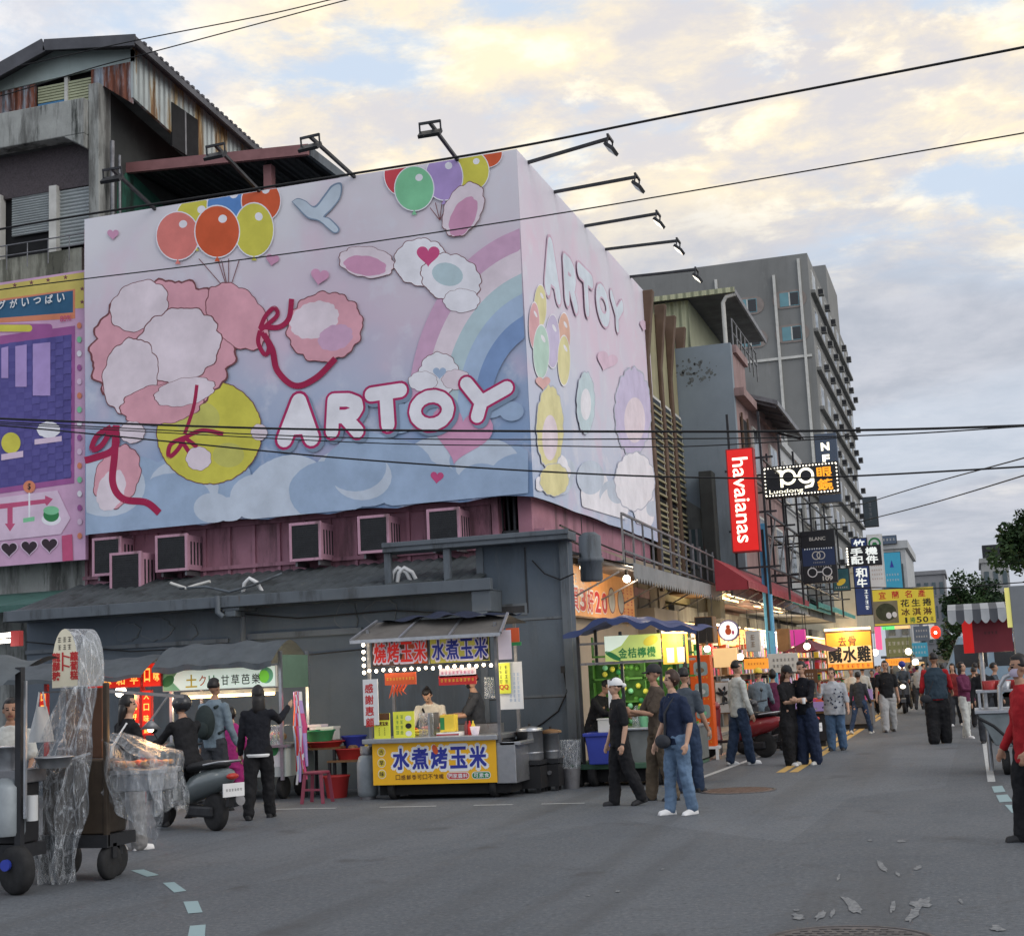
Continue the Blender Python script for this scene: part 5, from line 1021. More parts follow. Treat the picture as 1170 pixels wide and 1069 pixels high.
# yellow dessert banner across the street
t, fr, x0, z0, x1, z1, m = signbox('yellow_dessert_sign', 'yellow sign hung over the street with red and dark characters and a price of 50', 998, 672, 1068, 713, 48, 'sign_yellow', .08, 'dull_steel')
W_, H_ = x1-x0, z1-z0; b = face(t, fr, x0, z0, x1, z1, 'sign_yellow')
for i, ch in enumerate('宜蘭名產'): b.text(ch, fr, x0+W_*(.16+.215*i), z0+H_*.84, W_*.115, H_*.2, 'red_ink', .004, .02)
for i, ch in enumerate('花生捲'): b.text(ch, fr, x0+W_*(.52+.18*i), z0+H_*.59, W_*.135, H_*.2, 'black_ink', .004, .03)
for i, ch in enumerate('冰淇淋'): b.text(ch, fr, x0+W_*(.52+.18*i), z0+H_*.34, W_*.135, H_*.2, mat('dkred', (.12, .05, .02), .6), .004, .03)
for i, ch in enumerate('1捲50元'): b.text(ch, fr, x0+W_*(.52+.105*i), z0+H_*.11, W_*(.035 if ch == '1' else .085 if ch != '元' else .05), H_*(.16 if ch != '元' else .11), 'black_ink' if i != 1 else 'green_ink', .004, .02)
cx, cz = x0+W_*.2, z0+H_*.34; b.poly(fr, [(x0+W_*.0, z0+H_*.05), (x0+W_*.4, z0+H_*.05), (x0+W_*.4, z0+H_*.68), (x0, z0+H_*.68)], .003, mat('photo_ground', (.22, .2, .13), .6, var=.3, vs=2)); b.poly(fr, ellipse(cx, cz+.03, W_*.17, H_*.25, 24), .005, mat('photo_green', (.05, .06, .03), .6, var=.5, vs=6)); b.poly(fr, ellipse(cx+.08, cz-.08, W_*.045, H_*.09, 14, 10), .007, 'white'); b.poly(fr, ellipse(cx+.26, cz-.06, W_*.04, H_*.08, 14, 10), .007, 'white')
b.build('face', t)
# salted chicken stall sign
t, fr, x0, z0, x1, z1, m = signbox('chicken_stall_sign', 'warmly lit stall sign with big black characters for salted chicken', 945, 722, 996, 764, 38, 'lit_cream', .12, 'wood')
W_, H_ = x1-x0, z1-z0; b = face(t, fr, x0, z0, x1, z1, 'lit_cream'); b.poly(fr, [(x0, z0+H_*.62), (x1, z0+H_*.62), (x1, z1), (x0, z1)], .002, 'lit_orange')
for i, ch in enumerate('去骨'): b.text(ch, fr, x0+W_*(.36+.22*i), z0+H_*.76, W_*.17, H_*.26, 'dkred', .005, .03)
for i, ch in enumerate('鹹水雞'): b.text(ch, fr, x0+W_*(.18+.32*i), z0+H_*.40, W_*.29, H_*.42, 'black_ink', .006, .04)
b.poly(fr, [(x0, z0), (x1, z0), (x1, z0+H_*.16), (x0, z0+H_*.16)], .003, 'lit_orange'); marks(b, fr, x0+.05, z0+.01, x1-.05, z0+H_*.15, 1, 8, 'red_ink', .006); b.build('face', t)
b = MB(); b.tube([(x0-.02, 37.86, z1+.08), (x1+.02, 37.86, z1+.08)], .03, 'tube_warm', 8); b.build('tube_lamp', t); lamp('tube_glow', ((x0+x1)/2, 37.7, z1+.05), 22, parent=t)
# orange price board on the shop wall beside the corner
mat('beige_wall', (.30, .25, .19), .8, var=.12, vs=1, streak=((.17, .14, .1), .6, .8, 2)); XSH = XS+.02
t = thing('side_shop_wall', 'beige panelled shop wall running under the street side of the billboard', 'wall', (XSH-.2, 29, 0))
b = MB(); b.box(XSH-.3, YW+2.0, 0, XSH, 34.4, 4.2, 'beige_wall'); b.box(XW-.25, YW+1.9, 0, XSH-.3, YW+2.0, 4.2, 'grey_wall') if XW-.25 < XSH-.3 else None
for y in (31.4, 32.6, 33.6): b.box(XSH, y-.03, 2.4, XSH+.03, y+.03, 4.1, 'beige_wall')
b.box(XSH, 31, 2.35, XSH+.12, 34.3, 2.45, 'beige_wall'); b.box(XSH, 31.2, 2.5, XSH+.4, 33.8, 3.1, 'beige_wall')
b.build('panel', t)
p = PX(654, 650, XSH+.12); q = PX(726, 712, XSH+.12); FO = FS(XSH+.12, 0, 0)
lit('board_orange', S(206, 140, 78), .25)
t = thing('orange_price_board', 'orange wooden price board with red numbers lit by bulbs round the corner', 'sign', (XSH+.1, p.y+2, 2.5))
ya, yb, za, zb4 = p.y-.3, q.y, PX(690, 708, XSH+.12).z, PX(690, 652, XSH+.12).z
b = MB(); b.box(XSH+.02, ya, za, XSH+.12, yb, zb4, 'wood'); b.poly(FO, [(ya+.03, za+.03), (yb-.03, za+.03), (yb-.03, zb4-.03), (ya+.03, zb4-.03)], .003, 'board_orange')
Wd, Hd = yb-ya, zb4-za
for i, ch in enumerate('買3好20'):
    for bo, m, w, sc in ((.09, 'white_ink', .006, 1.08), (.03, 'red_ink', .009, 1)): b.text(ch, FO, ya+Wd*(.07+.105*i), za+Hd*.34, Wd*.085*sc, Hd*.42*sc, m, w, bo)
for i in range(2):
    cy_ = ya+Wd*(.61+.15*i); b.poly(FO, ellipse(cy_, za+Hd*.42, Wd*.055, Hd*.27), .006, 'ink_brown'); b.poly(FO, ellipse(cy_, za+Hd*.42, Wd*.047, Hd*.24), .008, 'offwhite')
marks(b, FO, ya+.2, za+Hd*.62, ya+Wd*.45, za+Hd*.85, 1, 4, 'offwhite', .006, 3); marks(b, FO, ya+Wd*.78, za+.1, yb-.1, za+Hd*.8, 3, 3, 'red_ink', .006, 4); b.build('face', t)
for px, py, lab in ((667, 648, 'bare bulb hanging above the left end of the orange price board'), (716, 661, 'bright bare bulb in front of the scalloped awning end')):
    p = PX(px, py, XSH+.75); t = thing('hanging_bulb', lab, 'light bulb', (p.x, p.y, p.z), 'bulbs over the orange board'); b = MB(); b.ell(p, .075, 'bulb', 12, 8); b.build('globe', t); b = MB(); b.cyl(p+Vector((0, 0, .06)), p+Vector((0, 0, .17)), .03, 'black'); b.tube([p+Vector((0, 0, .17)), p+Vector((0, 0, .9))], .008, 'wire', 6); b.build('fitting', t); lamp('bulb_glow', p+Vector((.1, 0, -.05)), 26, (1, .82, .6), .08, parent=t)
# grey drum hanging at the corner under the cap beam
p = PY(675, 640, 23.3); t = thing('metal_drum', 'grey metal transformer drum fixed at the building corner above the bulbs', 'drum', p); b = MB(); b.lathe(p+Vector((0, 0, -.35)), [(.17, 0), (.19, .03), (.19, .3), (.22, .32), (.22, .38), (.19, .4), (.19, .75), (.1, .82)], 'grey_trim', 18); b.build('drum_body', t); b = MB(); b.bar(p+Vector((-.15, 0, .1)), (XW-.1, 22.6, p.z+.1), .05, .05, 'dark_metal'); b.build('bracket', t)
# ---------------------------------------------------------------- awnings
def awning(name, label, X0, z0, X1, z1, ya, yb, m, scallop=None, rib='dull_steel', under=None):
    t = thing(name, label, 'awning', ((X0+X1)/2, (ya+yb)/2, z1))
    b = MB(); b.add([(X0, ya, z0), (X1, ya, z1), (X1, yb, z1), (X0, yb, z0)], [(0, 1, 2, 3)], m); b.add([(X0, ya, z0-.03), (X1, ya, z1-.03), (X1, yb, z1-.03), (X0, yb, z0-.03)], [(0, 1, 2, 3)], under or m)
    if scallop:
        n = int((yb-ya)/.24); P = [(ya, .3), (yb, .3)]
        for k in range(n): y = yb-(yb-ya)*(k+.5)/n; P += [(yb-(yb-ya)*k/n, .05), (y, -.06)]
        P += [(ya, .05)]; b.prism(Fr((X1, 0, z1-.26), (0, 1, 0), (0, 0, 1)), P, -.012, .0, m)
    else: b.box(X1-.02, ya, z1-.16, X1, yb, z1-.001, m)
    b.build('sheet', t)
    for k in range(max(2, int((yb-ya)/1.6))): b = MB(); y = ya+.1+(yb-ya-.2)*k/max(1, int((yb-ya)/1.6)-1); b.bar((X0, y, z0-.07), (X1-.03, y, z1-.07), .04, .05, rib); b.bar((X0, y, z0-.9), (X1-.3, y, z1-.1), .03, .03, rib); b.build('rib', t)
    return t
mat('awn_grey', (.23, .235, .24), .65, var=.2, vs=2, streak=((.12, .12, .12), .55, .8, 3)); mat('awn_teal', (.05, .26, .22), .6, var=.25, vs=2, streak=((.03, .12, .1), .55, .8, 3)); mat('awn_red', (.28, .03, .04), .6, var=.25, vs=2)
Xa = -5.75; pa = PX(724, 645, Xa); pb = PX(826, 688, Xa)
awning('scalloped_awning', 'long grey awning with scalloped valance under the billboard side', XS+.02, pa.z+.35, Xa, pa.z, pa.y, pb.y, 'awn_grey', True)
pc, pd = PX(830, 676, -5.6), PX(908, 700, -5.6)
mat('soffit', (.25, .15, .07), .7, var=.2)
t = thing('lit_soffit', 'wooden canopy ceiling with two rows of warm tube lamps', 'canopy', (-6.4, (pc.y+pd.y)/2, pc.z))
b = MB(); b.box(XS-.2, pc.y, pc.z+.02, -5.5, pd.y, pc.z+.12, 'soffit'); b.box(-5.5, pc.y, pc.z-.1, -5.44, pd.y, pc.z+.16, 'dull_steel'); b.build('board', t)
for X, n in ((-5.62, 2), (-6.0, 2)):
    for k in range(n): y0_ = pc.y+.3+(pd.y-pc.y)*k/n; y1_ = y0_+(pd.y-pc.y)/n-.5; b = MB(); b.box(X-.05, y0_, pc.z-.03, X+.05, y1_, pc.z+.018, 'offwhite'); b.tube([(X, y0_+.05, pc.z-.05), (X, y1_-.05, pc.z-.05)], .028, 'tube_warm', 8); b.build('tube_lamp', t)
for k in range(3): lamp('tube_glow', (-5.9, pc.y+1.5+(pd.y-pc.y-2)*k/2, pc.z-.2), 40, (1, .76, .46), .4, parent=t)
pa2, pb2 = PX(884, 672, -5.4), PX(950, 706, -5.4); awning('teal_awning', 'faded teal awning above the round sign and lit soffit end', XS, pa2.z+.75, -5.4, pa2.z-.1, pa2.y, pb2.y, 'awn_teal')
pa3, pb3 = PX(935, 682, -5.3), PX(992, 714, -5.3); awning('teal_awning', 'second teal awning further down over the salted chicken stall', XS, pa3.z+.7, -5.3, pa3.z-.2, pa3.y, min(pb3.y, 72), 'awn_teal')
pr0, pr1 = PX(862, 655, -4.9), PX(925, 672, -4.9)
t = awning('red_awning', 'large red fabric awning above the lit soffit behind the blue post', XD, pr0.z+.32, -4.85, pr0.z-.25, pr0.y-1.5, pr1.y-1, 'awn_red')
b = MB(); b.add([(XD, pr0.y-1.5, pr0.z+.32), (-4.85, pr0.y-1.5, pr0.z-.25), (-4.85, pr0.y-1.5, pr0.z-.45), (XD, pr0.y-1.5, pr0.z-.45)], [(0, 1, 2, 3)], 'awn_red'); b.build('end_cloth', t)
mat('post_blue', (.10, .34, .58), .5, var=.2, vs=3); p = PX(874, 600, -5.6)
t = thing('blue_post', 'bright blue steel post rising beside the red vertical sign', 'post', (p.x, 37, 0)); x = PY(874, 640, 37).x; b = MB(); b.box(x-.11, 36.9, 0, x+.11, 37.1, PY(872, 598, 37).z, 'post_blue'); b.box(x-.13, 36.86, 0, x+.13, 37.14, .25, 'dull_steel'); b.build('shaft', t, bev=.012); b = MB(); b.box(x-.03, 36.88, 2.6, x+.03, 36.899, PY(872, 605, 37).z, 'dark_metal'); b.build('cable_cover', t)
# cages, rails and clutter on the eaves
t = thing('eaves_cage', 'steel balcony cage and rails above the scalloped awning', 'railing', (XS+.6, 30, 3.9)); b = MB()
for z in (3.95, 4.3, 4.65): b.bar((XS+1.0, 26, z), (XS+1.0, 36, z-.15), .04, .04, 'dull_steel')
for k in range(12): y = 26+.9*k; b.bar((XS+1.0, y, 3.7), (XS+1.0, y, 4.62), .035, .035, 'dull_steel'); b.bar((XS+.02, y, 3.75), (XS+1.0, y, 3.75), .035, .035, 'dull_steel')
b.build('bars', t); b = MB(); b.box(XS+.02, 26, 3.68, XS+1.05, 36, 3.72, 'dull_steel'); b.build('deck', t)
# ---------------------------------------------------------------- shop fronts at street level
def shopfront(label, ya, yb, m_sign, seed, X=XS+.05, e=34):
    r = random.Random(seed); t = thing('shop_front', label, 'shop', (X, (ya+yb)/2, 0)); b = MB()
    b.box(X, ya, 0, X+.15, ya+.2, 3.3, 'grey_dirty'); b.box(X, yb-.2, 0, X+.15, yb, 3.3, 'grey_dirty'); b.box(X, ya+.2, 2.9, X+.15, yb-.2, 3.3, 'grey_dirty'); b.build('frame', t)
    b = MB(); b.box(X+.01, ya+.2, .1, X+.05, yb-.2, 2.9, mat('shop_back', (.2, .14, .09), .8, var=.4, vs=2)); b.build('back_wall', t)
    for z in (.5, 1.0, 1.5, 2.0):
        b = MB(); b.box(X+.051, ya+.25, z, X+.4, yb-.25, z+.03, 'wood'); b.build('shelf', t)
        b = MB(); y = ya+.35
        while y < yb-.5:
            w = .1+.22*r.random(); h = .12+.28*r.random(); c = r.choice(['red_ink', 'yellow_ink', 'offwhite', 'green_ink', 'ink_rose', 'ink_orange', 'ink_sky', 'ink_lilac', 'wood', 'black_ink']); b.box(X+.1, y, z+.031, X+.32, y+w, z+.03+h, c); y += w+.03+.1*r.random()
        o = b.build('goods', t); o['kind'] = 'stuff'
    b = MB(); b.box(X+.16, ya+.1, 2.35, X+.22, yb-.1, 2.88, m_sign); marks(b, FS(X+.22, 0, 0), ya+.4, 2.42, yb-.4, 2.8, 1, 7, 'dkred', .005, seed); b.build('fascia_sign', t)
    b = MB(); b.tube([(X+.9, ya+.4, 2.8), (X+.9, yb-.4, 2.8)], .025, 'tube_white' if seed % 2 else 'tube_warm', 8); b.build('tube_lamp', t)
    for k in range(2): lamp('shop_glow', (X+1.0, ya+(yb-ya)*(.3+.4*k), 2.55), e, (1, .78, .5), .3, parent=t)
shopfront('shop front with crowded warm lit shelves right under the lit soffit', 34.6, 40.2, 'lit_cream', 3)
shopfront('shop front with crowded shelves just behind the salted chicken sign', 40.5, 46.5, 'lit_orange', 4)
shopfront('brightly lit shop front past the salted chicken stall', 47, 54, 'lit_white', 5)
shopfront('small lit shop front far down the left row', 55, 64, 'lit_cream', 6, e=60)
shopfront('last lit shop front of the left row near the vanishing point', 66, 80, 'lit_orange', 7, e=90)
# ================================================================ market stalls and carts
def wheel(b, c, r, w, ax=(1, 0, 0)):
    c = Vector(c); a = Vector(ax)
    b.lathe(c-a*w/2, [(r*.55, 0), (r*.9, 0), (r, w*.2), (r, w*.8), (r*.9, w), (r*.55, w)], 'rubber', 18, ax)
def rim(b, c, r, w, ax=(1, 0, 0)):
    c = Vector(c); a = Vector(ax); b.lathe(c-a*w*.35, [(.001, 0), (r*.2, -.01), (r*.56, .01), (r*.56, w*.7), (.001, w*.7)], 'dull_steel', 14, ax)
def cloth(fn, m, b, nu=24, nv=10): b.grid(fn, nu, nv, m)
mat('plastic_milk', (.55, .56, .56), .3, var=.15)
mat('tarp', (.1, .11, .12))
def film(name, base, amt):
    m_ = bpy.data.materials.new(name); m_.use_nodes = True; nt = m_.node_tree; nt.nodes.clear(); MATS[name] = m_
    tc = N(nt, 'ShaderNodeTexCoord').outputs['Object']; mp = N(nt, 'ShaderNodeMapping', None, Vector=tc, Scale=(9, 9, 2.6)).outputs[0]
    nz = N(nt, 'ShaderNodeTexNoise', None, Vector=mp, Scale=1.5, Detail=5.0, Roughness=.62, Distortion=2.2).outputs[0]
    nz2 = N(nt, 'ShaderNodeTexVoronoi', dict(feature='DISTANCE_TO_EDGE'), Vector=mp, Scale=1.1).outputs[0]
    bp = N(nt, 'ShaderNodeBump', None, Height=nz, Strength=1.0, Distance=.07).outputs[0]
    cr_ = Math(nt, 'ADD', Math(nt, 'MULTIPLY', Ramp(nt, nz, .50, .66), .62), Math(nt, 'MULTIPLY', Ramp(nt, nz2, .09, .015), .5), True)
    fr_ = N(nt, 'ShaderNodeLayerWeight', None, Blend=.35, Normal=bp).outputs[1]
    k_ = Math(nt, 'ADD', Math(nt, 'MULTIPLY', fr_, .55), Math(nt, 'ADD', Math(nt, 'MULTIPLY', cr_, amt), base), True)
    gl = N(nt, 'ShaderNodeMixShader', None, i0=.45, i1=N(nt, 'ShaderNodeBsdfGlossy', None, Color=(.9, .92, .95), Roughness=.16, Normal=bp).outputs[0], i2=N(nt, 'ShaderNodeBsdfDiffuse', None, Color=(.78, .83, .88), Normal=bp).outputs[0]).outputs[0]
    nt.links.new(N(nt, 'ShaderNodeMixShader', None, i0=k_, i1=N(nt, 'ShaderNodeBsdfTransparent', None, Color=(.9, .91, .92)).outputs[0], i2=gl).outputs[0], N(nt, 'ShaderNodeOutputMaterial').inputs[0])
film('clear_plastic', .10, .55); film('clear_film', .04, .26)
# ---------------- corn cart
YC = 19.75
def cx_(p): return PY(p, 860, YC).x
def cz_(p, px=500): return PY(px, p, YC).z
x0, x1 = cx_(425.5), cx_(567); zb0_, zb1_ = cz_(895), cz_(846)
t = thing('corn_cart', 'yellow fronted boiled and roasted corn cart with a string of bulbs under its roof', 'food cart', ((x0+x1)/2, YC+.5, 0)); D = 1.0
fr = FX(0, YC, 0)
b = MB(); b.box(x0+.02, YC+.005, zb0_+.02, x1-.02, YC+D, zb1_-.02, 'dull_steel'); b.box(x1-.019, YC+.02, zb0_-.02, x1+.28, YC+D-.1, zb1_-.05, 'steel'); b.build('body', t, bev=.01)
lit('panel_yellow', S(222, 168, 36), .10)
b = MB(); b.poly(fr, [(x0, zb0_), (x1, zb0_), (x1, zb1_), (x0, zb1_)], 0, 'panel_yellow'); b.box(x0, YC+.0005, zb0_, x1, YC+.004, zb1_, 'yellow_ink'); W_, H_ = x1-x0, zb1_-zb0_
for i, ch in enumerate('水煮烤玉米'):
    c = x0+W_*(.235+.155*i)
    b.text(ch, fr, c, zb0_+H_*.6, W_*.145, H_*.56, 'white_ink', .003, .11); b.text(ch, fr, c, zb0_+H_*.6, W_*.128, H_*.48, 'blue_ink', .006, .05)
b.poly(fr, ellipse(x0+W_*.515, zb0_+H_*.8, W_*.022, H_*.12, 12, 20), .008, 'ink_orange')
for i in range(3): b.poly(fr, ellipse(x0+W_*.075, zb0_+H_*(.78-.26*i), W_*.034, H_*.11, 18), .003, 'white_ink'); b.poly(fr, ellipse(x0+W_*.075, zb0_+H_*(.78-.26*i), W_*.03, H_*.095, 18), .005, 'yellow_ink'); b.text('古早味'[i], fr, x0+W_*.075, zb0_+H_*(.78-.26*i), W_*.036, H_*.11, 'black_ink', .007, .02)
for i, ch in enumerate('口感鮮香可口不辣嘴'[:9]): b.text(ch, fr, x0+W_*(.205+.044*i), zb0_+H_*.17, W_*.036, H_*.115, 'dkred', .004, .015)
b.poly(fr, rrect(x0+W_*.6, zb0_+H_*.09, x0+W_*.78, zb0_+H_*.26, H_*.08), .003, 'white_ink'); b.poly(fr, rrect(x0+W_*.605, zb0_+H_*.105, x0+W_*.775, zb0_+H_*.245, H_*.065), .005, 'red_ink'); b.poly(fr, rrect(x0+W_*.8, zb0_+H_*.09, x0+W_*.95, zb0_+H_*.26, H_*.08), .003, 'white_ink'); b.poly(fr, rrect(x0+W_*.805, zb0_+H_*.105, x0+W_*.945, zb0_+H_*.245, H_*.065), .005, 'green_ink')
for i, ch in enumerate('獨家醬料'): b.text(ch, fr, x0+W_*(.63+.04*i), zb0_+H_*.175, W_*.035, H_*.1, 'white_ink', .007, .015)
for i, ch in enumerate('可素食'): b.text(ch, fr, x0+W_*(.835+.042*i), zb0_+H_*.175, W_*.036, H_*.1, 'white_ink', .007, .015)
b.build('front_panel', t)
b = MB(); b.box(x0-.12, YC-.1, zb1_-.01, x1+.05, YC+D, zb1_+.06, 'steel'); b.box(x1+.051, YC+.02, zb1_-.1, x1+.36, YC+D-.2, zb1_-.05, 'steel'); b.build('counter', t, bev=.008)
zr0_ = cz_(727); zpost = cz_(722)
for i, (x, y) in enumerate(((x0-.02, YC+.02), (x1+.06, YC+.02), (x0-.02, YC+D-.05), (x1+.06, YC+D-.05))): b = MB(); b.box(x-.022, y-.022, zb1_+.061 if x < x1 else zb1_-.05, x+.022, y+.022, zpost+.1, 'dull_steel'); b.build('post', t)
for x in (x0+.25, x1-.1):
    for y in (YC+.2, YC+.85): b = MB(); wheel(b, (x, y, .17), .17, .1); wo = b.build('wheel', t); b = MB(); rim(b, (x, y, .17), .17, .1); b.build('rim', wo)
b = MB(); b.box(x0+.06, YC+.1, .07, x1+.16, YC+.9, zb0_+.019, 'dark_inside'); b.build('chassis', t)  # chassis lowered and near-black to supply the shade under the cart
# roof: fascia hood sloping up to the back, blue tarp over it
xr0, xr1 = cx_(414), cx_(586)
def hood(u, v): return Vector((xr0+(xr1-xr0)*u+(.12-.24*u)*v, YC-.32+.75*v, zr0_-.02+.30*v-.05*(1-v)*abs(sin(u*9))*.3))
b = MB(); b.grid(hood, 20, 5, mat('hood', (.12, .11, .10), .7, var=.3, vs=3, streak=((.1, .09, .08), .55, .8, 3)))
def hood2(u, v): return Vector((xr0+.12+(xr1-xr0-.24)*u, YC+.43+.95*v, zr0_+.28+.0*v-.1*v))
b.grid(hood2, 10, 4, 'hood'); b.build('roof', t)
b = MB()
for k in range(4): u = k/3; b.bar(hood(u, 0)+Vector((0, 0, .02)), hood(u, 1)+Vector((0, 0, .02)), .035, .035, 'steel')
b.bar(hood(0, 0), hood(1, 0), .03, .05, 'steel'); b.build('roof_rib', t)
rt = random.Random(4)
def tp(u, v): return Vector((xr0+.22+(xr1-xr0-.35)*u, YC+.15+1.0*v+.1*sin(u*7), zr0_+.26+.06*v+.09*sin(pi*min(1, u*1.15))*(.4+.6*sin(pi*v))+.025*sin(u*23+v*9)))
b = MB(); b.grid(tp, 40, 14, mat('navy_tarp', (.014, .022, .05), .55, var=.4, vs=3, bump=.4, bs=12)); b.build('tarpaulin', t)
# lettered boards under the roof
xm = cx_(496); za, zb5 = cz_(758), cz_(727); frb = FX(0, YC-.05, 0)
for (a, c, bg_, s, ink, halo, nm) in ((cx_(430), xm-.01, mat('grill_photo', (.12, .05, .03), .6, var=.7, vs=6), '燒烤玉米', lit('hot_red', S(206, 40, 30), .25), 'ink_pale', 'roast_board'), (xm+.01, cx_(566), lit('corn_photo', S(176, 164, 70), .2), '水煮玉米', 'blue_ink', 'ink_pale', 'boil_board')):
    b = MB(); b.box(a, YC-.05, za, c, YC-.02, zb5, 'dark_metal'); b.poly(frb, [(a+.01, za+.01), (c-.01, za+.01), (c-.01, zb5-.01), (a+.01, zb5-.01)], .003, bg_)
    if nm == 'roast_board': b.poly(frb, [(a+(c-a)*.5, za+.02), (c-.02, za+.02), (c-.02, zb5-.02), (a+(c-a)*.62, zb5-.02)], .004, 'ink_orange')
    else: b.poly(frb, [(c-.16, za+.02), (c-.02, za+.02), (c-.02, zb5-.02), (c-.2, zb5-.02)], .004, 'black_ink')
    for i, ch in enumerate(s): cc = a+(c-a)*(.15+.235*i); b.text(ch, frb, cc, (za+zb5)/2, (c-a)*.22, (zb5-za)*.8, halo, .006, .08); b.text(ch, frb, cc, (za+zb5)/2, (c-a)*.205, (zb5-za)*.72, ink, .009, .03)
    b.build(nm, t)
b = MB(); zq_ = cz_(762)
for k in range(18): b.ell((cx_(428)+(cx_(568)-cx_(428))*k/17, YC-.1, zq_-.012*(k % 2)), .026, 'bulb', 8, 6)
for k in range(5): b.ell((cx_(422), YC-.1, cz_(732+8*k)), .028, 'bulb', 8, 6)
b.tube([(cx_(422), YC-.09, cz_(728)), (cx_(422), YC-.09, zq_+.03), (cx_(568), YC-.09, zq_+.03)], .008, 'wire', 6); b.build('bulb_string', t)
for k in range(3): lamp('stall_glow', (cx_(450+50*k), YC+.15, zq_-.05), 11, (1, .88, .68), .25, parent=t)
for (p0, p1, ya, yb, c1, c2, nm) in ((443, 479, 766, 780, 'ink_orange', 'yellow_ink', 'hanging_strip'), (506, 548, 764, 774, 'ink_pale', 'ink_rose', 'hanging_strip'), (505, 548, 772, 783, 'red_ink', 'yellow_ink', 'hanging_strip')):
    b = MB(); b.box(cx_(p0), YC-.02, cz_(yb), cx_(p1), YC-.01, cz_(ya), c1); marks(b, FX(0, YC-.02, 0), cx_(p0)+.02, cz_(yb)+.02, cx_(p1)-.02, cz_(ya)-.02, 1, 9, c2, .003, p0); b.build(nm, t)
b = MB(); b.box(x1+.1, YC+.0, cz_(757), x1+.3, YC+.01, cz_(724), 'ink_pale'); b.box(cx_(583), YC+.05, cz_(742), cx_(598), YC+.07, cz_(722), 'ink_orange'); b.box(cx_(585), YC+.04, cz_(742), cx_(600), YC+.069, cz_(738), 'green_ink'); b.build('side_flag', t)
# corn husks hanging at the left of the opening
b = MB()
for k in range(5): b.tube([(cx_(450+4*k), YC+.05, cz_(780)), (cx_(449+3*k), YC+.03, cz_(787)), (cx_(446+5*k), YC+.02, cz_(795-k))], [.012, .02, .004], 'ink_orange', 6)
b.build('corn_husk', t)
# things on and around the cart
rg = random.Random(31); b = MB()
for k in range(14): xx = cx_(452)+(cx_(498)-cx_(452))*rg.random(); yy = YC+.35+.4*rg.random(); zz_ = zb1_+.09+.04*(k % 3); b.tube([(xx-.09, yy, zz_), (xx-.03, yy+.02, zz_), (xx+.05, yy+.03, zz_), (xx+.1, yy+.05, zz_)], [.014, .026, .024, .008], ['ink_ylw', 'yellow_ink', 'ink_orange'][k % 3], 8)
o = b.build('corn_cobs', t); o['kind'] = 'stuff'
for px in (556, 560, 564): b = MB(); b.grid(lambda u, v, px=px: Vector((cx_(px)+.035*cos(2*pi*u)*(1-.6*v), YC+.1+.03*sin(2*pi*u), cz_(800)+.3*v)), 10, 5, 'clear_film'); b.build('bag_bundle', t)
for k, (px, m) in enumerate(((530, 'red_ink'), (534, 'yellow_ink'), (526, 'ink_brown'))): b = MB(); b.lathe((cx_(px), YC+.3, zb1_+.061), [(.03, 0), (.032, .13), (.012, .17), (.012, .2)], m, 12); b.build('sauce_bottle', t)
b = MB(); b.box(cx_(505), YC+.6, zb1_+.061, cx_(555), YC+.9, zb1_+.2, 'dull_steel'); b.box(cx_(507), YC+.62, zb1_+.2, cx_(553), YC+.88, zb1_+.21, 'black'); b.build('grill', t)
p = (cx_(419), cz_(825)); t2 = thing('thank_you_banner', 'white vertical banner with red thank-you characters on the corn cart left post', 'banner', (p[0], YC-.12, p[1])); xa, xb4 = cx_(420), cx_(437); z0_, z1_ = cz_(825), cz_(772)
b = MB(); b.box(xa, YC-.1, z0_, xb4, YC-.085, z1_, 'white'); b.vtext('感謝惠顧', FX(0, YC-.1, 0), (xa+xb4)/2-.02, z1_-.05, .13, .165, 'red_ink', .003, .03); b.build('cloth', t2)
for (p0, p1, ya, yb, dY, lab, sd_) in ((429, 447, 842, 812, -.02, 'narrow yellow price board with a dark red head on the corn counter', 1), (449, 473, 843, 811, .05, 'wide yellow price board with pictures standing on the corn counter', 2)):
    xa, xb4, z0_, z1_ = cx_(p0), cx_(p1), zb1_+.06, cz_(yb); t2 = thing('price_board', lab, 'price board', (xa, YC+dY, z0_), 'price boards on the corn cart'); ff = FX(0, YC+dY, 0)
    b = MB(); b.box(xa, YC+dY, z0_, xb4, YC+dY+.02, z1_, lit('board_lemon', S(206, 208, 70), .15)); 
    if sd_ == 1: b.poly(ff, [(xa, z1_-.1), (xb4, z1_-.1), (xb4, z1_), (xa, z1_)], .002, 'dkred'); b.text('燒烤玉米', ff, (xa+xb4)/2, z1_-.15, (xb4-xa)*.8, .06, 'dkred', .003, .02); marks(b, ff, xa+.04, z0_+.04, xb4-.04, z1_-.2, 4, 2, 'black_ink', .003)
    else: marks(b, ff, xa+.03, z0_+.04, xa+.17, z1_-.04, 4, 2, 'green_ink', .003, 5); [b.poly(ff, ellipse(xb4-.09, z1_-.1-.11*k, .05, .04, 12), .003, 'black_ink' if k % 2 else 'white_ink') for k in range(3)]
    b.build('board', t2)
t2 = thing('glass_screen', 'small clear glass splash guard in front of the aproned corn seller', 'screen', (cx_(480), YC+.3, zb1_+.06)); b = MB(); b.box(cx_(474), YC+.2, zb1_+.061, cx_(491), YC+.21, cz_(814), 'clear_plastic'); b.build('pane', t2); b = MB(); b.box(cx_(487), YC+.12, zb1_+.061, cx_(489), YC+.5, cz_(814), 'steel'); b.build('stand', t2)
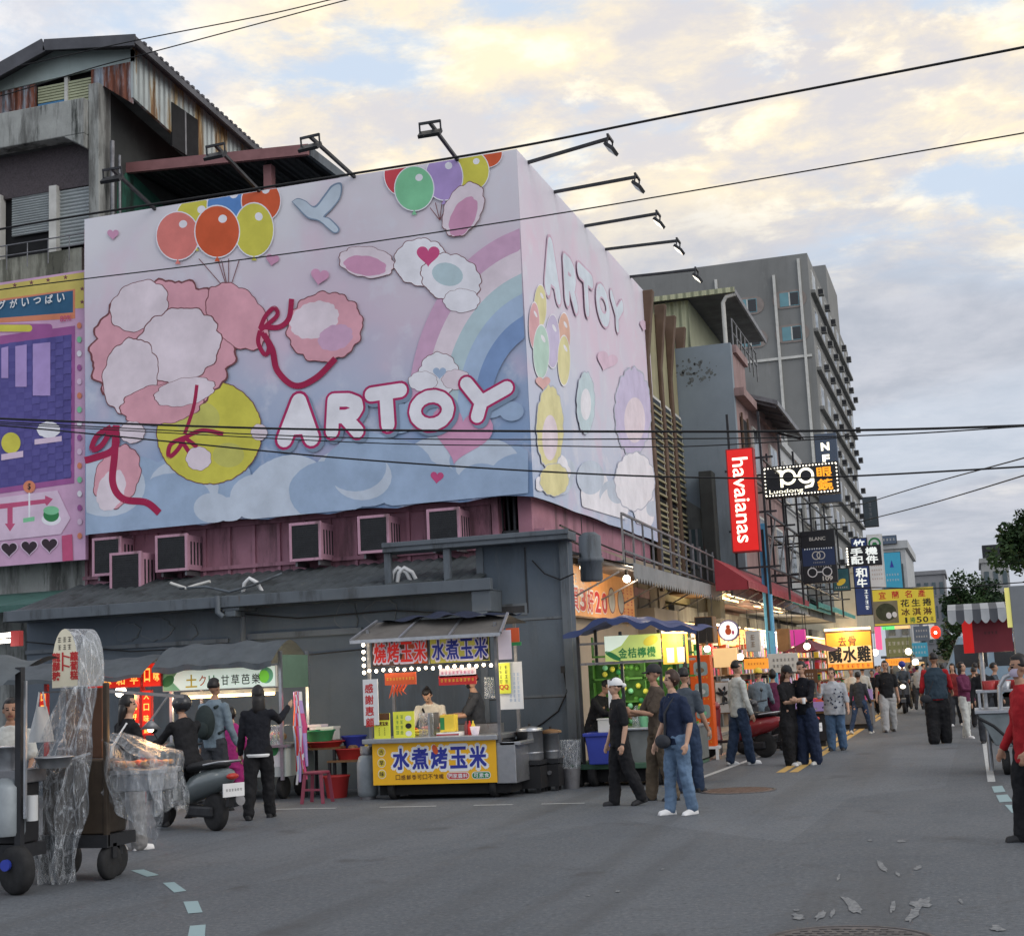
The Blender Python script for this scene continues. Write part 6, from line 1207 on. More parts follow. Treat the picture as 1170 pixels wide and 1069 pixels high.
t2 = thing('sauce_box', 'yellow and green sauce carton on a white tray at the counter middle', 'carton', (cx_(510), YC+.2, zb1_+.06)); b = MB(); b.box(cx_(500), YC+.15, zb1_+.12, cx_(516), YC+.32, cz_(817), 'yellow_ink'); b.box(cx_(500), YC+.149, zb1_+.15, cx_(505), YC+.15, cz_(820), 'green_ink'); b.build('carton', t2); b = MB(); b.box(cx_(498), YC+.05, zb1_+.061, cx_(524), YC+.4, zb1_+.11, 'white'); b.box(cx_(498), YC+.045, zb1_+.07, cx_(524), YC+.05, zb1_+.09, 'red_plastic'); b.build('tray', t2, bev=.006)
t2 = thing('plastic_cup', 'small pink plastic cup on the corn cart counter', 'cup', (cx_(540), YC+.15, zb1_+.06)); b = MB(); b.lathe((cx_(540), YC+.15, zb1_+.061), [(.05, 0), (.075, .12), (.07, .12), (.045, .01)], 'ink_pale', 14); b.build('cup_body', t2)
t2 = thing('whiteboard_sheet', 'white notice sheet with a yellow strip clipped at the right of the corn cart', 'notice', (cx_(580), YC+.1, cz_(808))); Yw = YC+.35; xa, za_, xb4, zc_ = rect(569, 756, 597, 810, Yw); b = MB(); b.box(xa, Yw, za_, xb4, Yw+.015, zc_, 'white'); marks(b, FX(0, Yw, 0), xa+.16, za_+.1, xb4-.03, zc_-.15, 7, 3, 'ink_cloud2', .003); b.build('sheet', t2)
b = MB(); xa, za_, xb4, zc_ = rect(568, 757, 583, 792, Yw-.03); b.box(xa, Yw-.03, za_, xb4, Yw-.02, zc_, 'board_lemon'); ff = FX(0, Yw-.03, 0); marks(b, ff, xa+.02, za_+.14, xb4-.02, zc_-.03, 4, 2, 'black_ink', .002); b.text('QQ', ff, (xa+xb4)/2, za_+.09, .14, .08, 'red_ink', .003, .03); b.build('strip', t2)
for (px, ptop, pbot, rpx, lid, lab, py_y) in ((605, 835, 868, 14.5, 'steel', 'large shiny steel stock pot on a burner right of the corn cart', 20.6), (629, 838, 866, 9.5, 'wood', 'smaller steel pot with a round wooden lid beside the stock pot', 20.9)):
    x, z1_ = PY(px, ptop, py_y).x, PY(px, ptop, py_y).z; z0_ = PY(px, pbot, py_y).z; r = rpx*pxm(py_y); t2 = thing('stock_pot', lab, 'pot', (x, py_y, 0))
    b = MB(); b.lathe((x, py_y, z0_), [(r*.9, 0), (r*.96, .02), (r*.96, z1_-z0_), (r, z1_-z0_), (r, z1_-z0_+.015), (r*.9, z1_-z0_+.015)], 'steel', 26); b.lathe((x, py_y, z0_+.1), [(r*.97, 0), (r*.985, .01), (r*.97, .02)], 'steel', 26); b.build('pot_body', t2)
    b = MB(); k = 1.25 if lid == 'wood' else .98; b.lathe((x, py_y, z1_+.016), [(r*k, 0), (r*k, .03), (r*.3, .055), (.001, .06)], lid, 26); b.cyl((x, py_y, z1_+.06), (x, py_y, z1_+.11), .02, 'black'); b.build('lid', t2)
    b = MB()
    for a in range(4): q = Vector((x+r*.9*cos(a*pi/2+.8), py_y+r*.9*sin(a*pi/2+.8), 0)); b.box(q.x-.02, q.y-.02, 0, q.x+.02, q.y+.02, z0_-.04, 'dark_metal')
    b.box(x-r*1.05, py_y-r*1.05, z0_-.06, x+r*1.05, py_y+r*1.05, z0_-.002, 'dark_metal'); b.box(x-r, py_y-r*.98, z0_-.4, x+r, py_y+r, z0_-.08, 'black'); b.cyl((x, py_y-r, z0_-.2), (x, py_y-r-.05, z0_-.2), .03, 'dull_steel'); b.build('burner_stand', t2)
p = G(420, 914); t2 = thing('gas_cylinder', 'grey gas cylinder standing at the left end of the corn cart', 'gas cylinder', (p.x, 20.1, 0)); gx = PY(420, 890, 20.1).x; b = MB(); b.lathe((gx, 20.1, .03), [(.1, 0), (.15, .03), (.155, .1), (.155, .5), (.12, .6), (.05, .64), (.04, .68)], mat('gas_grey', (.26, .29, .31), .5, .2, var=.25, vs=4, streak=((.14, .1, .08), .62, .8, 5)), 20); b.lathe((gx, 20.1, 0), [(.12, 0), (.12, .05)], 'dull_steel', 20); b.build('tank', t2); b = MB(); b.lathe((gx, 20.1, .66), [(.1, 0), (.1, .12), (.085, .12), (.085, 0)], 'dull_steel', 16); b.cyl((gx, 20.1, .7), (gx, 20.1, .8), .025, 'yellow_ink'); b.build('valve', t2)
# clutter between the stalls
def tub(name, label, px, py, r, h, m, Y, z0=None, lidm=None, cat='basin'):
    p = PY(px, py, Y); z0 = p.z if z0 is None else z0; t = thing(name, label, cat, (p.x, Y, z0)); b = MB(); b.lathe((p.x, Y, z0), [(r*.75, 0), (r*.97, h*.9), (r*1.06, h), (r*1.06, h+.015), (r*.95, h), (r*.72, .02), (.001, .02)], m, 24); b.build('bowl', t)
    if lidm: b = MB(); rr_ = random.Random(px); [b.ell((p.x+r*.6*(rr_.random()-.5)*1.3, Y+r*.6*(rr_.random()-.5)*1.3, z0+h), r*.22, lidm, 8, 6) for _ in range(9)]; o = b.build('contents', t); o['kind'] = 'stuff'
    return t
for (px, py, w, d, h, label) in ((402, 907, .5, .5, .55, 'dark wooden trestle holding red basins beside the gas cylinder'), (372, 880, .5, .4, .75, 'dark stand with a red tray left of the red basins')):
    p = PY(px, py, 20.9); t2 = thing('trestle', label, 'stand', (p.x, 20.9, 0)); 
    for sx2 in (-1, 1):
        for sy in (-1, 1): b = MB(); b.box(p.x+sx2*w/2-.02, 20.9+sy*d/2-.02, 0, p.x+sx2*w/2+.02, 20.9+sy*d/2+.02, h-.03, 'dark_metal'); b.build('leg', t2)
    b = MB(); b.box(p.x-w/2-.03, 20.87-d/2, h-.03, p.x+w/2+.03, 20.93+d/2, h, 'wood'); b.build('top', t2)
tub('red_basin', 'red plastic basin of peel on the trestle left of the corn cart', 402, 880, .26, .16, 'red_plastic', 20.9, .551, 'wood')
tub('red_basin', 'red plastic tray on the stand behind the pink stool', 372, 868, .30, .08, 'red_plastic', 20.9, .751, None)
tub('green_basin', 'bright green basin with a white box behind the pink stool', 366, 860, .24, .16, 'green_plastic', 21.0, .84, None)
tub('blue_basin', 'blue plastic basin between the red basins and the corn cart', 405, 862, .20, .17, 'blue_plastic', 21.2, .72, None)
tub('red_basin', 'red bucket on the ground under the trestle', 385, 905, .2, .32, 'red_plastic', 20.5, 0, None, 'bucket')
for (px, py, w, h, m, lab) in ((360, 845, .26, .24, 'ink_pale', 'pale pink carton on the pile behind the green basin'), (373, 850, .3, .2, 'white', 'white foam box beside the pale pink carton')):
    p = PY(px, py, 21.25); t2 = thing('carton', lab, 'box', (p.x, 21.3, .84)); b = MB(); b.box(p.x-w/2, 21.2, .845, p.x+w/2, 21.45, .845+h, m); b.build('box_body', t2, bev=.008); b = MB(); b.box(p.x-w/2-.008, 21.19, .84+h-.02, p.x+w/2+.008, 21.46, .855+h, m); b.build('lid', t2)
    b = MB(); b.box(p.x-w/2, 21.2, .76, p.x+w/2, 21.45, .844, 'wood'); b.build('slab', t2)
p = G(362, 917); t2 = thing('plastic_stool', 'dark pink plastic stool at the front of the guava stall corner', 'stool', (p.x, p.y, 0)); b = MB(); b.box(-.15+p.x, p.y-.13, .42, p.x+.15, p.y+.17, .46, mat('stool_pink', (.25, .05, .08), .5)); b.build('seat', t2, bev=.015)
for sx2 in (-1, 1):
    for sy in (-1, 1): b = MB(); b.bar((p.x+sx2*.13, p.y+.02+sy*.13, .42), (p.x+sx2*.17, p.y+.02+sy*.17, 0), .05, .02, 'stool_pink'); b.build('leg', t2)
b = MB(); b.bar((p.x-.15, p.y-.13, .2), (p.x+.15, p.y-.13, .2), .02, .03, 'stool_pink'); b.build('stretcher', t2)
# ---------------- guava stall and red lantern stall with grey tarpaulins
YG = 20.3
def gx_(p, y=800, Y=YG): return PY(p, y, Y).x
def gz_(p, px=270, Y=YG): return PY(px, p, Y).z
x0, x1 = gx_(193), gx_(325); t = thing('guava_stall', 'fruit stall with green and white lit guava sign under a grey tarpaulin', 'food cart', ((x0+x1)/2, YG+.5, 0))
zc = gz_(852); b = MB(); b.box(x0, YG, .35, x1, YG+1.0, zc-.04, mat('stall_white', (.45, .5, .48), .5, var=.2)); b.box(gx_(305), YG-.004, .5, x1-.03, YG-.001, zc-.1, 'white'); b.poly(FX(0, YG-.004, 0), ellipse(gx_(312), .8, .08, .13), .003, 'green_ink'); b.build('body', t, bev=.01)
b = MB(); b.box(x0-.05, YG-.1, zc-.04, x1+.05, YG+1.05, zc, 'steel'); b.build('counter', t)
rg = random.Random(8); b = MB()
for k in range(60): b.ell((x0+.1+(x1-x0-.2)*rg.random(), YG+.05+.5*rg.random(), zc+.05+.08*rg.random()), .05+.02*rg.random(), rg.choice(['ink_ylw', 'ink_green', 'ink_orange', 'wood']), 8, 6)
o = b.build('fruit', t); o['kind'] = 'stuff'
b = MB(); b.box(x0+.05, YG-.02, zc+.001, x1-.05, YG-.01, zc+.28, 'clear_plastic'); b.box(x0+.05, YG-.02, zc+.281, x1-.05, YG+.3, zc+.29, 'clear_plastic'); b.build('display_case', t)
zs1_, zs0_ = gz_(768), gz_(786)
lit('sign_greenwhite', S(214, 228, 214), .45); fr = FX(0, YG-.1, 0); xa, xb4 = gx_(190), gx_(319)
b = MB(); b.box(xa, YG-.1, zs0_, xb4, YG-.02, zs1_+.08, 'offwhite'); b.poly(fr, [(xa+.01, zs0_+.01), (xb4-.01, zs0_+.01), (xb4-.01, zs1_+.07), (xa+.01, zs1_+.07)], .003, 'sign_greenwhite')
W_, H_ = xb4-xa, zs1_+.08-zs0_
b.poly(fr, [(xa+.01, zs0_+.01), (xa+W_*.16, zs0_+.01), (xa+W_*.08, zs0_+H_*.5), (xa+W_*.14, zs0_+H_*.95), (xa+.01, zs0_+H_*.95)], .005, 'ink_green'); b.poly(fr, ellipse(xa+W_*.05, zs0_+H_*.5, .12, .08, 14, 30), .006, 'green_ink'); b.poly(fr, ellipse(xa+W_*.92, zs0_+H_*.55, .12, H_*.38), .005, 'ink_green'); b.poly(fr, ellipse(xa+W_*.9, zs0_+H_*.5, .09, H_*.3), .006, lit('guava', S(120, 200, 60), .3))
b.text('土', fr, xa+W_*.26, zs0_+H_*.45, .2, H_*.6, 'yellow_ink', .007, .03); b.text('ク', fr, xa+W_*.36, zs0_+H_*.45, .12, H_*.5, 'ink_orange', .007, .01); b.text('リ', fr, xa+W_*.44, zs0_+H_*.45, .1, H_*.45, 'green_ink', .007, .01)
for i, ch in enumerate('甘草芭樂'): b.text(ch, fr, xa+W_*(.56+.09*i), zs0_+H_*.42, .14, H_*.48, 'black_ink', .007, .01)
b.build('lit_sign', t)
b = MB(); b.box(xa+.2, YG+.1, zs0_-.08, xb4-.1, YG+.2, zs0_-.02, 'offwhite'); b.tube([(xa+.25, YG+.13, zs0_-.1), (xb4-.15, YG+.13, zs0_-.1)], .03, 'tube_warm', 8); b.build('tube_lamp', t)
for k in range(3): lamp('tube_glow', (xa+.4+(W_-.7)*k/2, YG+.15, zs0_-.16), 15, (1, .8, .52), .2, parent=t)
for (px, dy) in ((197, .0), (322, .0), (197, .95), (322, .95)): x = gx_(px); b = MB(); b.box(x-.025, YG-.05+dy, .3, x+.025, YG+dy, zs1_+.3, 'steel'); b.build('post', t)
b = MB(); b.box(gx_(321), YG-.03, gz_(788), gx_(321)+.04, YG+.95, gz_(752)+.02, mat('stall_green', (.12, .2, .15), .6)); b.build('side_hood', t)
def gtarp(u, v):
    x = gx_(186)+(gx_(322)-gx_(186))*u; return Vector((x, YG-.3+1.25*v, zs1_+.14+.34*(1-abs(2*v-1)**1.6)-.015*sin(u*pi*5+v*2)+.012*sin(u*27+v*6)))
b = MB(); b.grid(gtarp, 36, 12, 'tarp'); b.grid(lambda u, v: gtarp(u, 0)+Vector((0, -.02+.03*sin(u*31), -.10*(1-v)*(.8+.2*sin(u*9))+.0)), 36, 4, 'tarp'); b.build('tarpaulin', t)
for x in (x0+.2, x1-.15):
    for y in (YG+.2, YG+.8): b = MB(); wheel(b, (x, y, .18), .18, .09); wo = b.build('wheel', t); b = MB(); rim(b, (x, y, .18), .18, .09); b.build('rim', wo)
b = MB()
for k in range(9): a = k*.7; b.tube([PY(340+3*sin(a), 790, YG+.2), PY(343+5*cos(a), 830, YG+.15), PY(345+6*sin(a*2), 872+3*k, YG+.12)], [.03, .05, .02], ['ink_rose', 'ink_lilac', 'white', 'red_ink', 'ink_sky', 'ink_orange'][k % 6], 7)
b.build('hanging_bags', t)
# red lantern stall
x0, x1 = gx_(58), gx_(168); t = thing('red_snack_stall', 'snack stall with glowing red lettered boards and posts under a grey tarpaulin', 'food cart', ((x0+x1)/2, YG+.7, 0))
YR = YG+.2; b = MB(); b.box(x0, YR+.1, .3, x1, YR+1.0, gz_(850), 'dull_steel'); b.box(x0-.02, YR, gz_(850)+.001, x1+.04, YR+1.02, gz_(850)+.04, 'steel'); b.build('body', t)
lit('board_red', S(196, 34, 16), .6); lit('ink_gold', S(255, 190, 90), 1.0)
def rb(p0, y0_, p1, y1_, Y, s, vert, nm):
    xa, za_, xb4, zc_ = rect(p0, y0_, p1, y1_, Y); b = MB(); b.box(xa, Y, za_, xb4, Y+.06, zc_, 'red_plastic'); ff = FX(0, Y, 0); b.poly(ff, [(xa+.01, za_+.01), (xb4-.01, za_+.01), (xb4-.01, zc_-.01), (xa+.01, zc_-.01)], .003, 'board_red')
    n = len(s)
    for i, ch in enumerate(s):
        if vert: b.text(ch, ff, (xa+xb4)/2, zc_-(zc_-za_)*(i+.5)/n, (xb4-xa)*.55, (zc_-za_)/n*.6, 'ink_gold', .006, .03)
        else: b.text(ch, ff, xa+(xb4-xa)*(i+.5)/n, (za_+zc_)/2, (xb4-xa)/n*.6, (zc_-za_)*.55, 'ink_gold', .006, .03)
    b.build(nm, t)
rb(100, 770, 161, 786, YG-.1, '香酥和平', False, 'lit_board'); rb(163, 757, 184, 784, YG-.15, '口味', False, 'lit_board'); rb(162, 788, 173, 840, YG-.05, '大口味鮮', True, 'lit_board'); rb(148, 790, 159, 836, YG+.3, '香脆好吃', True, 'lit_board'); rb(45, 790, 54, 816, YG-.05, '口口', True, 'lit_board')
b = MB(); b.ell(PY(138, 790, YG+.2), .09, 'bulb', 10, 7); b.build('bulb', t); lamp('bulb_glow', PY(138, 794, YG+.1), 14, (1, .85, .65), .1, parent=t); lamp('board_glow', PY(150, 800, YG-.5), 7, (1, .3, .12), .3, parent=t)
for px in (52, 162): x = gx_(px); b = MB(); b.box(x-.03, YR-.2, 0, x+.03, YR-.14, gz_(760), 'red_plastic'); b.build('post', t)
def rtarp(u, v):
    x = gx_(20)+(gx_(180)-gx_(20))*u; return Vector((x, YG-.45+1.4*v, gz_(768)+.04+.30*(1-abs(2*v-1)**1.6)+.015*sin(u*13+v*5)+.012*sin(u*29)))
b = MB(); b.grid(rtarp, 36, 12, 'tarp'); b.grid(lambda u, v: rtarp(u, 0)+Vector((0, -.02, -.08*(1-v)*(.8+.2*sin(u*11)))), 36, 3, 'tarp'); b.build('tarpaulin', t)
for x in (x0+.2, x1-.15): b = MB(); wheel(b, (x, YR+.3, .18), .18, .09); wo = b.build('wheel', t); b = MB(); rim(b, (x, YR+.3, .18), .18, .09); b.build('rim', wo)
# ---------------- plastic draped cart in the left foreground
YF = 11.75
def fx_(p, Y=YF, y=900): return PY(p, y, Y).x
def fz_(p, px=110, Y=YF): return PY(px, p, Y).z
x0, x1 = fx_(38), fx_(124); zt_ = fz_(868); t = thing('draped_cart', 'tall dark food cart draped in crumpled clear plastic with an arched sign on top', 'food cart', ((x0+x1)/2, YF+.5, 0))
mat('cart_brown', (.055, .04, .028), .6, .2, var=.4, vs=3, streak=((.03, .025, .02), .5, .75, 4))
b = MB(); b.box(x0+.1, YF, .42, x1-.052, YF+.36, zt_, 'cart_brown'); b.box(x1-.05, YF-.02, .3, x1, YF+.03, fz_(780), 'cart_brown'); b.box(x0+.1, YF+.36, zt_+.001, x1-.3, YF+.42, fz_(785), mat('cart_back', (.10, .05, .03), .7, var=.3)); b.build('body', t, bev=.012)
b = MB(); b.box(x0, YF-.03, .3, x1, YF+.45, .415, 'dark_metal'); b.build('chassis', t)
for (x, y) in ((x1-.06, YF+.1), (x0+.15, YF+.1), (x1-.16, YF+.36), (x0+.15, YF+.36)): b = MB(); wheel(b, (x, y, .16), .16, .08); b.box(x-.06, y-.03, .2, x+.06, y+.03, .33, 'dark_metal'); wo = b.build('wheel', t); b = MB(); rim(b, (x, y, .16), .16, .08); b.build('rim', wo)
# tray of warm lit snacks at the right
xt0, xt1 = fx_(116), fx_(176); zt2_ = fz_(880, 145); b = MB(); b.box(xt0+.03, YF+.1, zt2_-.2, xt1-.08, YF+.55, zt2_-.02, 'steel'); b.box(xt0+.03, YF+.07, zt2_-.05, xt1-.06, YF+.58, zt2_-.0, 'steel'); b.build('tray', t, bev=.01)
b = MB(); rg = random.Random(12)
for k in range(46): b.ell((xt0+.06+(xt1-xt0-.2)*rg.random(), YF+.12+.42*rg.random(), zt2_+.02+.05*rg.random()), (.03+.03*rg.random(), .03, .022), rg.choice([mat('snack_a', (.45, .17, .05), .5), mat('snack_b', (.5, .27, .09), .5), 'ink_orange']), 8, 6)
o = b.build('snacks', t); o['kind'] = 'stuff'; lamp('warm_glow', ((xt0+xt1)/2, YF+.4, zt2_+.3), 9, (1, .55, .22), .12, parent=t)
b = MB(); b.bar((x1-.04, YF+.06, fz_(790)), (xt1-.1, YF+.7, fz_(800)), .03, .03, 'dull_steel'); b.lathe(((xt0+xt1)/2, YF+.4, zt2_+.36), [(.02, .08), (.1, 0), (.095, 0)], 'dull_steel', 14); b.ell(((xt0+xt1)/2, YF+.4, zt2_+.36), .03, 'bulb', 8, 6); b.bar(((xt0+xt1)/2, YF+.4, zt2_+.44), ((xt0+xt1)/2, YF+.75, fz_(796)), .015, .015, 'dull_steel'); b.build('heat_lamp', t)
# plastic: long crumpled curtain in front and a canopy over the tray
rg = random.Random(6); ph = [rg.random()*6 for _ in range(8)]
def curtain(u, v):
    pt = Vector(PY(80+38*u-2, 785, YF-.12)); w = (1-v)
    xa_ = fx_(84)+(fx_(120)-fx_(84))*u; xb_2 = fx_(30)+(fx_(112)-fx_(30))*u; xc_2 = fx_(58)+(fx_(90)-fx_(58))*u
    k = min(1, w/.62); x = xa_+(xb_2-xa_)*(k**1.3) if w < .62 else xb_2+(xc_2-xb_2)*((w-.62)/.38)
    z = fz_(782)+(fz_(1016)-fz_(782))*w+.05*sin(u*5+1)*w
    f = .035+.05*w
    return Vector((x, YF-.14-.1*sin(pi*w)+f*sin(u*15+ph[0]+w*3)+f*.6*sin(u*31+ph[1]-w*5)+.02*sin(w*22+u*7), z))
b = MB(); b.grid(curtain, 46, 46, 'clear_plastic'); b.build('plastic_curtain', t)
def hoodp(u, v):
    a = Vector((fx_(116), YF+.0+.55*v, fz_(852)+.05)); c = Vector((fx_(172), YF+.0+.6*v, fz_(876)+.06)); d = Vector((fx_(178), YF-.1+.65*v, fz_(935)))
    p = a.lerp(c, u/.5) if u < .5 else c.lerp(d, (u-.5)/.5); return p+Vector((.015*sin(v*19+u*9), .03*sin(u*16), .02*sin(u*13+v*23)+.05*sin(pi*v)))
b = MB(); b.grid(hoodp, 34, 26, 'clear_film')
def skirt(u, v):
    x = fx_(118)+(fx_(186)-fx_(118))*u; zt3 = fz_(852)+.05+(fz_(880)-fz_(852))*u; zb3 = fz_(905)+(fz_(966)-fz_(905))*(u**.7); return Vector((x+.03*sin(v*9+u*5), YF+.02-.06*(1-v)+.05*sin(u*17+v*4), zb3+(zt3-zb3)*v))
b.grid(skirt, 30, 22, 'clear_film'); b.build('plastic_cover', t)
# arched sign: lantern-like box
def archpts(w, h, n=14): return [(-w/2, 0), (w/2, 0)]+[(w/2*cos(pi*k/n)*(1 if True else 0), h*.35+(h*.65)*sin(pi*k/n)) for k in range(n+1)]
lit('sign_ivory', S(216, 208, 184), .12)
pa_ = PY(74, 785, YF+.1); fr = turned(pa_.x-.0, YF+.1, pa_.z, -12); h_ = fz_(714)-fz_(782); w_ = .34
b = MB(); P = archpts(w_, h_); n = len(P)
b.poly(fr, P, .0, 'sign_ivory'); b.poly(Fr(fr(0, 0, -.34), -fr.r, fr.u), P, 0, 'plastic_milk')
V = [fr(a, c, 0) for a, c in P]+[fr(a, c, -.34) for a, c in P]; b.add(V, [(k, (k+1) % n, n+(k+1) % n, n+k) for k in range(n)], 'clear_plastic')
for i, (u, s) in enumerate(((-.11, '龍鬚糖'), (.02, '卜卜'), (.13, '蘿蔔糕'))): 
    for k, ch in enumerate(s): b.text(ch, fr, u, h_*(.52-.16*k), .105, h_*.15, 'red_ink', .005, .04)
marks(b, fr, -.1, h_*.62, .1, h_*.88, 2, 3, 'black_ink', .004, 3); b.build('arched_sign', t)
# hanging bag
p = PY(47, 833, YF+.3); t2 = thing('plastic_bag', 'white plastic carrier bag hanging beside the draped cart', 'bag', p); b = MB(); b.grid(lambda u, v: Vector((p.x+(.08+.05*(1-v))*(1-.5*v*v)*cos(u*2*pi)*(1+.12*sin(u*25)), p.y+.06*sin(u*2*pi)*(1+.2*sin(u*19)), p.z-.12+.34*v)), 24, 8, 'plastic_milk'); b.build('bag_body', t2); b = MB(); b.tube([p+Vector((-.05, 0, .2)), p+Vector((-.02, .0, .36)), p+Vector((.02, 0, .36)), p+Vector((.05, 0, .2))], .01, 'plastic_milk', 6); b.bar(p+Vector((0, 0, .355)), (fx_(70), YF+.5, p.z+.355), .015, .015, 'dull_steel'); b.build('handle', t2)
# ---------------- leftmost cart
YL = 10.95
def lx_(p, Y=YL): return PY(p, 900, Y).x
def lz_(p, px=20, Y=YL): return PY(px, p, Y).z
xl0, xl1 = lx_(-150), lx_(20); t = thing('tank_cart', 'dark cart with grey canvas roof, steel pots and white tank cut by the left edge', 'food cart', ((xl0+xl1)/2, YL+.4, 0))
zc = lz_(880); b = MB(); b.box(xl0, YL+.05, zc-.12, xl1, YL+.42, zc, 'dull_steel'); b.box(xl0, YL+.1, .42, xl1-.05, YL+.38, zc-.121, 'black'); b.build('body', t, bev=.01)
b = MB(); b.box(xl0, YL+.08, .3, xl1+.0, YL+.42, .415, 'dark_metal'); b.build('chassis', t)
b = MB(); wheel(b, (lx_(20), YL+.0, .21), .21, .12, (0.35, 1, 0)); wo = b.build('wheel', t); b = MB(); rim(b, (lx_(20), YL+.0, .21), .21, .12, (0.35, 1, 0)); b.build('rim', wo); b = MB(); wheel(b, (lx_(-60), YL+.0, .24), .24, .12, (0.35, 1, 0)); wo = b.build('wheel', t); b = MB(); rim(b, (lx_(-60), YL+.0, .24), .24, .12, (0.35, 1, 0)); b.build('rim', wo)
b = MB(); b.cyl((lx_(14), YL-.07, .26), (lx_(14), YL-.1, .26), .05, 'blue_plastic'); b.build('hub_cover', t)
for px in (20, -140): b = MB(); b.box(lx_(px)-.03, YL-.0, .3, lx_(px)+.03, YL+.06, lz_(762), 'dark_metal'); b.build('post', t)
b = MB(); b.box(lx_(28)-.008, YL-.005, lz_(935), lx_(28)+.012, YL+.02, lz_(778), 'steel'); b.build('rail', t)
def ltarp(u, v): return Vector((lx_(-170)+(lx_(22)-lx_(-170))*u+.03*v, YL-.25+.8*v, lz_(783)+.30*sin(pi*min(1, .15+.6*v))-.16*u*u*(1-v)+.03*sin(u*21+v*6)))
b = MB(); b.grid(ltarp, 30, 10, 'tarp'); b.grid(lambda u, v: ltarp(u, 0)+Vector((0, -.02, -.12*(1-v))), 30, 3, 'tarp'); b.build('canvas_roof', t)
b = MB(); b.lathe((lx_(2), YL+.06, .5), [(.16, 0), (.17, .03), (.17, .42), (.1, .48), (.04, .5)], 'gas_grey', 20); b.build('white_tank', t); b = MB(); b.cyl((lx_(29), YL+.1, .62), (lx_(29), YL+.1, .84), .05, 'plastic_milk'); b.build('white_canister', t)
b = MB(); b.lathe((lx_(-6), YL+.2, zc), [(.14, 0), (.15, .2), (.16, .2), (.15, .21)], 'steel', 20); b.build('pot', t)
b = MB(); b.lathe((lx_(38), YL+.3, zc+.0), [(.12, 0), (.17, .09), (.18, .09), (.17, .1)], 'steel', 20); b.bar((lx_(25), YL+.4, zc+.02), (lx_(50), YL+.7, zc+.1), .02, .02, 'steel'); b.build('pan', t)
p = PY(8, 727, 14.5); t2 = thing('fluorescent_lamp', 'white fluorescent lamp with red end cap glowing at the left edge', 'lamp', p); b = MB(); b.tube([p+Vector((-.7, 0, 0)), p+Vector((.08, 0, .02))], .028, 'tube_white', 10); b.tube([p+Vector((-.7, 0, -.07)), p+Vector((.08, 0, -.05))], .022, 'tube_white', 10); b.build('tube', t2); b = MB(); b.box(p.x+.08, 14.46, p.z-.12, p.x+.2, 14.54, p.z+.06, 'red_plastic'); b.bar((p.x-.3, 14.5, p.z+.03), (p.x-.3, 14.5, p.z+.5), .03, .03, 'dark_metal'); b.build('end_cap', t2); lamp('tube_glow', p+Vector((-.2, -.1, -.15)), 10, (1, .95, .88), .2, parent=t2)
# ---------------- lemon drink cart
YV = 21.4
def vx_(p, Y=YV): return PY(p, 800, Y).x
def vz_(p, px=720, Y=YV): return PY(px, p, Y).z
x0, x1 = vx_(662), vx_(790); t = thing('lemon_cart', 'green kumquat lemon drink cart with blue tarpaulin roof next to the grey corner', 'food cart', ((x0+x1)/2, YV+.6, 0))
zc = vz_(832); b = MB(); b.box(vx_(697), YV+.1, .3, x1, YV+1.2, zc-.03, mat('cart_steel2', (.2, .21, .2), .5, .5, var=.3, vs=3)); b.box(vx_(697), YV, zc-.029, x1+.03, YV+1.25, zc+.01, 'steel'); b.build('body', t, bev=.01)
b = MB(); b.box(vx_(652), YV+.1, .06, x1-.1, YV+1.0, .259, 'dark_inside'); b.box(vx_(648), YV-.05, .26, x1, YV+1.2, .34, mat('deck_green', (.05, .11, .07), .7, var=.3)); b.build('deck', t, bev=.01)  # first box: near-black fill added for the deep shade under the deck
for x in (vx_(655), vx_(672), vx_(745), x1-.15): b = MB(); wheel(b, (x, YV+.12, .19), .19, .12); wo = b.build('wheel', t); b = MB(); rim(b, (x, YV+.12, .19), .19, .12); b.build('rim', wo)
zt_ = vz_(722)
for (px, dy) in ((664, 0), (712, .05), (786, 0), (664, 1.1), (786, 1.1), (756, .05)): x = vx_(px); b = MB(); b.box(x-.022, YV+dy-.022, .34, x+.022, YV+dy+.022, zt_+(.02 if dy < .5 else .1), 'dark_metal'); b.build('post', t)
for z in (vz_(756), vz_(733)): b = MB(); b.bar((vx_(664), YV, z), (x1+.1, YV, z), .035, .035, 'dull_steel'); b.build('rail', t)
def rf(u, v):
    x = vx_(654)+(vx_(806)-vx_(654))*u; k = u/.33 if u < .33 else (1-u)/.67; return Vector((x, YV-.35+1.9*v, vz_(722)+(vz_(702)-vz_(722))*k*1.0+.02*sin(u*29+v*7)-.03*(1-v)*abs(sin(u*14))+.05*v))
b = MB(); b.grid(rf, 48, 12, 'blue_tarp'); b.grid(lambda u, v: rf(u, 0)+Vector((0, -.015, -.09*(1-v)*(.6+.5*abs(sin(u*19))))), 48, 2, mat('tarp_edge', (.035, .055, .15), .5)); b.build('tarpaulin', t)
lit('sign_green', S(186, 206, 120), .25); fr = FX(0, YV-.03, 0); xa, za_, xb4, zc_ = rect(691, 725, 755, 754, YV-.03)
b = MB(); b.box(xa, YV-.03, za_, xb4, YV-.015, zc_, 'offwhite'); b.poly(fr, [(xa, za_), (xb4, za_), (xb4, zc_), (xa, zc_)], .002, 'sign_green'); b.poly(fr, [(xa, zc_), (xa+(xb4-xa)*.45, zc_), (xa+(xb4-xa)*.3, za_+(zc_-za_)*.6), (xa, za_+(zc_-za_)*.3)], .004, 'sign_greenwhite'); b.poly(fr, ellipse(xb4-.15, zc_-.1, .12, .07, 14, 20), .004, 'ink_ylw'); b.poly(fr, ellipse(xa+.12, za_+.08, .14, .04, 14, -30), .004, 'green_ink')
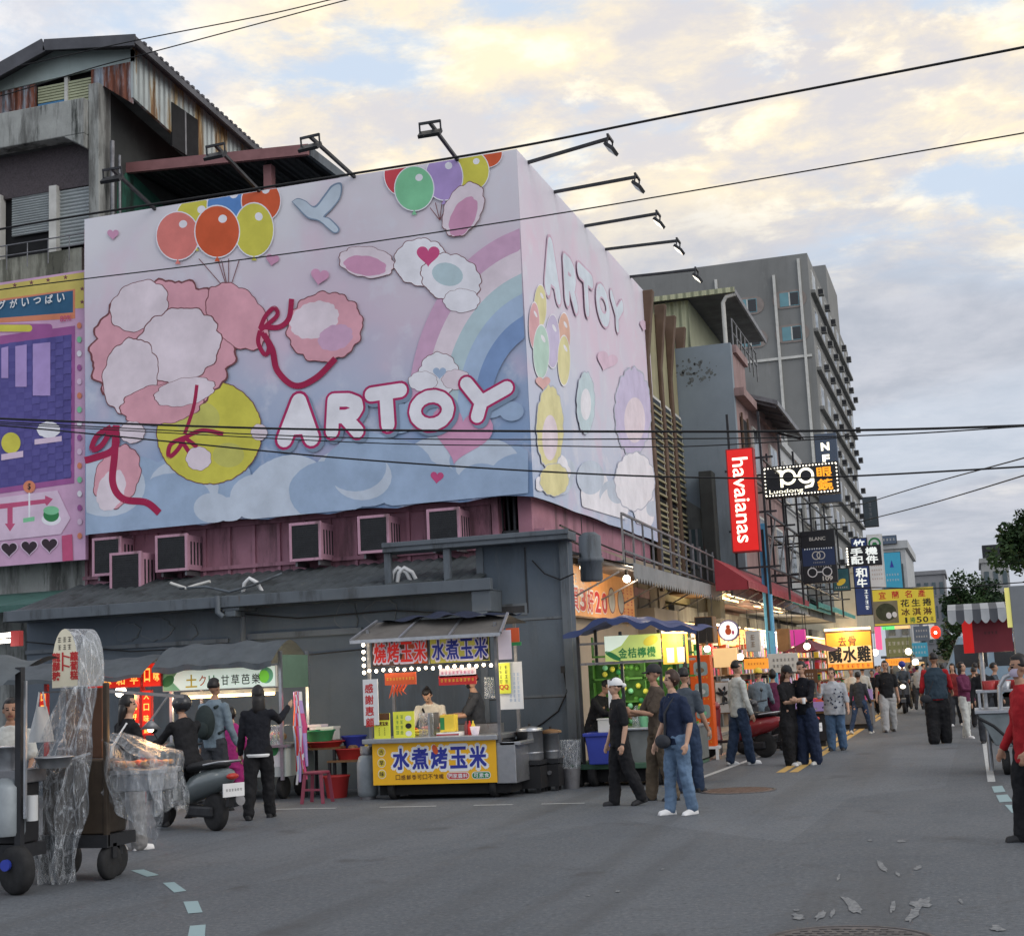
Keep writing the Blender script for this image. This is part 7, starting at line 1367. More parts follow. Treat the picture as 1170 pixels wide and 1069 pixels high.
for i, ch in enumerate('金桔檸檬'): b.text(ch, fr, xa+(xb4-xa)*(.32+.17*i), za_+(zc_-za_)*.3, .13, .15, 'green_ink', .006, .03)
b.build('lit_sign', t)
lit('menu_yellow', S(226, 176, 70), .4); xa, za_, xb4, zc_ = rect(757, 722, 786, 758, YV-.02); fr = FX(0, YV-.02, 0)
b = MB(); b.box(xa, YV-.02, za_, xb4, YV, zc_, 'menu_yellow'); b.poly(fr, [(xa+.06, za_+.02), (xa+.17, za_+.02), (xa+.17, za_+.24), (xa+.06, za_+.24)], .003, 'white_ink'); b.poly(fr, [(xa+.22, za_+.02), (xa+.33, za_+.02), (xa+.33, za_+.24), (xa+.22, za_+.24)], .003, 'white_ink'); marks(b, fr, xa+.03, za_+.27, xb4-.03, zc_-.05, 2, 4, 'green_ink', .003); b.build('menu_panel', t)
b = MB(); b.tube([(xa+.02, YV-.1, zc_+.02), (xb4+.02, YV-.1, zc_+.0)], .03, 'tube_warm', 8); b.build('tube_lamp', t); lamp('tube_glow', ((xa+xb4)/2, YV-.2, zc_-.1), 12, (1, .8, .45), .15, parent=t); lamp('inside_glow', (vx_(715), YV+.5, vz_(770)), 8, (1, .95, .65), .3, parent=t)
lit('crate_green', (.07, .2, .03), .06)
# stacked green net crates and bags of limes at the back
b = MB(); b.box(vx_(655), YV+1.0, .35, vx_(760), YV+1.1, vz_(757), mat('mesh_green', (.04, .13, .02), .7, var=.5, vs=6)); 
for i in range(5):
    for j in range(4): x = vx_(662)+.42*j; z = .5+.36*i; b.box(x, YV+.9, z, x+.38, YV+.99, z+.03, 'crate_green'); b.box(x, YV+.9, z, x+.02, YV+.99, z+.33, 'crate_green')
b.build('crate_wall', t)
rg = random.Random(5); b = MB()
for k in range(70): b.ell((vx_(664)+1.5*rg.random(), YV+.86+.1*rg.random(), .6+1.35*rg.random()), .045, rg.choice(['green_ink', 'ink_green', 'ink_ylw', 'crate_green']), 8, 6)
o = b.build('limes', t); o['kind'] = 'stuff'
for (p0, p1, ya, yb, m, lab) in ((741, 756, 790, 818, 'white', 0), (695, 700, 776, 812, 'white', 1)):
    xa, za_, xb4, zc_ = rect(p0, ya, p1, yb, YV-.02); b = MB(); b.box(xa, YV-.02, za_, xb4, YV-.012, zc_, m); marks(b, FX(0, YV-.02, 0), xa+.02, za_+.05, xb4-.02, zc_-.05, 4, 2, 'ink_sky', .003); b.build('notice', t)
b = MB(); z = vz_(830)
for k in range(5): b.lathe((vx_(722+9*k), YV+.25, zc+.012), [(.07, 0), (.08, .22), (.03, .28), (.03, .32)], ['clear_plastic', 'ink_green', 'clear_plastic', 'ink_ylw', 'clear_plastic'][k], 12)
b.build('jars', t)
xa, za_, xb4, zc_ = rect(664, 838, 697, 886, 20.9); t2 = thing('blue_bin', 'deep blue plastic bin on the front deck of the lemon cart', 'bin', ((xa+xb4)/2, 21.1, .341)); za_ = .345
b = MB(); b.prism(Fr((0, 21.15, 0), (1, 0, 0), (0, 0, 1)), [(xa+.05, za_), (xb4-.05, za_), (xb4, zc_), (xa, zc_)], -.5, .0, 'blue_plastic'); b.build('tub', t2, bev=.015); b = MB(); b.box(xa-.025, 21.12, zc_-.05, xb4+.025, 21.68, zc_+.002, 'blue_plastic'); b.build('rim', t2, bev=.01)
x = (xa+xb4)/2; t2 = thing('white_crate', 'small white box standing on the blue bin', 'box', (x, 21.3, zc_)); b = MB(); b.box(x-.02, 21.2, zc_+.003, x+.19, 21.4, zc_+.19, 'offwhite'); b.build('box_body', t2, bev=.008); b = MB(); b.box(x-.03, 21.19, zc_+.19, x+.2, 21.41, zc_+.21, 'offwhite'); b.build('lid', t2)
p = PY(651, 862, 21.2); t2 = thing('clear_bin_bag', 'clear plastic rubbish bag between the pots and the lemon cart', 'bag', (p.x, 21.2, 0)); b = MB(); b.grid(lambda u, v: Vector((p.x+.15*(1+.15*v)*cos(u*2*pi)*(1+.06*sin(u*31)), 21.2+.15*sin(u*2*pi)*(1+.06*sin(u*27)), .3+.42*v)), 30, 10, 'clear_plastic'); b.build('bag_body', t2); b = MB(); b.lathe((p.x, 21.2, 0), [(.12, 0), (.15, .25), (.15, .3)], 'dull_steel', 16); b.build('drum', t2)
t2 = thing('power_cable', 'black cable looping down the grey wall to the pots', 'cable', (XW-.1, YW-.1, 0)); b = MB(); b.tube([(XW-.16, YW-.07, PY(655, 765, YW).z), PY(648, 790, YW-.08), PY(638, 812, YW-.08), PY(620, 826, YW-.08), PY(604, 836, YW-.1)], .013, 'wire', 6); b.build('cable_run', t2); b = MB(); b.box(XW-.2, YW-.1, PY(655, 768, YW).z, XW-.13, YW-.091, PY(655, 760, YW).z, 'black'); b.build('socket', t2)
# ---------------- orange display rack with round windows
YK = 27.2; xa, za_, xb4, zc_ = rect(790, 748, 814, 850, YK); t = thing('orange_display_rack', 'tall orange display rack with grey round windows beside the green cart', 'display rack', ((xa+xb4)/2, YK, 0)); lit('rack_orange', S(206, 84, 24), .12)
b = MB(); b.box(xa, YK, .25, xb4, YK+.3, zc_, 'rack_orange'); fr = FX(0, YK, 0); W_, H_ = xb4-xa, zc_-.25
for i in range(4): zz_ = .25+H_*(.14+.235*i); b.poly(fr, rrect(xa+W_*.2, zz_-H_*.07, xb4-W_*.14, zz_+H_*.08, .06), .004, mat('rack_grey', (.3, .36, .34), .4, var=.4, vs=6)); b.poly(fr, ellipse(xa+W_*.5, zz_-.02, W_*.2, H_*.03), .006, ['ink_coral', 'ink_green', 'offwhite', 'wood'][i]); marks(b, fr, xa+W_*.2, zz_-H_*.105, xb4-W_*.1, zz_-H_*.08, 1, 4, 'yellow_ink', .005, i)
b.build('cabinet', t, bev=.012); b = MB(); b.box(xa+.0, YK-.02, .2, xb4+.06, YK+.3, .25, 'white'); b.box(xb4-.0, YK-.02, .0, xb4+.05, YK+.02, .2, 'white'); b.box(xa+.02, YK, .0, xa+.06, YK+.04, .2, 'white'); b.build('stand', t)
# yellow-green pillar of packets left of the rack
xa, za_, xb4, zc_ = rect(776, 720, 790, 850, 27.6); t = thing('packet_rack', 'narrow rack of yellow and green packets behind the orange rack', 'display rack', ((xa+xb4)/2, 27.6, 0)); b = MB(); b.box(xa, 27.6, 0, xb4, 27.9, zc_, mat('rack_dim', (.1, .13, .05), .7)); b.build('frame', t); b = MB(); rg = random.Random(15)
for i in range(14):
    for j in range(2): b.box(xa+.03+(xb4-xa)*.5*j, 27.57, .3+.16*i, xa+(xb4-xa)*(.42+.5*j), 27.599, .42+.16*i, rg.choice(['ink_ylw', 'ink_green', 'green_ink', 'offwhite']))
b.build('packets', t)
# round lamp sign
p = PX(832, 720, -5.25); t = thing('round_lamp_sign', 'round white lit sign with purple ring and gold figure hung from a bracket', 'sign', p); fr = FX(p.x, p.y, p.z); b = MB(); r = 11*pxm(p.y); b.lathe(p+Vector((0, .02, 0)), [(r, 0), (r, .12)], 'sign_slate', 30, (0, 1, 0)); b.poly(fr, ellipse(0, 0, r, r, 30), -.01, mat('ring_purple', (.25, .2, .4), .4)); b.poly(fr, ellipse(0, 0, r*.88, r*.88, 30), -.006, lit('lamp_face', S(240, 236, 232), .8)); b.poly(fr, ellipse(.0, -.02, r*.3, r*.35, 14), .0, 'ink_orange'); b.poly(fr, ellipse(.0, r*.35, r*.2, r*.18, 14), .001, 'ink_orange'); b.poly(fr, ellipse(r*.45, -.05, r*.12, r*.2, 14), .001, 'ink_rose'); b.build('disc', t); b = MB(); b.bar(p+Vector((-.9, .08, .02)), p+Vector((-r, .08, .02)), .03, .03, 'dark_metal'); b.bar(p+Vector((-.9, .08, .25)), p+Vector((-r*.8, .08, .1)), .02, .02, 'dark_metal'); b.build('bracket', t)
# small hung and standing items in the shop mouths
def boxitem(name, label, cat, p0, y0_, p1, y1_, Y, m, d=.06, ink=None, rows=2, cols=4, edge=None, post=False):
    xa, za_, xb4, zc_ = rect(p0, y0_, p1, y1_, Y); t = thing(name, label, cat, ((xa+xb4)/2, Y, za_)); b = MB(); b.box(xa, Y+.001, za_, xb4, Y+d, zc_, edge or m); b.build('case', t, bev=.006)
    b = MB(); b.poly(FX(0, Y, 0), [(xa+.02, za_+.02), (xb4-.02, za_+.02), (xb4-.02, zc_-.02), (xa+.02, zc_-.02)], .002, m)
    if ink: marks(b, FX(0, Y, 0), xa+.08, za_+.08, xb4-.08, zc_-.08, rows, cols, ink, .005, p0)
    b.build('face', t)
    if post: b = MB(); b.box(xa+.03, Y+.01, 0, xa+.06, Y+.04, za_, 'dull_steel'); b.box(xb4-.06, Y+.01, 0, xb4-.03, Y+.04, za_, 'dull_steel'); b.build('post', t)
    else: b = MB(); b.bar((xa+.05, Y+d/2, zc_), (xa+.05, Y+d/2, zc_+.5), .015, .015, 'dark_metal'); b.build('hanger', t); b = MB(); b.bar((xb4-.05, Y+d/2, zc_), (xb4-.05, Y+d/2, zc_+.5), .015, .015, 'dark_metal'); b.build('hanger', t)
    return t
boxitem('dark_speaker_box', 'black box with an orange side hung in the shop mouth left of the round sign', 'box', 794, 704, 815, 735, 32, 'black', .5, edge='wood')
boxitem('lit_yellow_panel', 'softly lit yellow panel above the leaf picture', 'sign', 815, 740, 842, 762, 29.5, 'lit_cream', .1, post=True)
boxitem('leaf_picture', 'framed white picture of a black leaf branch behind the man in the white sweater', 'picture', 817, 778, 834, 815, 28.6, 'offwhite', .05, edge='wood', post=True)
xa, za_, xb4, zc_ = rect(817, 778, 834, 815, 28.58); o = [o for o in COL.objects if o.get('label', '').startswith('framed white picture')][0]
b = MB(); fr = FX(0, 28.57, 0); cx, cz = (xa+xb4)/2, (za_+zc_)/2; [b.poly(fr, ellipse(cx+.07*cos(a)+.02, cz+.1*sin(a)+.04, .09, .03, 12, math.degrees(a)), .003+.001*i, 'black_ink') for i, a in enumerate((.5, 1.3, 2.2, 2.8, -.8, -1.6))]; b.build('leaf_print', o)
boxitem('white_notice_sign', 'white notice sign with two dark rows of characters over the scooters', 'sign', 878, 746, 912, 768, 33.5, 'offwhite', .05, 'black_ink', 2, 6)
boxitem('pink_sign', 'bright pink panel under the teal awning', 'sign', 903, 719, 920, 738, 37, lit('pink_lit', S(196, 60, 150), .3), .3)
boxitem('cream_lamp_box', 'cream box lantern with a dark bottle shape beside the round sign', 'sign', 852, 720, 868, 744, 34, 'offwhite', .25, 'wood', 2, 1)
boxitem('brown_carton', 'plain brown carton stacked high beside the blue post', 'box', 888, 718, 902, 744, 38.5, 'wood', .4)
boxitem('menu_strip', 'long orange menu strip behind the shoppers at the couple', 'sign', 850, 752, 878, 764, 34.5, 'lit_orange', .05, 'dkred', 1, 6)
boxitem('round_menu', 'dark red menu board with white characters behind the couple', 'sign', 917, 764, 934, 780, 34, 'dkred', .06, 'offwhite', 2, 3, post=True)
for (px, py, Y, lab) in ((925, 742, 36, 'maroon market umbrella over the stall behind the couple'),):
    p = PY(px, py, Y); t = thing('market_umbrella', lab, 'umbrella', (p.x, Y, 0)); b = MB(); V = [p+Vector((0, 0, .25))]+[p+Vector((.7*cos(2*pi*k/10), .7*sin(2*pi*k/10), -.02-.05*(k % 2))) for k in range(10)]; b.add(V, [(0, 1+k, 1+(k+1) % 10) for k in range(10)], mat('maroon', (.12, .02, .03), .6)); b.build('canopy', t); b = MB(); b.tube([(p.x, Y, 0), (p.x, Y, p.z+.28)], .02, 'dull_steel', 8); b.build('pole', t)
# chicken stall counter and stacked goods counter
def counter(label, p0, p1, pyt, Y, m, seed, dep=.8, name='stall_counter'):
    xa, xb4, z = PY(p0, pyt, Y).x, PY(p1, pyt, Y).x, PY((p0+p1)/2, pyt, Y).z; t = thing(name, label, 'stall', ((xa+xb4)/2, Y+dep/2, 0)); b = MB(); b.box(xa, Y, .12, xb4, Y+dep, z-.05, m); b.box(xa+.06, Y+.06, 0, xb4-.06, Y+dep-.06, .12, 'dark_metal'); b.build('body', t, bev=.01); b = MB(); b.box(xa-.06, Y-.08, z-.049, xb4+.06, Y+dep+.05, z, 'wood'); b.build('top', t, bev=.01)
    rg = random.Random(seed); b = MB()
    for k in range(40): x = xa+.05+(xb4-xa-.1)*rg.random(); y = Y+dep*rg.random(); h = .05+.22*rg.random(); w = .05+.08*rg.random(); b.box(x-w, y-w, z+.001, x+w, y+w, z+h, rg.choice(['red_ink', 'yellow_ink', 'offwhite', 'ink_lilac', 'ink_rose', 'ink_sky', 'ink_orange', 'wood', 'black_ink', 'ink_green']))
    o = b.build('goods', t); o['kind'] = 'stuff'; return t
counter('wooden counter heaped with colourful goods behind the parked scooter', 842, 906, 818, 30.2, 'wood', 3)
counter('steel counter of the salted chicken stall under its lit sign', 940, 996, 800, 38.3, 'dull_steel', 4)
counter('dark bin-like counter right behind the woman in the dotted blouse', 928, 944, 812, 30.5, 'dark_metal', 6, .5)
counter('long lit counter of a snack stall further down the left row', 985, 1004, 796, 52, 'wood', 8)
for (px, py, Y, e, lab) in ((846, 750, 31, 16, 'warm bulb glowing left of the notice sign'), (922, 738, 35, 16, 'bright bulb beside the pink panel'), (808, 741, 30, 12, 'round bulb over the orange rack'), (1000, 745, 55, 40, 'bright lamp at a stall beyond the chicken sign'), (1038, 744, 64, 60, 'orange stall lamp deep in the street'), (1046, 756, 72, 60, 'second orange stall lamp deep in the street'), (1030, 760, 80, 60, 'small orange stall lamp farthest down the street')):
    p = PY(px, py, Y); t = thing('stall_bulb', lab, 'light bulb', p, 'bulbs along the stalls'); b = MB(); b.ell(p, .07+.002*(Y-30), 'bulb', 10, 7); b.build('globe', t); b = MB(); b.cyl(p+Vector((0, 0, .06)), p+Vector((0, 0, .16)), .03, 'black'); b.tube([p+Vector((0, 0, .16)), p+Vector((0, 0, .8))], .008, 'wire', 6); b.build('fitting', t); lamp('bulb_glow', p+Vector((0, -.12, -.08)), e, (1, .75, .45), .1, parent=t)
# distant stalls and signs in the vanishing gap
for (p0, y0_, p1, y1_, Y, m, ink, lab) in ((1012, 728, 1042, 750, 66, mat('net_sign', (.2, .22, .1), .6), 'offwhite', 'faded tilted price sign with a grid of characters in the far street'), (1044, 715, 1062, 732, 74, 'sign_slate', 'offwhite', 'slate sign just below the yellow dessert sign'), (1055, 713, 1068, 730, 78, 'white', 'ink_sky', 'white sign with thin lines below the yellow dessert sign right end'), (1008, 714, 1022, 719, 70, lit('far_green', S(90, 200, 110), 1.2), None, 'small green lit strip sign far away on the left'), (1020, 713, 1040, 718, 76, 'lit_cream', None, 'small cream lit strip sign under the yellow sign'), (1015, 752, 1034, 760, 62, 'lit_orange', 'dkred', 'orange lit menu sign far down the row'), (1040, 734, 1060, 750, 84, 'sign_cyan', 'offwhite', 'pale blue sign far down in the middle of the street'), (1000, 714, 1007, 742, 58, lit('far_pink', S(230, 90, 140), .8), 'offwhite', 'narrow pink lit vertical sign after the chicken stall')):
    boxitem('distant_sign', lab, 'sign', p0, y0_, p1, y1_, Y, m, .15, ink, 2, 5)
for (p0, p1, y0_, Y, c, lab) in ((1012, 1040, 752, 70, 'lit_orange', 'distant stall with orange glow at the end of the left row'), (1040, 1056, 756, 85, 'lit_cream', 'distant cream lit stall near the vanishing point'), (1070, 1092, 752, 72, 'awn_grey', 'distant grey roofed stall on the right behind the man in the vest')):
    x0, x1, z = PY(p0, y0_, Y).x, PY(p1, y0_, Y).x, PY(p0, y0_, Y).z; t = thing('distant_stall', lab, 'stall', ((x0+x1)/2, Y, 0)); b = MB(); b.box(x0, Y, 0, x1, Y+1, .95, 'dull_steel'); b.build('counter', t); b = MB(); b.box(x0-.2, Y-.3, z, x1+.2, Y+1.3, z+.12, 'tarp'); b.box(x0, Y-.2, z-.22, x1, Y-.15, z-.02, c); b.build('roof', t); b = MB(); [b.box(x-.03, y-.03, .95, x+.03, y+.03, z, 'dark_metal') for x in (x0, x1) for y in (Y, Y+.95)]; b.build('post_frame', t); lamp('stall_glow', ((x0+x1)/2, Y+.2, z-.4), 60, (1, .75, .45), .3, parent=t)
# ---------------- right hand side: striped canopy stall, red box, steel cart
YT = 22.0
def rx_(p, Y=YT): return PY(p, 760, Y).x
def rz_(p, px=1125, Y=YT): return PY(px, p, Y).z
x0, x1 = rx_(1112), rx_(1112)+1.25; t = thing('steel_cart', 'steel food cart with a bent tube rail and black hose at the right edge', 'food cart', ((x0+x1)/2, YT, 0)); zc = rz_(812)
b = MB(); b.prism(FX(0, YT-.25, 0), [(x0+.2, .42), (x1, .3), (x1, zc-.03), (x0, zc-.03)], -1.2, 0, mat('cart_grey', (.22, .25, .26), .45, .4, var=.35, vs=3, streak=((.15, .15, .14), .55, .8, 4))); b.build('body', t, bev=.012)
b = MB(); b.box(x0-.04, YT-.3, zc-.029, x1, YT+1.0, zc+.02, 'steel'); b.box(x0, YT+.3, zc+.25, x1, YT+.9, zc+.29, 'steel'); b.box(x0+.02, YT+.3, zc+.021, x0+.06, YT+.34, zc+.249, 'steel'); b.box(x0+.02, YT+.86, zc+.021, x0+.06, YT+.9, zc+.249, 'steel'); b.build('counter', t, bev=.006)
b = MB(); xx = rx_(1138); b.tube([(xx, YT-.2, zc+.02), (xx+.02, YT-.2, zc+.35), (xx+.1, YT-.2, zc+.47), (xx+.3, YT-.2, zc+.55), (xx+.6, YT-.2, zc+.56)], .035, 'steel', 10); b.build('tube_rail', t)
b = MB(); b.tube([(x0+.0, YT-.32, zc-.08), (x0+.2, YT-.38, zc-.2), (x0+.42, YT-.4, zc-.42), (x0+.55, YT-.36, zc-.6)], .022, 'black', 8); b.build('hose', t)
for (x, y) in ((x0+.33, YT-.1), (x0+.33, YT+.8)): b = MB(); wheel(b, (x, y, .17), .17, .1, (1, 0, 0)); b.bar((x, y, .2), (x, y, .45), .06, .06, 'dark_metal'); wo = b.build('wheel', t); b = MB(); rim(b, (x, y, .17), .17, .1, (1, 0, 0)); b.build('rim', wo)
b = MB(); wheel(b, (x0+.78, YT-.3, .27), .27, .1, (1, .15, 0)); wo = b.build('big_wheel', t); b = MB(); rim(b, (x0+.78, YT-.3, .27), .27, .1, (1, .15, 0)); b.build('rim', wo); b = MB(); b.box(x0+.7, YT-.34, .3, x1, YT-.26, .62, mat('cream_box', (.5, .44, .26), .5)); b.build('cream_panel', t)
b = MB(); [b.lathe((x0+.2+.22*k, YT+.5, zc+.291), [(.07, 0), (.09, .12), (.085, .12)], ['red_plastic', 'steel', 'white', 'steel'][k], 12) for k in range(4)]; b.box(x0+.1, YT+.6, zc+.291, x0+.7, YT+.85, zc+.42, 'red_plastic'); b.build('containers', t)
px0, px1 = rx_(1103, 22.6), rx_(1152, 22.6); t = thing('red_stall_box', 'bright red and maroon box sign on a pole under a striped scalloped canopy', 'sign', ((px0+px1)/2, 22.6, 0))
lit('red_face', S(206, 24, 26), .35); xm = rx_(1115, 22.6); za_, zc_ = rz_(745, 1125, 22.6), rz_(700, 1125, 22.6)
b = MB(); b.box(xm, 22.6, za_, px1+.1, 23.2, zc_, mat('maroon_face', (.17, .02, .03), .5)); b.prism(Fr((0, 0, za_), (1, 0, 0), (0, -1, 0)), [(xm-.001, -22.6), (xm-.001, -23.2), (px0, -23.25), (px0, -22.75)], -(zc_-za_), 0, 'red_face'); marks(b, FX(0, 22.6, 0), xm+.15, (za_+zc_)/2-.06, px1-.1, (za_+zc_)/2+.05, 1, 4, 'black_ink', .004); b.build('box_body', t)
b = MB(); x = rx_(1122, 22.6); b.cyl((x, 22.7, 0), (x, 22.7, za_), .035, 'steel'); b.build('pole', t)
stripe = [mat('stripe_a', (.34, .35, .36), .7), mat('stripe_b', (.06, .065, .075), .7)]
xa, xb4 = rx_(1088, 22.4), rx_(1175, 22.4); zt_ = rz_(694, 1125, 22.4); b = MB(); n = 9
for k in range(n):
    a0_, a1_ = xa+(xb4-xa)*k/n, xa+(xb4-xa)*(k+1)/n; m = stripe[k % 2]; sg = 6
    for s_ in range(sg):
        u0, u1 = a0_+(a1_-a0_)*s_/sg, a0_+(a1_-a0_)*(s_+1)/sg; d0, d1 = .17+.06*sin(pi*s_/sg), .17+.06*sin(pi*(s_+1)/sg); b.add([(u0, 22.3, zt_-d0), (u1, 22.3, zt_-d1), (u1, 22.34, zt_-.02), (u0, 22.34, zt_-.02)], [(0, 1, 2, 3)], m)
        b.add([(u0, 22.34, zt_-.02), (u1, 22.34, zt_-.02), (u1, 23.2, zt_+.1), (u0, 23.2, zt_+.1)], [(0, 1, 2, 3)], m)
b.build('striped_canopy', t); b = MB(); b.bar((xa, 22.36, zt_-.03), (xb4, 22.36, zt_-.03), .03, .03, 'dull_steel'); b.bar((x, 22.75, zc_), (x, 22.75, zt_), .03, .03, 'dull_steel'); b.build('canopy_frame', t)
p = PY(1163, 712, 20); t = thing('grey_cabinet_sign', 'grey lamp cabinet with a yellow lit edge hanging at the right border', 'sign', p); xa, za_, xb4, zc_ = rect(1157, 668, 1190, 755, 20); b = MB(); b.box(xa, 20, za_, xb4+.3, 20.3, zc_, mat('cab_grey', (.2, .21, .22), .5)); b.build('case', t, bev=.01); b = MB(); b.box(xa-.06, 20.02, za_+.45, xa-.002, 20.2, zc_-.02, lit('cab_yellow', S(214, 206, 120), .4)); b.build('lit_edge', t); b = MB(); b.bar((xb4+.2, 20.15, 0), (xb4+.2, 20.15, za_), .1, .1, 'dull_steel'); b.build('pole', t)
p = PY(1166, 765, 23); lamp('stall_glow', PY(1150, 740, 22.9), 8, (1, .75, .45), .2)
# pale blue van body behind
xa, za_, xb4, zc_ = rect(1078, 725, 1175, 800, 46); t = thing('blue_van', 'pale blue delivery van parked side-on behind the red box sign', 'van', ((xa+xb4)/2, 47, 0)); mat('van_blue', (.25, .36, .46), .35, var=.1, coat=.4); b = MB(); b.prism(FX(0, 46, 0), [(xa, .4), (xb4, .4), (xb4, zc_), (xa+.5, zc_), (xa+.1, zc_-.9), (xa, 1.2)], -1.8, 0, 'van_blue'); b.build('body', t, bev=.06)
b = MB(); b.fbox(FX(0, 46, 0), xa+.35, zc_-.95, -.05, xa+1.3, zc_-.25, .004, 'dark_glass'); b.build('side_window', t); b = MB(); b.fbox(FX(0, 46, 0), xa+1.5, zc_-.95, -.05, xb4-.2, zc_-.25, .004, 'dark_glass'); b.build('side_window', t)
for x in (xa+.6, xb4-.6): b = MB(); wheel(b, (x, 46.1, .34), .34, .2, (0, 1, 0)); wo = b.build('wheel', t); b = MB(); rim(b, (x, 46.1, .34), .34, .2, (0, 1, 0)); b.build('rim', wo)
b = MB(); b.box(xa-.06, 46.1, .35, xa+.02, 47.7, .6, 'black'); b.build('bumper', t); b = MB(); b.ell((xa+.03, 46.25, .85), .09, 'led_white', 10, 8); b.build('headlight', t)
# traffic signal glow / red lantern
p = PY(1069, 722, 60); t = thing('red_lantern_sign', 'small glowing orange red lantern sign just right of the yellow dessert sign', 'lantern', p); b = MB(); b.lathe(p+Vector((0, 0, -.35)), [(.08, .1), (.18, .2), (.2, .35), (.18, .5), (.08, .6)], lit('lantern', S(226, 60, 30), 1.0), 18); b.build('shade', t); b = MB(); b.ell(p+Vector((0, -.18, -.02)), .06, 'bulb', 8, 6); b.build('bulb', t); b = MB(); b.tube([p+Vector((0, 0, .35)), p+Vector((0, 0, 1.6))], .02, 'wire', 6); b.build('cord', t)
# ---------------- scooters
def scooter(label, loc, rot, body, seat='black', plate=None, group='scooters', boxm=None, light=False):
    t = thing('scooter', label, 'scooter', loc, group, rot, local=True)      # local: forward +Y, origin on the ground between the wheels
    def side(pts, w, m, nm, bev=.03): b = MB(); b.prism(Fr((0, 0, 0), (0, 1, 0), (0, 0, 1)), pts, -w/2, w/2, m); return b.build(nm, t, bev=bev)
    for y in (.62, -.58):
        b = MB(); wheel(b, (0, y, .23), .23, .11, (1, 0, 0)); w = b.build('wheel', t); b = MB(); rim(b, (0, y, .23), .23, .11, (1, 0, 0)); b.build('rim', w)
    b = MB(); rings = []
    def loft(S_, m, nm):
        b = MB(); n = 14; V = []; F = []
        for (y, zc, rx, rz) in S_: V += [(rx*cos(2*pi*k/n), y+0*k, zc+rz*sin(2*pi*k/n)) for k in range(n)]
        for i in range(len(S_)-1): F += [(i*n+k, i*n+(k+1) % n, (i+1)*n+(k+1) % n, (i+1)*n+k) for k in range(n)]
        F += [tuple(range(n))[::-1], tuple(range((len(S_)-1)*n, len(S_)*n))]; b.add(V, F, m, True); o = b.build(nm, t); return o
    loft([(-.98, .66, .02, .03), (-.9, .66, .09, .09), (-.7, .62, .16, .15), (-.42, .56, .19, .17), (-.16, .5, .17, .17), (-.04, .42, .12, .12), (.0, .34, .06, .05)], body, 'rear_body')
    loft([(-.86, .80, .05, .02), (-.74, .80, .13, .05), (-.4, .79, .15, .06), (-.12, .76, .13, .055), (.0, .72, .06, .03)], seat, 'seat')
    side([(-.06, .3), (.36, .28), (.4, .33), (-.06, .36)], .34, 'dark_metal', 'footboard')
    b = MB(); b.prism(Fr((0, 0, 0), (0, 1, 0), (0, 0, 1)), [(.34, .3), (.46, .3), (.5, .6), (.42, .98), (.34, .96), (.38, .6)], -.19, .19, body); b.build('front_shield', t, bev=.04)
    b = MB(); b.tube([(0, .62, .23), (0, .54, .5), (0, .4, .95), (0, .36, 1.03)], [.035, .04, .04, .035], 'dark_metal', 8); b.build('steering_column', t)
    b = MB(); b.grid(lambda u, v: Vector(((u-.5)*.16, .62+.29*cos(pi*(.15+.75*v)), .23+.29*sin(pi*(.15+.75*v)))), 4, 12, body); b.build('front_mudguard', t)
    b = MB(); b.tube([(-.34, .26, 1.03), (-.2, .33, 1.02), (0, .36, 1.0), (.2, .33, 1.02), (.34, .26, 1.03)], .016, 'dark_metal', 8); b.ell((0, .4, .98), (.15, .1, .09), body, 12, 8); b.build('handlebar', t)
    for s_ in (-1, 1): b = MB(); b.tube([(.22*s_, .32, 1.03), (.3*s_, .34, 1.2)], .007, 'dark_metal', 6); b.ell((.31*s_, .34, 1.24), (.06, .015, .045), 'dark_glass', 10, 6); b.build('mirror', t)
    b = MB(); b.ell((0, .5, .86), (.09, .06, .07), 'led_white' if light else 'glass', 12, 8); b.build('headlight', t)
    b = MB(); b.ell((0, -.96, .66), (.09, .05, .04), mat('tail_red', (.4, .03, .02), .3), 10, 6); b.build('tail_light', t)
    b = MB(); b.cyl((.17, -.3, .26), (.2, -.82, .36), .06, 'dull_steel', .07); b.build('exhaust', t)
    b = MB(); b.box(-.1, -.62, .16, .1, -.08, .3, 'dark_metal'); b.build('engine', t, bev=.03)
    b = MB(); b.prism(Fr((0, 0, 0), (0, 1, 0), (0, 0, 1)), [(-.98, .56), (-.9, .56), (-.86, .3), (-.92, .3)], -.04, .04, 'black'); b.build('rear_mudguard', t)
    b = MB(); b.tube([(-.15, -.55, .80), (-.15, -.9, .84), (.15, -.9, .84), (.15, -.55, .80)], .013, 'steel', 8); b.build('grab_rail', t)
    b = MB(); b.box(-.15, -.985, .42, .15, -.97, .58, 'white'); marks(b, Fr((0, -.985, 0), (1, 0, 0), (0, 0, 1)), -.12, .45, .12, .55, 1, 6, 'black_ink', .003); b.build('number_plate', t)
    return t
mat('scoot_grey', (.14, .165, .17), .35, .2, var=.15, coat=.5); mat('scoot_black', (.02, .02, .024), .3, var=.1, coat=.5); mat('scoot_red', (.22, .02, .025), .3, var=.1, coat=.5)
ps = G(210, 949); scooter('grey scooter with its rider stopped in front of the guava stall', (ps.x-.05, ps.y+.25, 0), radians(62), 'scoot_grey')
scooter('dark red and black scooter parked behind the man in the white sweater', (PY(838, 800, 27.6).x, 27.6, 0), radians(75), 'scoot_red')
scooter('black scooter with red tail parked left of the couple', (PY(880, 800, 28.4).x, 28.4, 0), radians(70), 'scoot_black')
pf = G(1035, 814); scooter('oncoming scooter with its headlight on, far down the lane', (pf.x, pf.y, 0), radians(180), 'scoot_black', light=True)
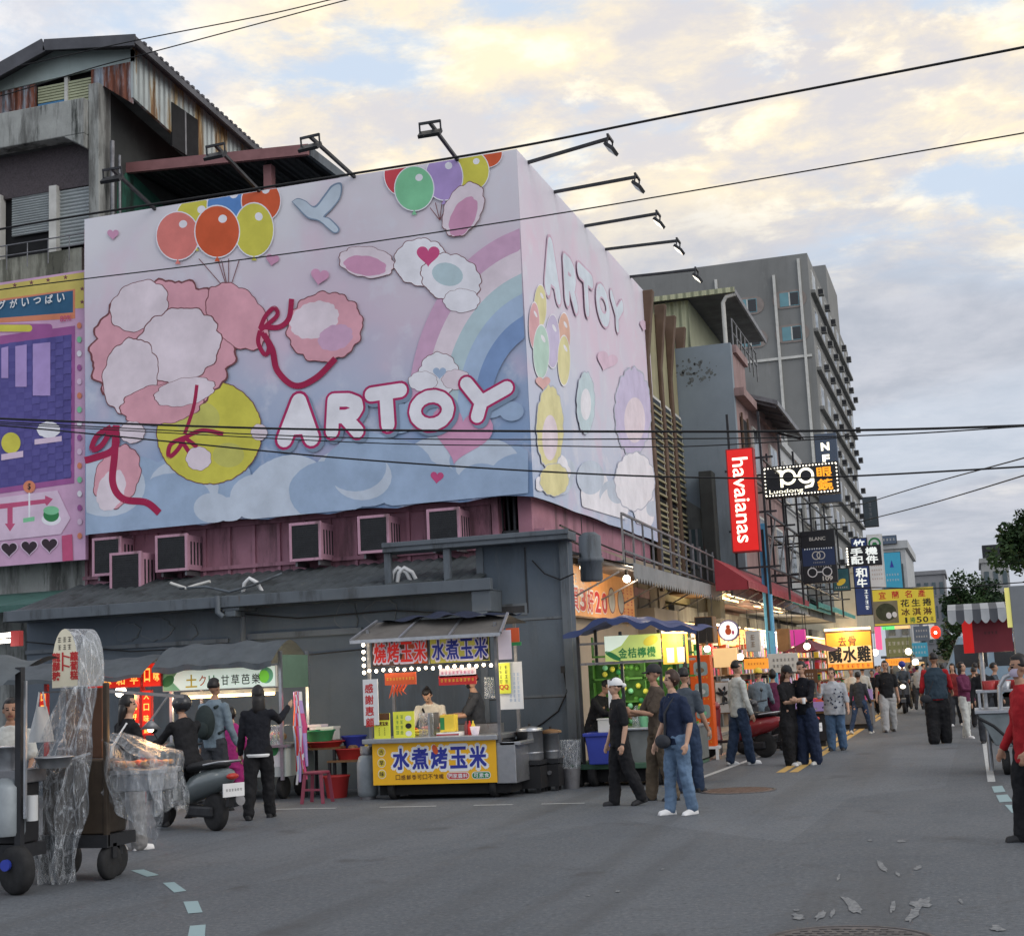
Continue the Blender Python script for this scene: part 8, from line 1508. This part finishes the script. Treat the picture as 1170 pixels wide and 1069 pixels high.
# ================================================================ people
ftex = bpy.data.textures.new('fabric_folds', 'CLOUDS'); ftex.noise_scale = .085; ftex.noise_depth = 2
def remesh(b, vox, smooth=4, fold=0.0):
    me = bpy.data.meshes.new('tmp'); me.from_pydata(b.v, [], b.f); me.update()
    o = bpy.data.objects.new('tmp', me); COL.objects.link(o)
    r = o.modifiers.new('r', 'REMESH'); r.mode = 'VOXEL'; r.voxel_size = vox; r.use_smooth_shade = True
    s = o.modifiers.new('s', 'SMOOTH'); s.factor = .5; s.iterations = smooth
    if fold: d = o.modifiers.new('d', 'DISPLACE'); d.texture = ftex; d.strength = fold; d.mid_level = .5; d.texture_coords = 'LOCAL'
    bpy.context.view_layer.update()
    n = bpy.data.meshes.new_from_object(o.evaluated_get(bpy.context.evaluated_depsgraph_get()))
    bpy.data.objects.remove(o); bpy.data.meshes.remove(me); return n
def as_obj(me, name, mats, parent, pick=None):
    me.name = name; me.materials.clear()
    for m in mats: me.materials.append(mm(m))
    if pick:
        me.polygons.foreach_set('material_index', [pick(p.center) for p in me.polygons])
    me.polygons.foreach_set('use_smooth', [True]*len(me.polygons))
    o = bpy.data.objects.new(name, me); COL.objects.link(o); o.parent = parent; return o
SKIN = [mat('skin_a', (.42, .24, .16), .55, var=.06, vs=8), mat('skin_b', (.36, .2, .13), .55, var=.06, vs=8), mat('skin_c', (.48, .29, .20), .55, var=.06, vs=8)]
mat('hair_black', (.012, .010, .010), .45, var=.3, vs=40); mat('hair_brown', (.045, .022, .014), .45, var=.3, vs=40); mat('lip', (.25, .09, .08), .5); mat('eye_dark', (.01, .008, .008), .2, var=0)
def cloth(name, c, vs=5, v=.25): return mat('cloth_'+name, c, .85, var=v, vs=vs, bump=.35, bs=22, spec=.15)
def ring_loft(b, secs, m='white', n=16):       # secs: (centre, right vec, fwd vec, rx, ry)
    V = []; F = []
    for c, r, f, rx, ry in secs: V += [c+r*(rx*cos(2*pi*k/n))+f*(ry*sin(2*pi*k/n)) for k in range(n)]
    for i in range(len(secs)-1): F += [(i*n+k, i*n+(k+1) % n, (i+1)*n+(k+1) % n, (i+1)*n+k) for k in range(n)]
    F += [tuple(range(n))[::-1], tuple(range((len(secs)-1)*n, len(secs)*n))]
    b.add(V, F, m, True)
def limb(b, P, R):
    b.tube(P, R, 'white', 12)
    for p, r in zip(P, R): b.ell(p, r*.98, 'white', 10, 8)
def rotv(v, ax, deg): return Matrix.Rotation(radians(deg), 3, ax) @ v
def person(label, px, foot, head, face, top, bottom, shoes='white', hair='short', hairm='hair_black', sleeve='short', legs=((8, 5), (-8, 8)), arms=((8, 10, 18), (-4, 10, 22)), lean=0, turn=0, tilt=0, skin=0, build=1.0, topm2=None, hat=None, extras=(), Y=None, X=None, H=None, near=True, loose=1.08, toplen=0, wide=0, group=None, seated=False, z0=0.0):
    # face: 0 looks at the camera, 90 to the right, -90 to the left, 180 away; legs (swing, knee); arms (swing, out, elbow[, inward])
    if foot is not None: g = G(px, foot); x, y = g.x, g.y
    else: y = Y; x = X if X is not None else PY(px, 850, Y).x
    if Y is not None and foot is not None: x = PY(px, foot, Y).x; y = Y
    if H is None: H = PY(px, head, y).z-z0
    H = max(1.4, min(1.9, H)) if not seated else H
    t = thing('person', label, 'person', (x, y, z0), group, radians(180+face), local=True)
    h = H; vox = .0125 if near else .02
    U = Vector((0, 0, 1)); Rv = Vector((1, 0, 0)); Fw = Vector((0, 1, 0))
    hipz = .515*h; K = []
    foot_pts = []
    for s, (sw, kn) in zip((1, -1), legs):           # +x is the person's right when looking along +y
        hp = Vector((.052*h*s*(1+.12*wide), 0, 0)); d = rotv(Vector((0, 0, -1)), 'X', sw); d = rotv(d, 'Y', -s*(1.5+wide*4)); kp = hp+d*.245*h
        d2 = rotv(rotv(Vector((0, 0, -1)), 'X', sw-kn), 'Y', -s*(1.0+wide*3)); ap = kp+d2*.238*h; K.append((hp, kp, ap, d2, sw-kn)); foot_pts.append(ap.z)
    base = -min(foot_pts)+.04*h
    if seated: base = hipz
    off = Vector((0, 0, base)); hipc = off.copy(); K = [(a+off, b_+off, c+off, d, e) for a, b_, c, d, e in K]
    sp = rotv(U, 'X', -lean); fw = rotv(Fw, 'X', -lean)
    def T(up, fwd=0, rt=0): return hipc+sp*up*h+fw*fwd*h+Rv*rt*h
    bw = build
    torso = [(T(-.035), Rv, fw, .086*h*bw, .066*h*bw), (T(.03), Rv, fw, .094*h*bw, .07*h*bw), (T(.10), Rv, fw, .082*h*bw, .06*h*bw), (T(.19, .006), Rv, fw, .092*h*bw, .066*h*bw), (T(.255, .003), Rv, fw, .098*h*bw, .062*h*bw), (T(.30), Rv, fw, .085*h, .05*h), (T(.33, .004), Rv, fw, .05*h, .042*h), (T(.345, .006), Rv, fw, .034*h, .034*h)]
    neck = [(T(.30, .004), .033*h), (T(.37, .016), .029*h)]
    # head frame
    hu = rotv(sp, 'X', -tilt) if tilt else sp; hf = rotv(fw, 'X', -tilt)
    q = Matrix.Rotation(radians(turn), 3, sp); hf = (q @ hf).normalized(); hu = (q @ hu).normalized(); hr = hf.cross(hu).normalized(); hr = -hr if hr.dot(q @ Rv) < 0 else hr
    hc = T(.385, .012)+hu*.052*h
    def Hd(r, f, u): return hc+hr*r*h+hf*f*h+hu*u*h
    R3 = Matrix((hr, hf, hu)).transposed()
    # arms
    AR = []
    for s, a in zip((1, -1), arms):
        sw, out, el = a[:3]; inn = a[3] if len(a) > 3 else 12
        sh = T(.283, 0, .108*s*(.5+.5*bw)); d = rotv(rotv(Vector((0, 0, -1)), 'X', sw), 'Y', -s*out); e = sh+d*.172*h
        ax = Rv; d2 = rotv(rotv(d, 'X', el), 'Z', s*inn*min(1, el/40)); w = e+d2*.148*h; AR.append((sh, e, w, d2, s))
    # ---- body: one continuous skin mesh
    b = MB(); ring_loft(b, torso); b.tube([p for p, r in neck], [r for p, r in neck], 'white', 12)
    b.ell(Hd(0, -.004, .012), (.042*h, .052*h, .054*h), 'white', 16, 12, R3); b.ell(Hd(0, .012, -.022), (.034*h, .038*h, .044*h), 'white', 14, 10, R3); b.ell(Hd(0, .026, -.05), (.018*h, .017*h, .014*h), 'white', 10, 8, R3)
    b.ell(Hd(0, .054, -.012), (.0075*h, .011*h, .015*h), 'white', 8, 6, R3); b.ell(Hd(0, .043, .004), (.026*h, .009*h, .008*h), 'white', 8, 6, R3)
    for s in (-1, 1): b.ell(Hd(.043*s, -.006, -.006), (.007*h, .012*h, .018*h), 'white', 8, 6, R3)
    for hp, kp, ap, d2, an in K: limb(b, [hp, hp.lerp(kp, .5), kp, kp.lerp(ap, .35), ap], [.05*h, .044*h, .031*h, .032*h, .02*h])
    for sh, e, w, d2, s in AR:
        limb(b, [sh, sh.lerp(e, .5), e, e.lerp(w, .35), w], [.029*h, .026*h, .022*h, .022*h, .015*h])
        if near:
            side_ = (Rv-d2*Rv.dot(d2)).normalized()*s; nrm = d2.cross(side_).normalized()
            inw = -side_ if True else side_
            palm = w+d2*.028*h; b.ell(palm, (.5*.036*h, .5*.036*h, .03*h), 'white', 10, 8); 
            pl_ = nrm if nrm.y > 0 else -nrm; sp2 = side_.cross(d2).normalized() if False else pl_
            wd = d2.cross(inw).normalized()
            for i, (o_, l) in enumerate(((-.013, .034), (-.0045, .040), (.004, .038), (.012, .030))): st = w+d2*.046*h+wd*o_*h; m1 = st+(d2*.9+inw*.25).normalized()*l*.55*h; m2 = m1+(d2*.6+inw*.75).normalized()*l*.5*h; limb(b, [st, m1, m2], [.0062*h, .0058*h, .0048*h])
            st = w+d2*.016*h-wd*.014*h; m1 = st+(d2*.7-wd*.6+inw*.3).normalized()*.024*h; limb(b, [st, m1, m1+(d2*.9+inw*.4).normalized()*.018*h], [.0078*h, .007*h, .0056*h])
        else: b.ell(w+d2*.04*h, (.018*h, .018*h, .04*h), 'white', 8, 6)
    sk = SKIN[skin]
    body = as_obj(remesh(b, vox*.8 if near else vox, 3), 'body', [sk, 'lip', 'eye_dark'], t, None)
    hi = h
    inv = R3.inverted()
    def pk(c):
        l = (inv @ (c-hc))/hi
        if l.y > .028:
            if abs(l.x) < .013 and -.043 < l.z < -.034: return 1
            if .009 < abs(l.x) < .024 and -.003 < l.z < .006 and l.y > .032: return 2
            if .008 < abs(l.x) < .027 and .0125 < l.z < .0165: return 2
        return 0
    if near: body.data.polygons.foreach_set('material_index', [pk(p.center) for p in body.data.polygons])
    # ---- trousers
    lz = loose
    def trousers(m, lz, cut=0.0, nm='trousers'):
        b = MB(); ring_loft(b, [(T(-.05), Rv, fw, .088*h*bw, .068*h*bw), (T(.03), Rv, fw, .099*h*bw, .075*h*bw), (T(.075), Rv, fw, .089*h*bw, .066*h*bw)])
        for hp, kp, ap, d2, an in K:
            e = kp.lerp(ap, 1-cut); limb(b, [hp+Vector((0, 0, .01)), hp.lerp(kp, .5), kp, kp.lerp(ap, .4), e], [.06*h*min(bw, 1.15), .055*h*lz, .046*h*lz, .044*h*lz*1.03, .036*h*lz*1.12])
        return as_obj(remesh(b, vox, 3, .035), nm, [m], t)
    if bottom is not None: trousers(*bottom) if isinstance(bottom, tuple) and not isinstance(bottom[0], float) else trousers(bottom, lz)
    # ---- shoes
    for hp, kp, ap, d2, an in K:
        b = MB(); f_ = rotv(Fw, 'X', max(-35, min(35, an*.5))); f_ = rotv(f_, 'Z', -6 if ap.x > 0 else 6); a = ap+Vector((0, 0, -.01*h)); up = Vector((0, 0, 1))
        limb(b, [a-f_*.018*h+up*(-.008*h), a+f_*.03*h-up*.014*h, a+f_*.085*h-up*.018*h], [.027*h, .026*h, .019*h])
        b.bar(a-f_*.042*h-up*.03*h, a+f_*.102*h-up*.03*h, .046*h, .014*h, 'white')
        as_obj(remesh(b, vox, 2), 'shoe', [shoes], t)
    # ---- top
    def jacket(m, sl, grow, length, nm, picks=None, mats=None):
        b = MB(); g = grow
        S_ = [(T(-length), Rv, fw, .094*h*bw*g, .074*h*bw*g), (T(.03), Rv, fw, .097*h*bw*g, .075*h*bw*g), (T(.10), Rv, fw, .09*h*bw*g, .069*h*bw*g), (T(.19, .005), Rv, fw, .099*h*bw*g, .073*h*bw*g), (T(.255), Rv, fw, .104*h*bw*g, .067*h*bw*g), (T(.302), Rv, fw, .09*h*g, .054*h*g), (T(.333, .004), Rv, fw, .054*h*g, .046*h*g), (T(.343, .006), Rv, fw, .042*h*g, .042*h*g)]
        ring_loft(b, S_)
        for sh, e, w, d2, s in AR:
            if sl == 'short': limb(b, [T(.279, 0, .085*s), sh, sh.lerp(e, .78)], [.036*h*g, .037*h*g, .038*h*g])
            elif sl == 'long': limb(b, [T(.279, 0, .085*s), sh, sh.lerp(e, .5), e, e.lerp(w, .5), e.lerp(w, .93)], [.036*h*g, .036*h*g, .033*h*g, .031*h*g, .028*h*g, .023*h*g])
            elif sl == 'half': limb(b, [T(.279, 0, .085*s), sh, sh.lerp(e, .5), e, e.lerp(w, .3)], [.036*h*g, .036*h*g, .034*h*g, .032*h*g, .030*h*g])
        return as_obj(remesh(b, vox, 3, .03), nm, mats or [m], t, picks)
    jacket(top, sleeve, 1.0*(1+.06*(loose-1)), .03+toplen, 'shirt')
    # ---- hair
    def hairs(kind, m):
        b = MB(); n, k = 20, 14; V = []; F = []
        for j in range(k+1):
            th = pi*j/k
            for i in range(n):
                ph = 2*pi*i/n; d = Vector((sin(th)*cos(ph), sin(th)*sin(ph), cos(th))); f = d.y
                low = {'short': -.35, 'bob': -.75, 'long': -.8, 'bun': -.45, 'tail': -.45}[kind]
                face_ = f > .15 and d.z < .42+.25*(1-f) and (abs(d.x) < .93 if kind in ('short', 'bun', 'tail') else abs(d.x) < .8)
                r = 1.13 if not (face_ or d.z < low) else .86
                if kind in ('bob', 'long') and d.z < -.2 and not face_: r = 1.2
                if r > 1: r += .035*sin(ph*11+px)+.02*sin(ph*23+j)+.02*sin(j*2+ph*5)
                V.append(Hd(.043*d.x*r, -.004+.054*d.y*r, .014+.056*d.z*r))
        F = [(j*n+i, (j+1)*n+i, (j+1)*n+(i+1) % n, j*n+(i+1) % n) for j in range(k) for i in range(n)]
        b.add(V, F, m, True)
        if kind == 'long': ring_loft(b, [(Hd(0, -.02, .0), hr, hf, .05*h, .042*h), (Hd(0, -.035, -.05), hr, hf, .052*h, .032*h), (Hd(0, -.045, -.11), hr, hf, .05*h, .025*h), (Hd(0, -.048, -.17), hr, hf, .034*h, .014*h)], m)
        if kind == 'tail': b.tube([Hd(0, -.055, .02), Hd(0, -.075, -.02), Hd(0, -.07, -.1)], [.016*h, .018*h, .006*h], m, 8)
        if kind == 'bun': b.ell(Hd(0, -.05, .045), .022*h, m, 10, 8)
        b.build('hair', t)
    if hair: hairs(hair, hairm)
    if hat == 'cap' or (isinstance(hat, tuple) and hat[0] == 'cap'):
        m = hat[1] if isinstance(hat, tuple) else 'black'; b = MB(); n = 18; V = []; F = []
        for j in range(8):
            th = pi/2*1.12*j/7; V += [Hd(.0515*sin(th)*cos(2*pi*i/n), -.004+.062*sin(th)*sin(2*pi*i/n), .022+.058*cos(th)) for i in range(n)]
        F = [(j*n+i, (j+1)*n+i, (j+1)*n+(i+1) % n, j*n+(i+1) % n) for j in range(7) for i in range(n)]; b.add(V, F, m, True)
        b.grid(lambda u, v: Hd(.044*(2*u-1)*(1-.25*v), .046+.05*v*(1-.5*(2*u-1)**2), .022-.012*v-.006*(2*u-1)**2), 8, 4, m); b.grid(lambda u, v: Hd(.044*(2*u-1)*(1-.25*v), .046+.05*v*(1-.5*(2*u-1)**2), .019-.012*v-.006*(2*u-1)**2), 8, 4, m); b.build('cap', t)
    if isinstance(hat, tuple) and hat[0] == 'helmet':
        b = MB(); b.ell(Hd(0, -.006, .018), (.07*h, .078*h, .07*h), hat[1], 20, 12, R3); b.build('helmet', t)
    if hat == 'kerchief':
        b = MB(); n = 18; V = []
        for j in range(8):
            th = pi/2*1.1*j/7; V += [Hd(.05*sin(th)*cos(2*pi*i/n), -.008+.06*sin(th)*sin(2*pi*i/n), .022+.056*cos(th)) for i in range(n)]
        b.add(V, [(j*n+i, (j+1)*n+i, (j+1)*n+(i+1) % n, j*n+(i+1) % n) for j in range(7) for i in range(n)], 'white', True); b.ell(Hd(0, -.07, .01), (.03*h, .025*h, .02*h), 'white', 10, 6, R3); b.build('kerchief', t)
    # ---- extras worn on the body
    for ex in extras:
        k = ex[0]; b = MB()
        if k == 'vest': jacket(ex[1], None, 1.13, .02, 'vest'); continue
        if k == 'mask': b.grid(lambda u, v: Hd(.036*(2*u-1), .05-.03*(2*u-1)**2+.008*sin(pi*v), -.052+.045*v), 10, 6, ex[1]); b.build('mask', t)
        if k == 'backpack': b.ell(T(.17, -.115), (.088*h, .062*h, .135*h), ex[1], 18, 12); b.ell(T(.12, -.16), (.065*h, .03*h, .07*h), ex[1], 14, 10); b.build('backpack', t); b = MB(); [b.tube([T(.28, -.07, .06*s), T(.3, .0, .07*s), T(.24, .075, .065*s), T(.12, .07, .075*s), T(.08, -.05, .085*s)], .012*h, ex[1], 6) for s in (-1, 1)]; b.build('strap', t)
        if k == 'bag':     # (m, right, up): small crossbody bag with strap
            b.ell(T(ex[3], ex[4] if len(ex) > 4 else .07, ex[2]), (.085*h, .035*h, .05*h), ex[1], 16, 10); b.build('shoulder_bag', t); b = MB(); s = -1 if ex[2] > 0 else 1; P = [T(ex[3]+.04, .08, ex[2]*.9), T(.2, .085, ex[2]*.2), T(.31, .035, .05*s), T(.3, -.035, .06*s), T(.18, -.085, ex[2]*.2), T(ex[3]+.04, -.07, ex[2]*.9)]; b.tube(P, .009*h, ex[1], 6); b.build('strap', t)
        if k == 'strap': b.tube([T(.05, .09, -.08), T(.18, .082, -.01), T(.30, .05, .06), T(.31, -.03, .06), T(.17, -.09, -.02), T(.05, -.085, -.08)], .011*h, ex[1], 6); b.build('strap', t)
        if k == 'apron': b.grid(lambda u, v: T(-.12+.34*v, .078+.02*(1-abs(2*u-1)), .085*(2*u-1)*(1-.35*v)), 10, 8, ex[1]); b.build('apron', t)
        if k == 'print': b.poly(Fr(T(.2, .088), -Rv, sp), [(-.04*h, -.02*h), (.04*h, -.03*h), (.05*h, .02*h), (0, .035*h), (-.04*h, .02*h)], 0, ex[1]); b.build('chest_print', t)
        if k == "dots":
            rd = random.Random(3)
            for i in range(70):
                a = 2*pi*rd.random(); up = .0+.25*rd.random(); c = T(up)+Rv*(.104*h*bw*cos(a))+fw*(.079*h*bw*sin(a)); b.ell(c, .010*h, ex[1], 8, 6)
            b.build('dot_pattern', t)
        if k == 'cup': sh, e, w, d2, s = AR[ex[2]]; c = w+d2*.05*h; b.lathe(c-Vector((0, 0, .03*h)), [(.016*h, 0), (.021*h, .06*h), (.02*h, .06*h)], ex[1], 12); b.build('cup', t)
        if k == 'hem': b.lathe(T(-.03), [(.094*h*bw, -.02), (.1*h*bw, 0), (.1*h*bw, .018), (.09*h*bw, .02)], ex[1], 18); b.build('hem', t)
        if k == 'watch': sh, e, w, d2, s = AR[ex[2]]; b.lathe(w-d2*.012*h, [(.019*h, 0), (.02*h, .006*h), (.019*h, .014*h)], 'black', 12, d2); b.build('watch', t)
        if k == 'glasses': [ring(b, Fr(Hd(.017*s, .053, .002), -hr, hu), 0, 0, .0135*h, .0105*h, 'black', 0, 14) for s in (-1, 1)]; b.build('glasses', t)
    return t
c_black = cloth('black', (.018, .018, .02)); c_ink = cloth('ink', (.016, .017, .022)); c_navy = cloth('navy', (.022, .032, .065)); c_jean = cloth('jean', (.075, .13, .22), 4, .45); c_jeanl = cloth('jean_light', (.13, .2, .3), 4, .5); c_jeand = cloth('jean_dark', (.035, .055, .10), 4, .35)
c_white = cloth('white', (.56, .57, .54)); c_grey = cloth('grey', (.22, .22, .22)); c_gblue = cloth('greyblue', (.17, .22, .26)); c_brown = cloth('brown', (.085, .065, .05)); c_khaki = cloth('khaki', (.11, .085, .06)); c_red = cloth('red', (.36, .02, .025)); c_plum = cloth('plum', (.13, .03, .07)); c_mag = cloth('magenta', (.33, .03, .16)); c_beige = cloth('beige', (.60, .56, .48)); c_charc = cloth('charcoal', (.045, .048, .055)); c_dots = cloth('dotted', (.40, .42, .45)); c_vest = cloth('vest', (.035, .055, .075)); c_lightg = cloth('lightgrey', (.38, .38, .38)); c_green = cloth('pack', (.03, .04, .04)); c_slate = cloth('slate', (.075, .09, .11)); c_darkred = cloth('darkred', (.2, .03, .03))
# left foreground
person('stall keeper with short hair in a white shirt behind the leftmost cart', 12, None, 792, 35, c_white, c_charc, 'black', arms=((25, 8, 55), (20, 8, 50)), Y=12.6, H=1.66, skin=1)
person('woman with long black hair in black tee with white shoulder strap and grey trousers', 146, 971, 797, 150, c_black, (c_grey, 1.35), 'white', hair='long', arms=((14, 8, 45), (5, 12, 20)), turn=-40, legs=((8, 4), (-6, 4)), extras=(('strap', 'white'), ('print', 'white_ink')), skin=2)
rid = (ps.x-.05, ps.y+.25)
person('rider in black jacket and black helmet astride the grey scooter', 205, None, 797, -118+0, c_black, c_black, 'black', Y=rid[1]+.0, X=rid[0]-.02, H=1.66, hat=('helmet', 'scoot_black'), hair='short', sleeve='long', arms=((48, 12, 28), (48, 12, 28)), legs=((52, 62), (40, 46)), lean=10, turn=25, seated=True, z0=-.04, wide=2.2, extras=(('mask', 'dark_glass'),))
person('man in a grey blue jacket with dark green backpack facing the guava stall', 246, 927, 779, 172, c_gblue, c_charc, 'black', sleeve='long', legs=((5, 3), (-5, 4)), extras=(('backpack', c_green),), skin=1, loose=1.1)
person('child sized figure in magenta trousers and coat between backpack man and black clad woman', 266, 920, 812, 200, c_mag, (c_mag, 1.3), 'offwhite', hair='bob', sleeve='long', toplen=.1)
person('woman in black sweater and black trousers pointing right at the guava stall', 297, 935, 786, 195, c_ink, c_black, 'black', hair='long', sleeve='long', arms=((70, 25, 60, -20), (5, 10, 15)), legs=((14, 8), (-10, 6)), turn=20, extras=(('hem', 'white'),), skin=2)
# corn cart sellers
person('corn seller in beige tee and dark apron bending over the counter', 497, None, 787, 5, c_beige, c_charc, 'black', hair='bun', Y=21.15, H=1.64, build=1.15, lean=24, tilt=22, arms=((30, 14, 55), (30, 14, 55)), sleeve='half', extras=(('apron', c_ink), ('strap', c_ink)), skin=2)
person('corn seller in a black tee and dark mask reaching to the left', 545, None, 775, -70, c_charc, c_black, 'black', hair='short', hat=('cap', c_darkred), Y=21.05, H=1.74, build=1.18, arms=((38, 6, 50), (34, 6, 55)), extras=(('mask', c_black),), tilt=12, skin=0)
# lemon cart
person('lemon seller with short black hair bending low behind the blue bin', 678, None, 793, 70, c_black, c_black, 'black', Y=22.1, H=1.62, lean=22, tilt=18, sleeve='long', arms=((45, 6, 40), (40, 6, 40)))
person('young woman in black with white kerchief walking past the lemon cart', 712, 920, 778, -60, c_black, c_black, 'black', hair='short', hat='kerchief', arms=((4, 8, 15), (-6, 8, 20)), legs=((9, 6), (-12, 12)), extras=(('watch', None, 1),), turn=-8, skin=2, loose=1.15)
person('man in dark brown tee and black cap with bent arms beside the woman in navy', 757, 914, 762, -62, c_brown, (c_khaki, 1.15), 'black', hat='cap', arms=((30, 8, 60), (30, 6, 70)), legs=((10, 4), (-6, 6)), skin=1)
person('woman in navy tee and light jeans with a dark crossbody bag and white shoes', 778, 930, 769, -42, c_navy, (c_jeanl, 1.0), 'white', hair='bob', hairm='hair_brown', arms=((2, 12, 20), (-8, 12, 30)), legs=((7, 4), (-5, 5)), turn=-15, extras=(('bag', c_charc, .03, .0, .1),), skin=2)
person('person in blue top hidden behind the man in dark brown and the woman in navy', 789, 905, 766, 165, c_slate, c_jeand, 'black', hair='short')
# couple of shoppers and street walkers
person('man in white sweater and blue jeans looking into the stalls', 848, 873, 757, 128, c_white, (c_jeand, 1.15), 'white', sleeve='long', arms=((6, 8, 12), (-4, 8, 18)), legs=((10, 3), (-9, 5)), skin=2, loose=1.2, toplen=.02)
person('shopper in grey blue jacket and yellow patterned cap facing the stall', 872, None, 772, 175, c_gblue, c_charc, 'black', Y=29.2, H=1.62, sleeve='long', hat=('cap', 'yellow_ink'), arms=((20, 8, 50), (20, 8, 50)), near=False)
person('shopper in a dark plum top browsing left of the couple', 888, None, 770, 185, c_plum, c_charc, 'black', Y=29.6, H=1.58, hair='bob', near=False)
person('woman in black cap and black outfit looking at something in her hands', 905, 874, 763, 62, c_black, (c_black, 1.5), 'white', hair='long', hairm='hair_brown', hat='cap', arms=((22, 8, 72, 25), (22, 8, 72, 25)), legs=((4, 3), (-4, 3)), tilt=8, extras=(('cup', 'white', 0),), skin=2)
person('taller man in dark shirt and wide trousers just right of the woman in the cap', 925, 873, 758, -35, c_ink, (c_navy, 1.45), 'offwhite', hair='short', sleeve='half', arms=((24, 10, 70, 30), (24, 10, 66, 25)), legs=((4, 3), (-4, 3)), tilt=10, skin=2)
person('heavy set woman in dotted pale blouse and jeans, one hand at her mouth', 957, 857, 765, -8, c_dots, (c_jean, 1.3), 'black', hair='bob', hairm='hair_brown', sleeve='half', arms=((40, 10, 112, 40), (8, 14, 20)), legs=((4, 3), (-5, 4)), build=1.38, loose=1.3, toplen=.05, extras=(('dots', c_navy),), skin=2)
person('woman in charcoal jacket and dark leggings striding across the yellow lines', 985, 838, 768, 165, c_charc, (c_jeand, .9), 'offwhite', hair='bun', sleeve='long', legs=((16, 4), (-20, 6)), arms=((12, 8, 20), (-10, 8, 20)), wide=1.5, toplen=.04)
person('slim walker in black coat behind the woman in charcoal', 1000, 816, 766, 0, c_black, c_black, 'black', hair='bob', sleeve='long', near=False, legs=((12, 6), (-12, 10)))
person('bespectacled man in black tee and pale grey trousers walking towards the camera', 1017, 836, 756, 8, c_black, (c_lightg, 1.35), 'black', arms=((10, 9, 15), (-10, 9, 15)), legs=((14, 8), (-12, 10)), extras=(('glasses',),), skin=0, loose=1.15, build=1.1)
person('man in dark padded vest over a red shirt with crossbody bag seen from behind', 1075, 849, 748, 178, c_red, (c_black, 1.7), 'black', sleeve='half', arms=((18, 14, 40), (-2, 12, 25)), legs=((6, 3), (-8, 8)), extras=(('vest', c_vest), ('bag', c_charc, -.1, -.01, -.06)), build=1.18, loose=1.25, skin=1)
person('woman in red blouse walking just right of the man in the vest', 1094, 829, 759, -5, c_darkred, c_charc, 'white', hair='long', legs=((12, 6), (-10, 10)), near=False, skin=2)
person('woman in plum sweater and white trousers looking up to the right', 1106, 843, 758, 60, c_plum, (c_white, 1.05), 'white', hair='long', sleeve='long', arms=((28, 8, 55), (4, 8, 15)), legs=((6, 3), (-6, 4)), tilt=-12, skin=2)
person('dark clad walker partly hidden right of the woman in white trousers', 1118, 830, 768, 180, c_charc, c_black, 'black', near=False)
person('person in red jacket and pale face mask at the right edge by the steel cart', 1186, 962, 752, -70, c_red, c_black, 'black', hair='short', sleeve='long', legs=((8, 4), (-8, 6)), arms=((6, 6, 25), (4, 8, 20)), extras=(('mask', mat('mask_lilac', (.48, .42, .52), .7)), ('glasses',)), skin=1, loose=1.3, toplen=.06)
person('helmeted rider on the oncoming scooter far down the lane', 1035, None, 766, 0, c_slate, c_khaki, 'black', Y=pf.y+.1, X=pf.x, H=1.64, seated=True, z0=-.02, hat=('helmet', 'blue_plastic'), hair=None, sleeve='long', arms=((48, 12, 28), (48, 12, 28)), legs=((55, 62), (55, 62)), wide=2, near=False)
# small figures deep in the street
rf_ = random.Random(21)
for (px, hy, Y, c1, c2, lab) in ((1055, 763, 52, c_lightg, c_charc, 'distant walker in light grey left of the man in the vest'), (1047, 765, 60, c_darkred, c_black, 'distant walker in dark red beside the scooter rider'), (1062, 764, 66, c_navy, c_jean, 'distant walker in navy near the vanishing point'), (1008, 766, 58, c_mag, c_black, 'distant shopper in magenta at the left row'), (1084, 764, 40, c_ink, c_black, 'walker in ink black between the vest man and the woman in red'), (1130, 757, 30, c_black, c_charc, 'dark haired shopper behind the steel cart'), (1143, 760, 33, c_slate, c_black, 'shopper in slate behind the steel cart rail'), (1122, 764, 38, c_brown, c_charc, 'shopper in brown far behind the red box pole'), (992, 768, 48, c_white, c_jean, 'distant shopper in white at a stall past the chicken sign'), (1026, 767, 88, c_brown, c_black, 'tiny walker in brown beside the far scooter rider'), (1041, 766, 96, c_white, c_charc, 'tiny walker in white farthest down the lane'), (1068, 765, 90, c_slate, c_jean, 'tiny walker in slate behind the vest man'), (1012, 767, 68, c_khaki, c_jean, 'distant walker in khaki at the left row'), (1052, 766, 84, c_plum, c_black, 'tiny walker in plum near the vanishing point'), (979, 768, 43, c_beige, c_charc, 'shopper in beige at the counter behind the woman in charcoal'), (1099, 763, 56, c_gblue, c_charc, 'distant walker in pale blue behind the woman in red'), (1113, 763, 50, c_grey, c_black, 'distant walker in grey behind the white trousers')):
    z_ = PY(px, hy, Y).z; person(lab, px, None, hy, rf_.choice((0, 170, 190, 90)), c1, c2, 'black', Y=Y, H=min(1.78, max(1.5, z_)), near=False, hair=rf_.choice(('short', 'bob')), sleeve='long')
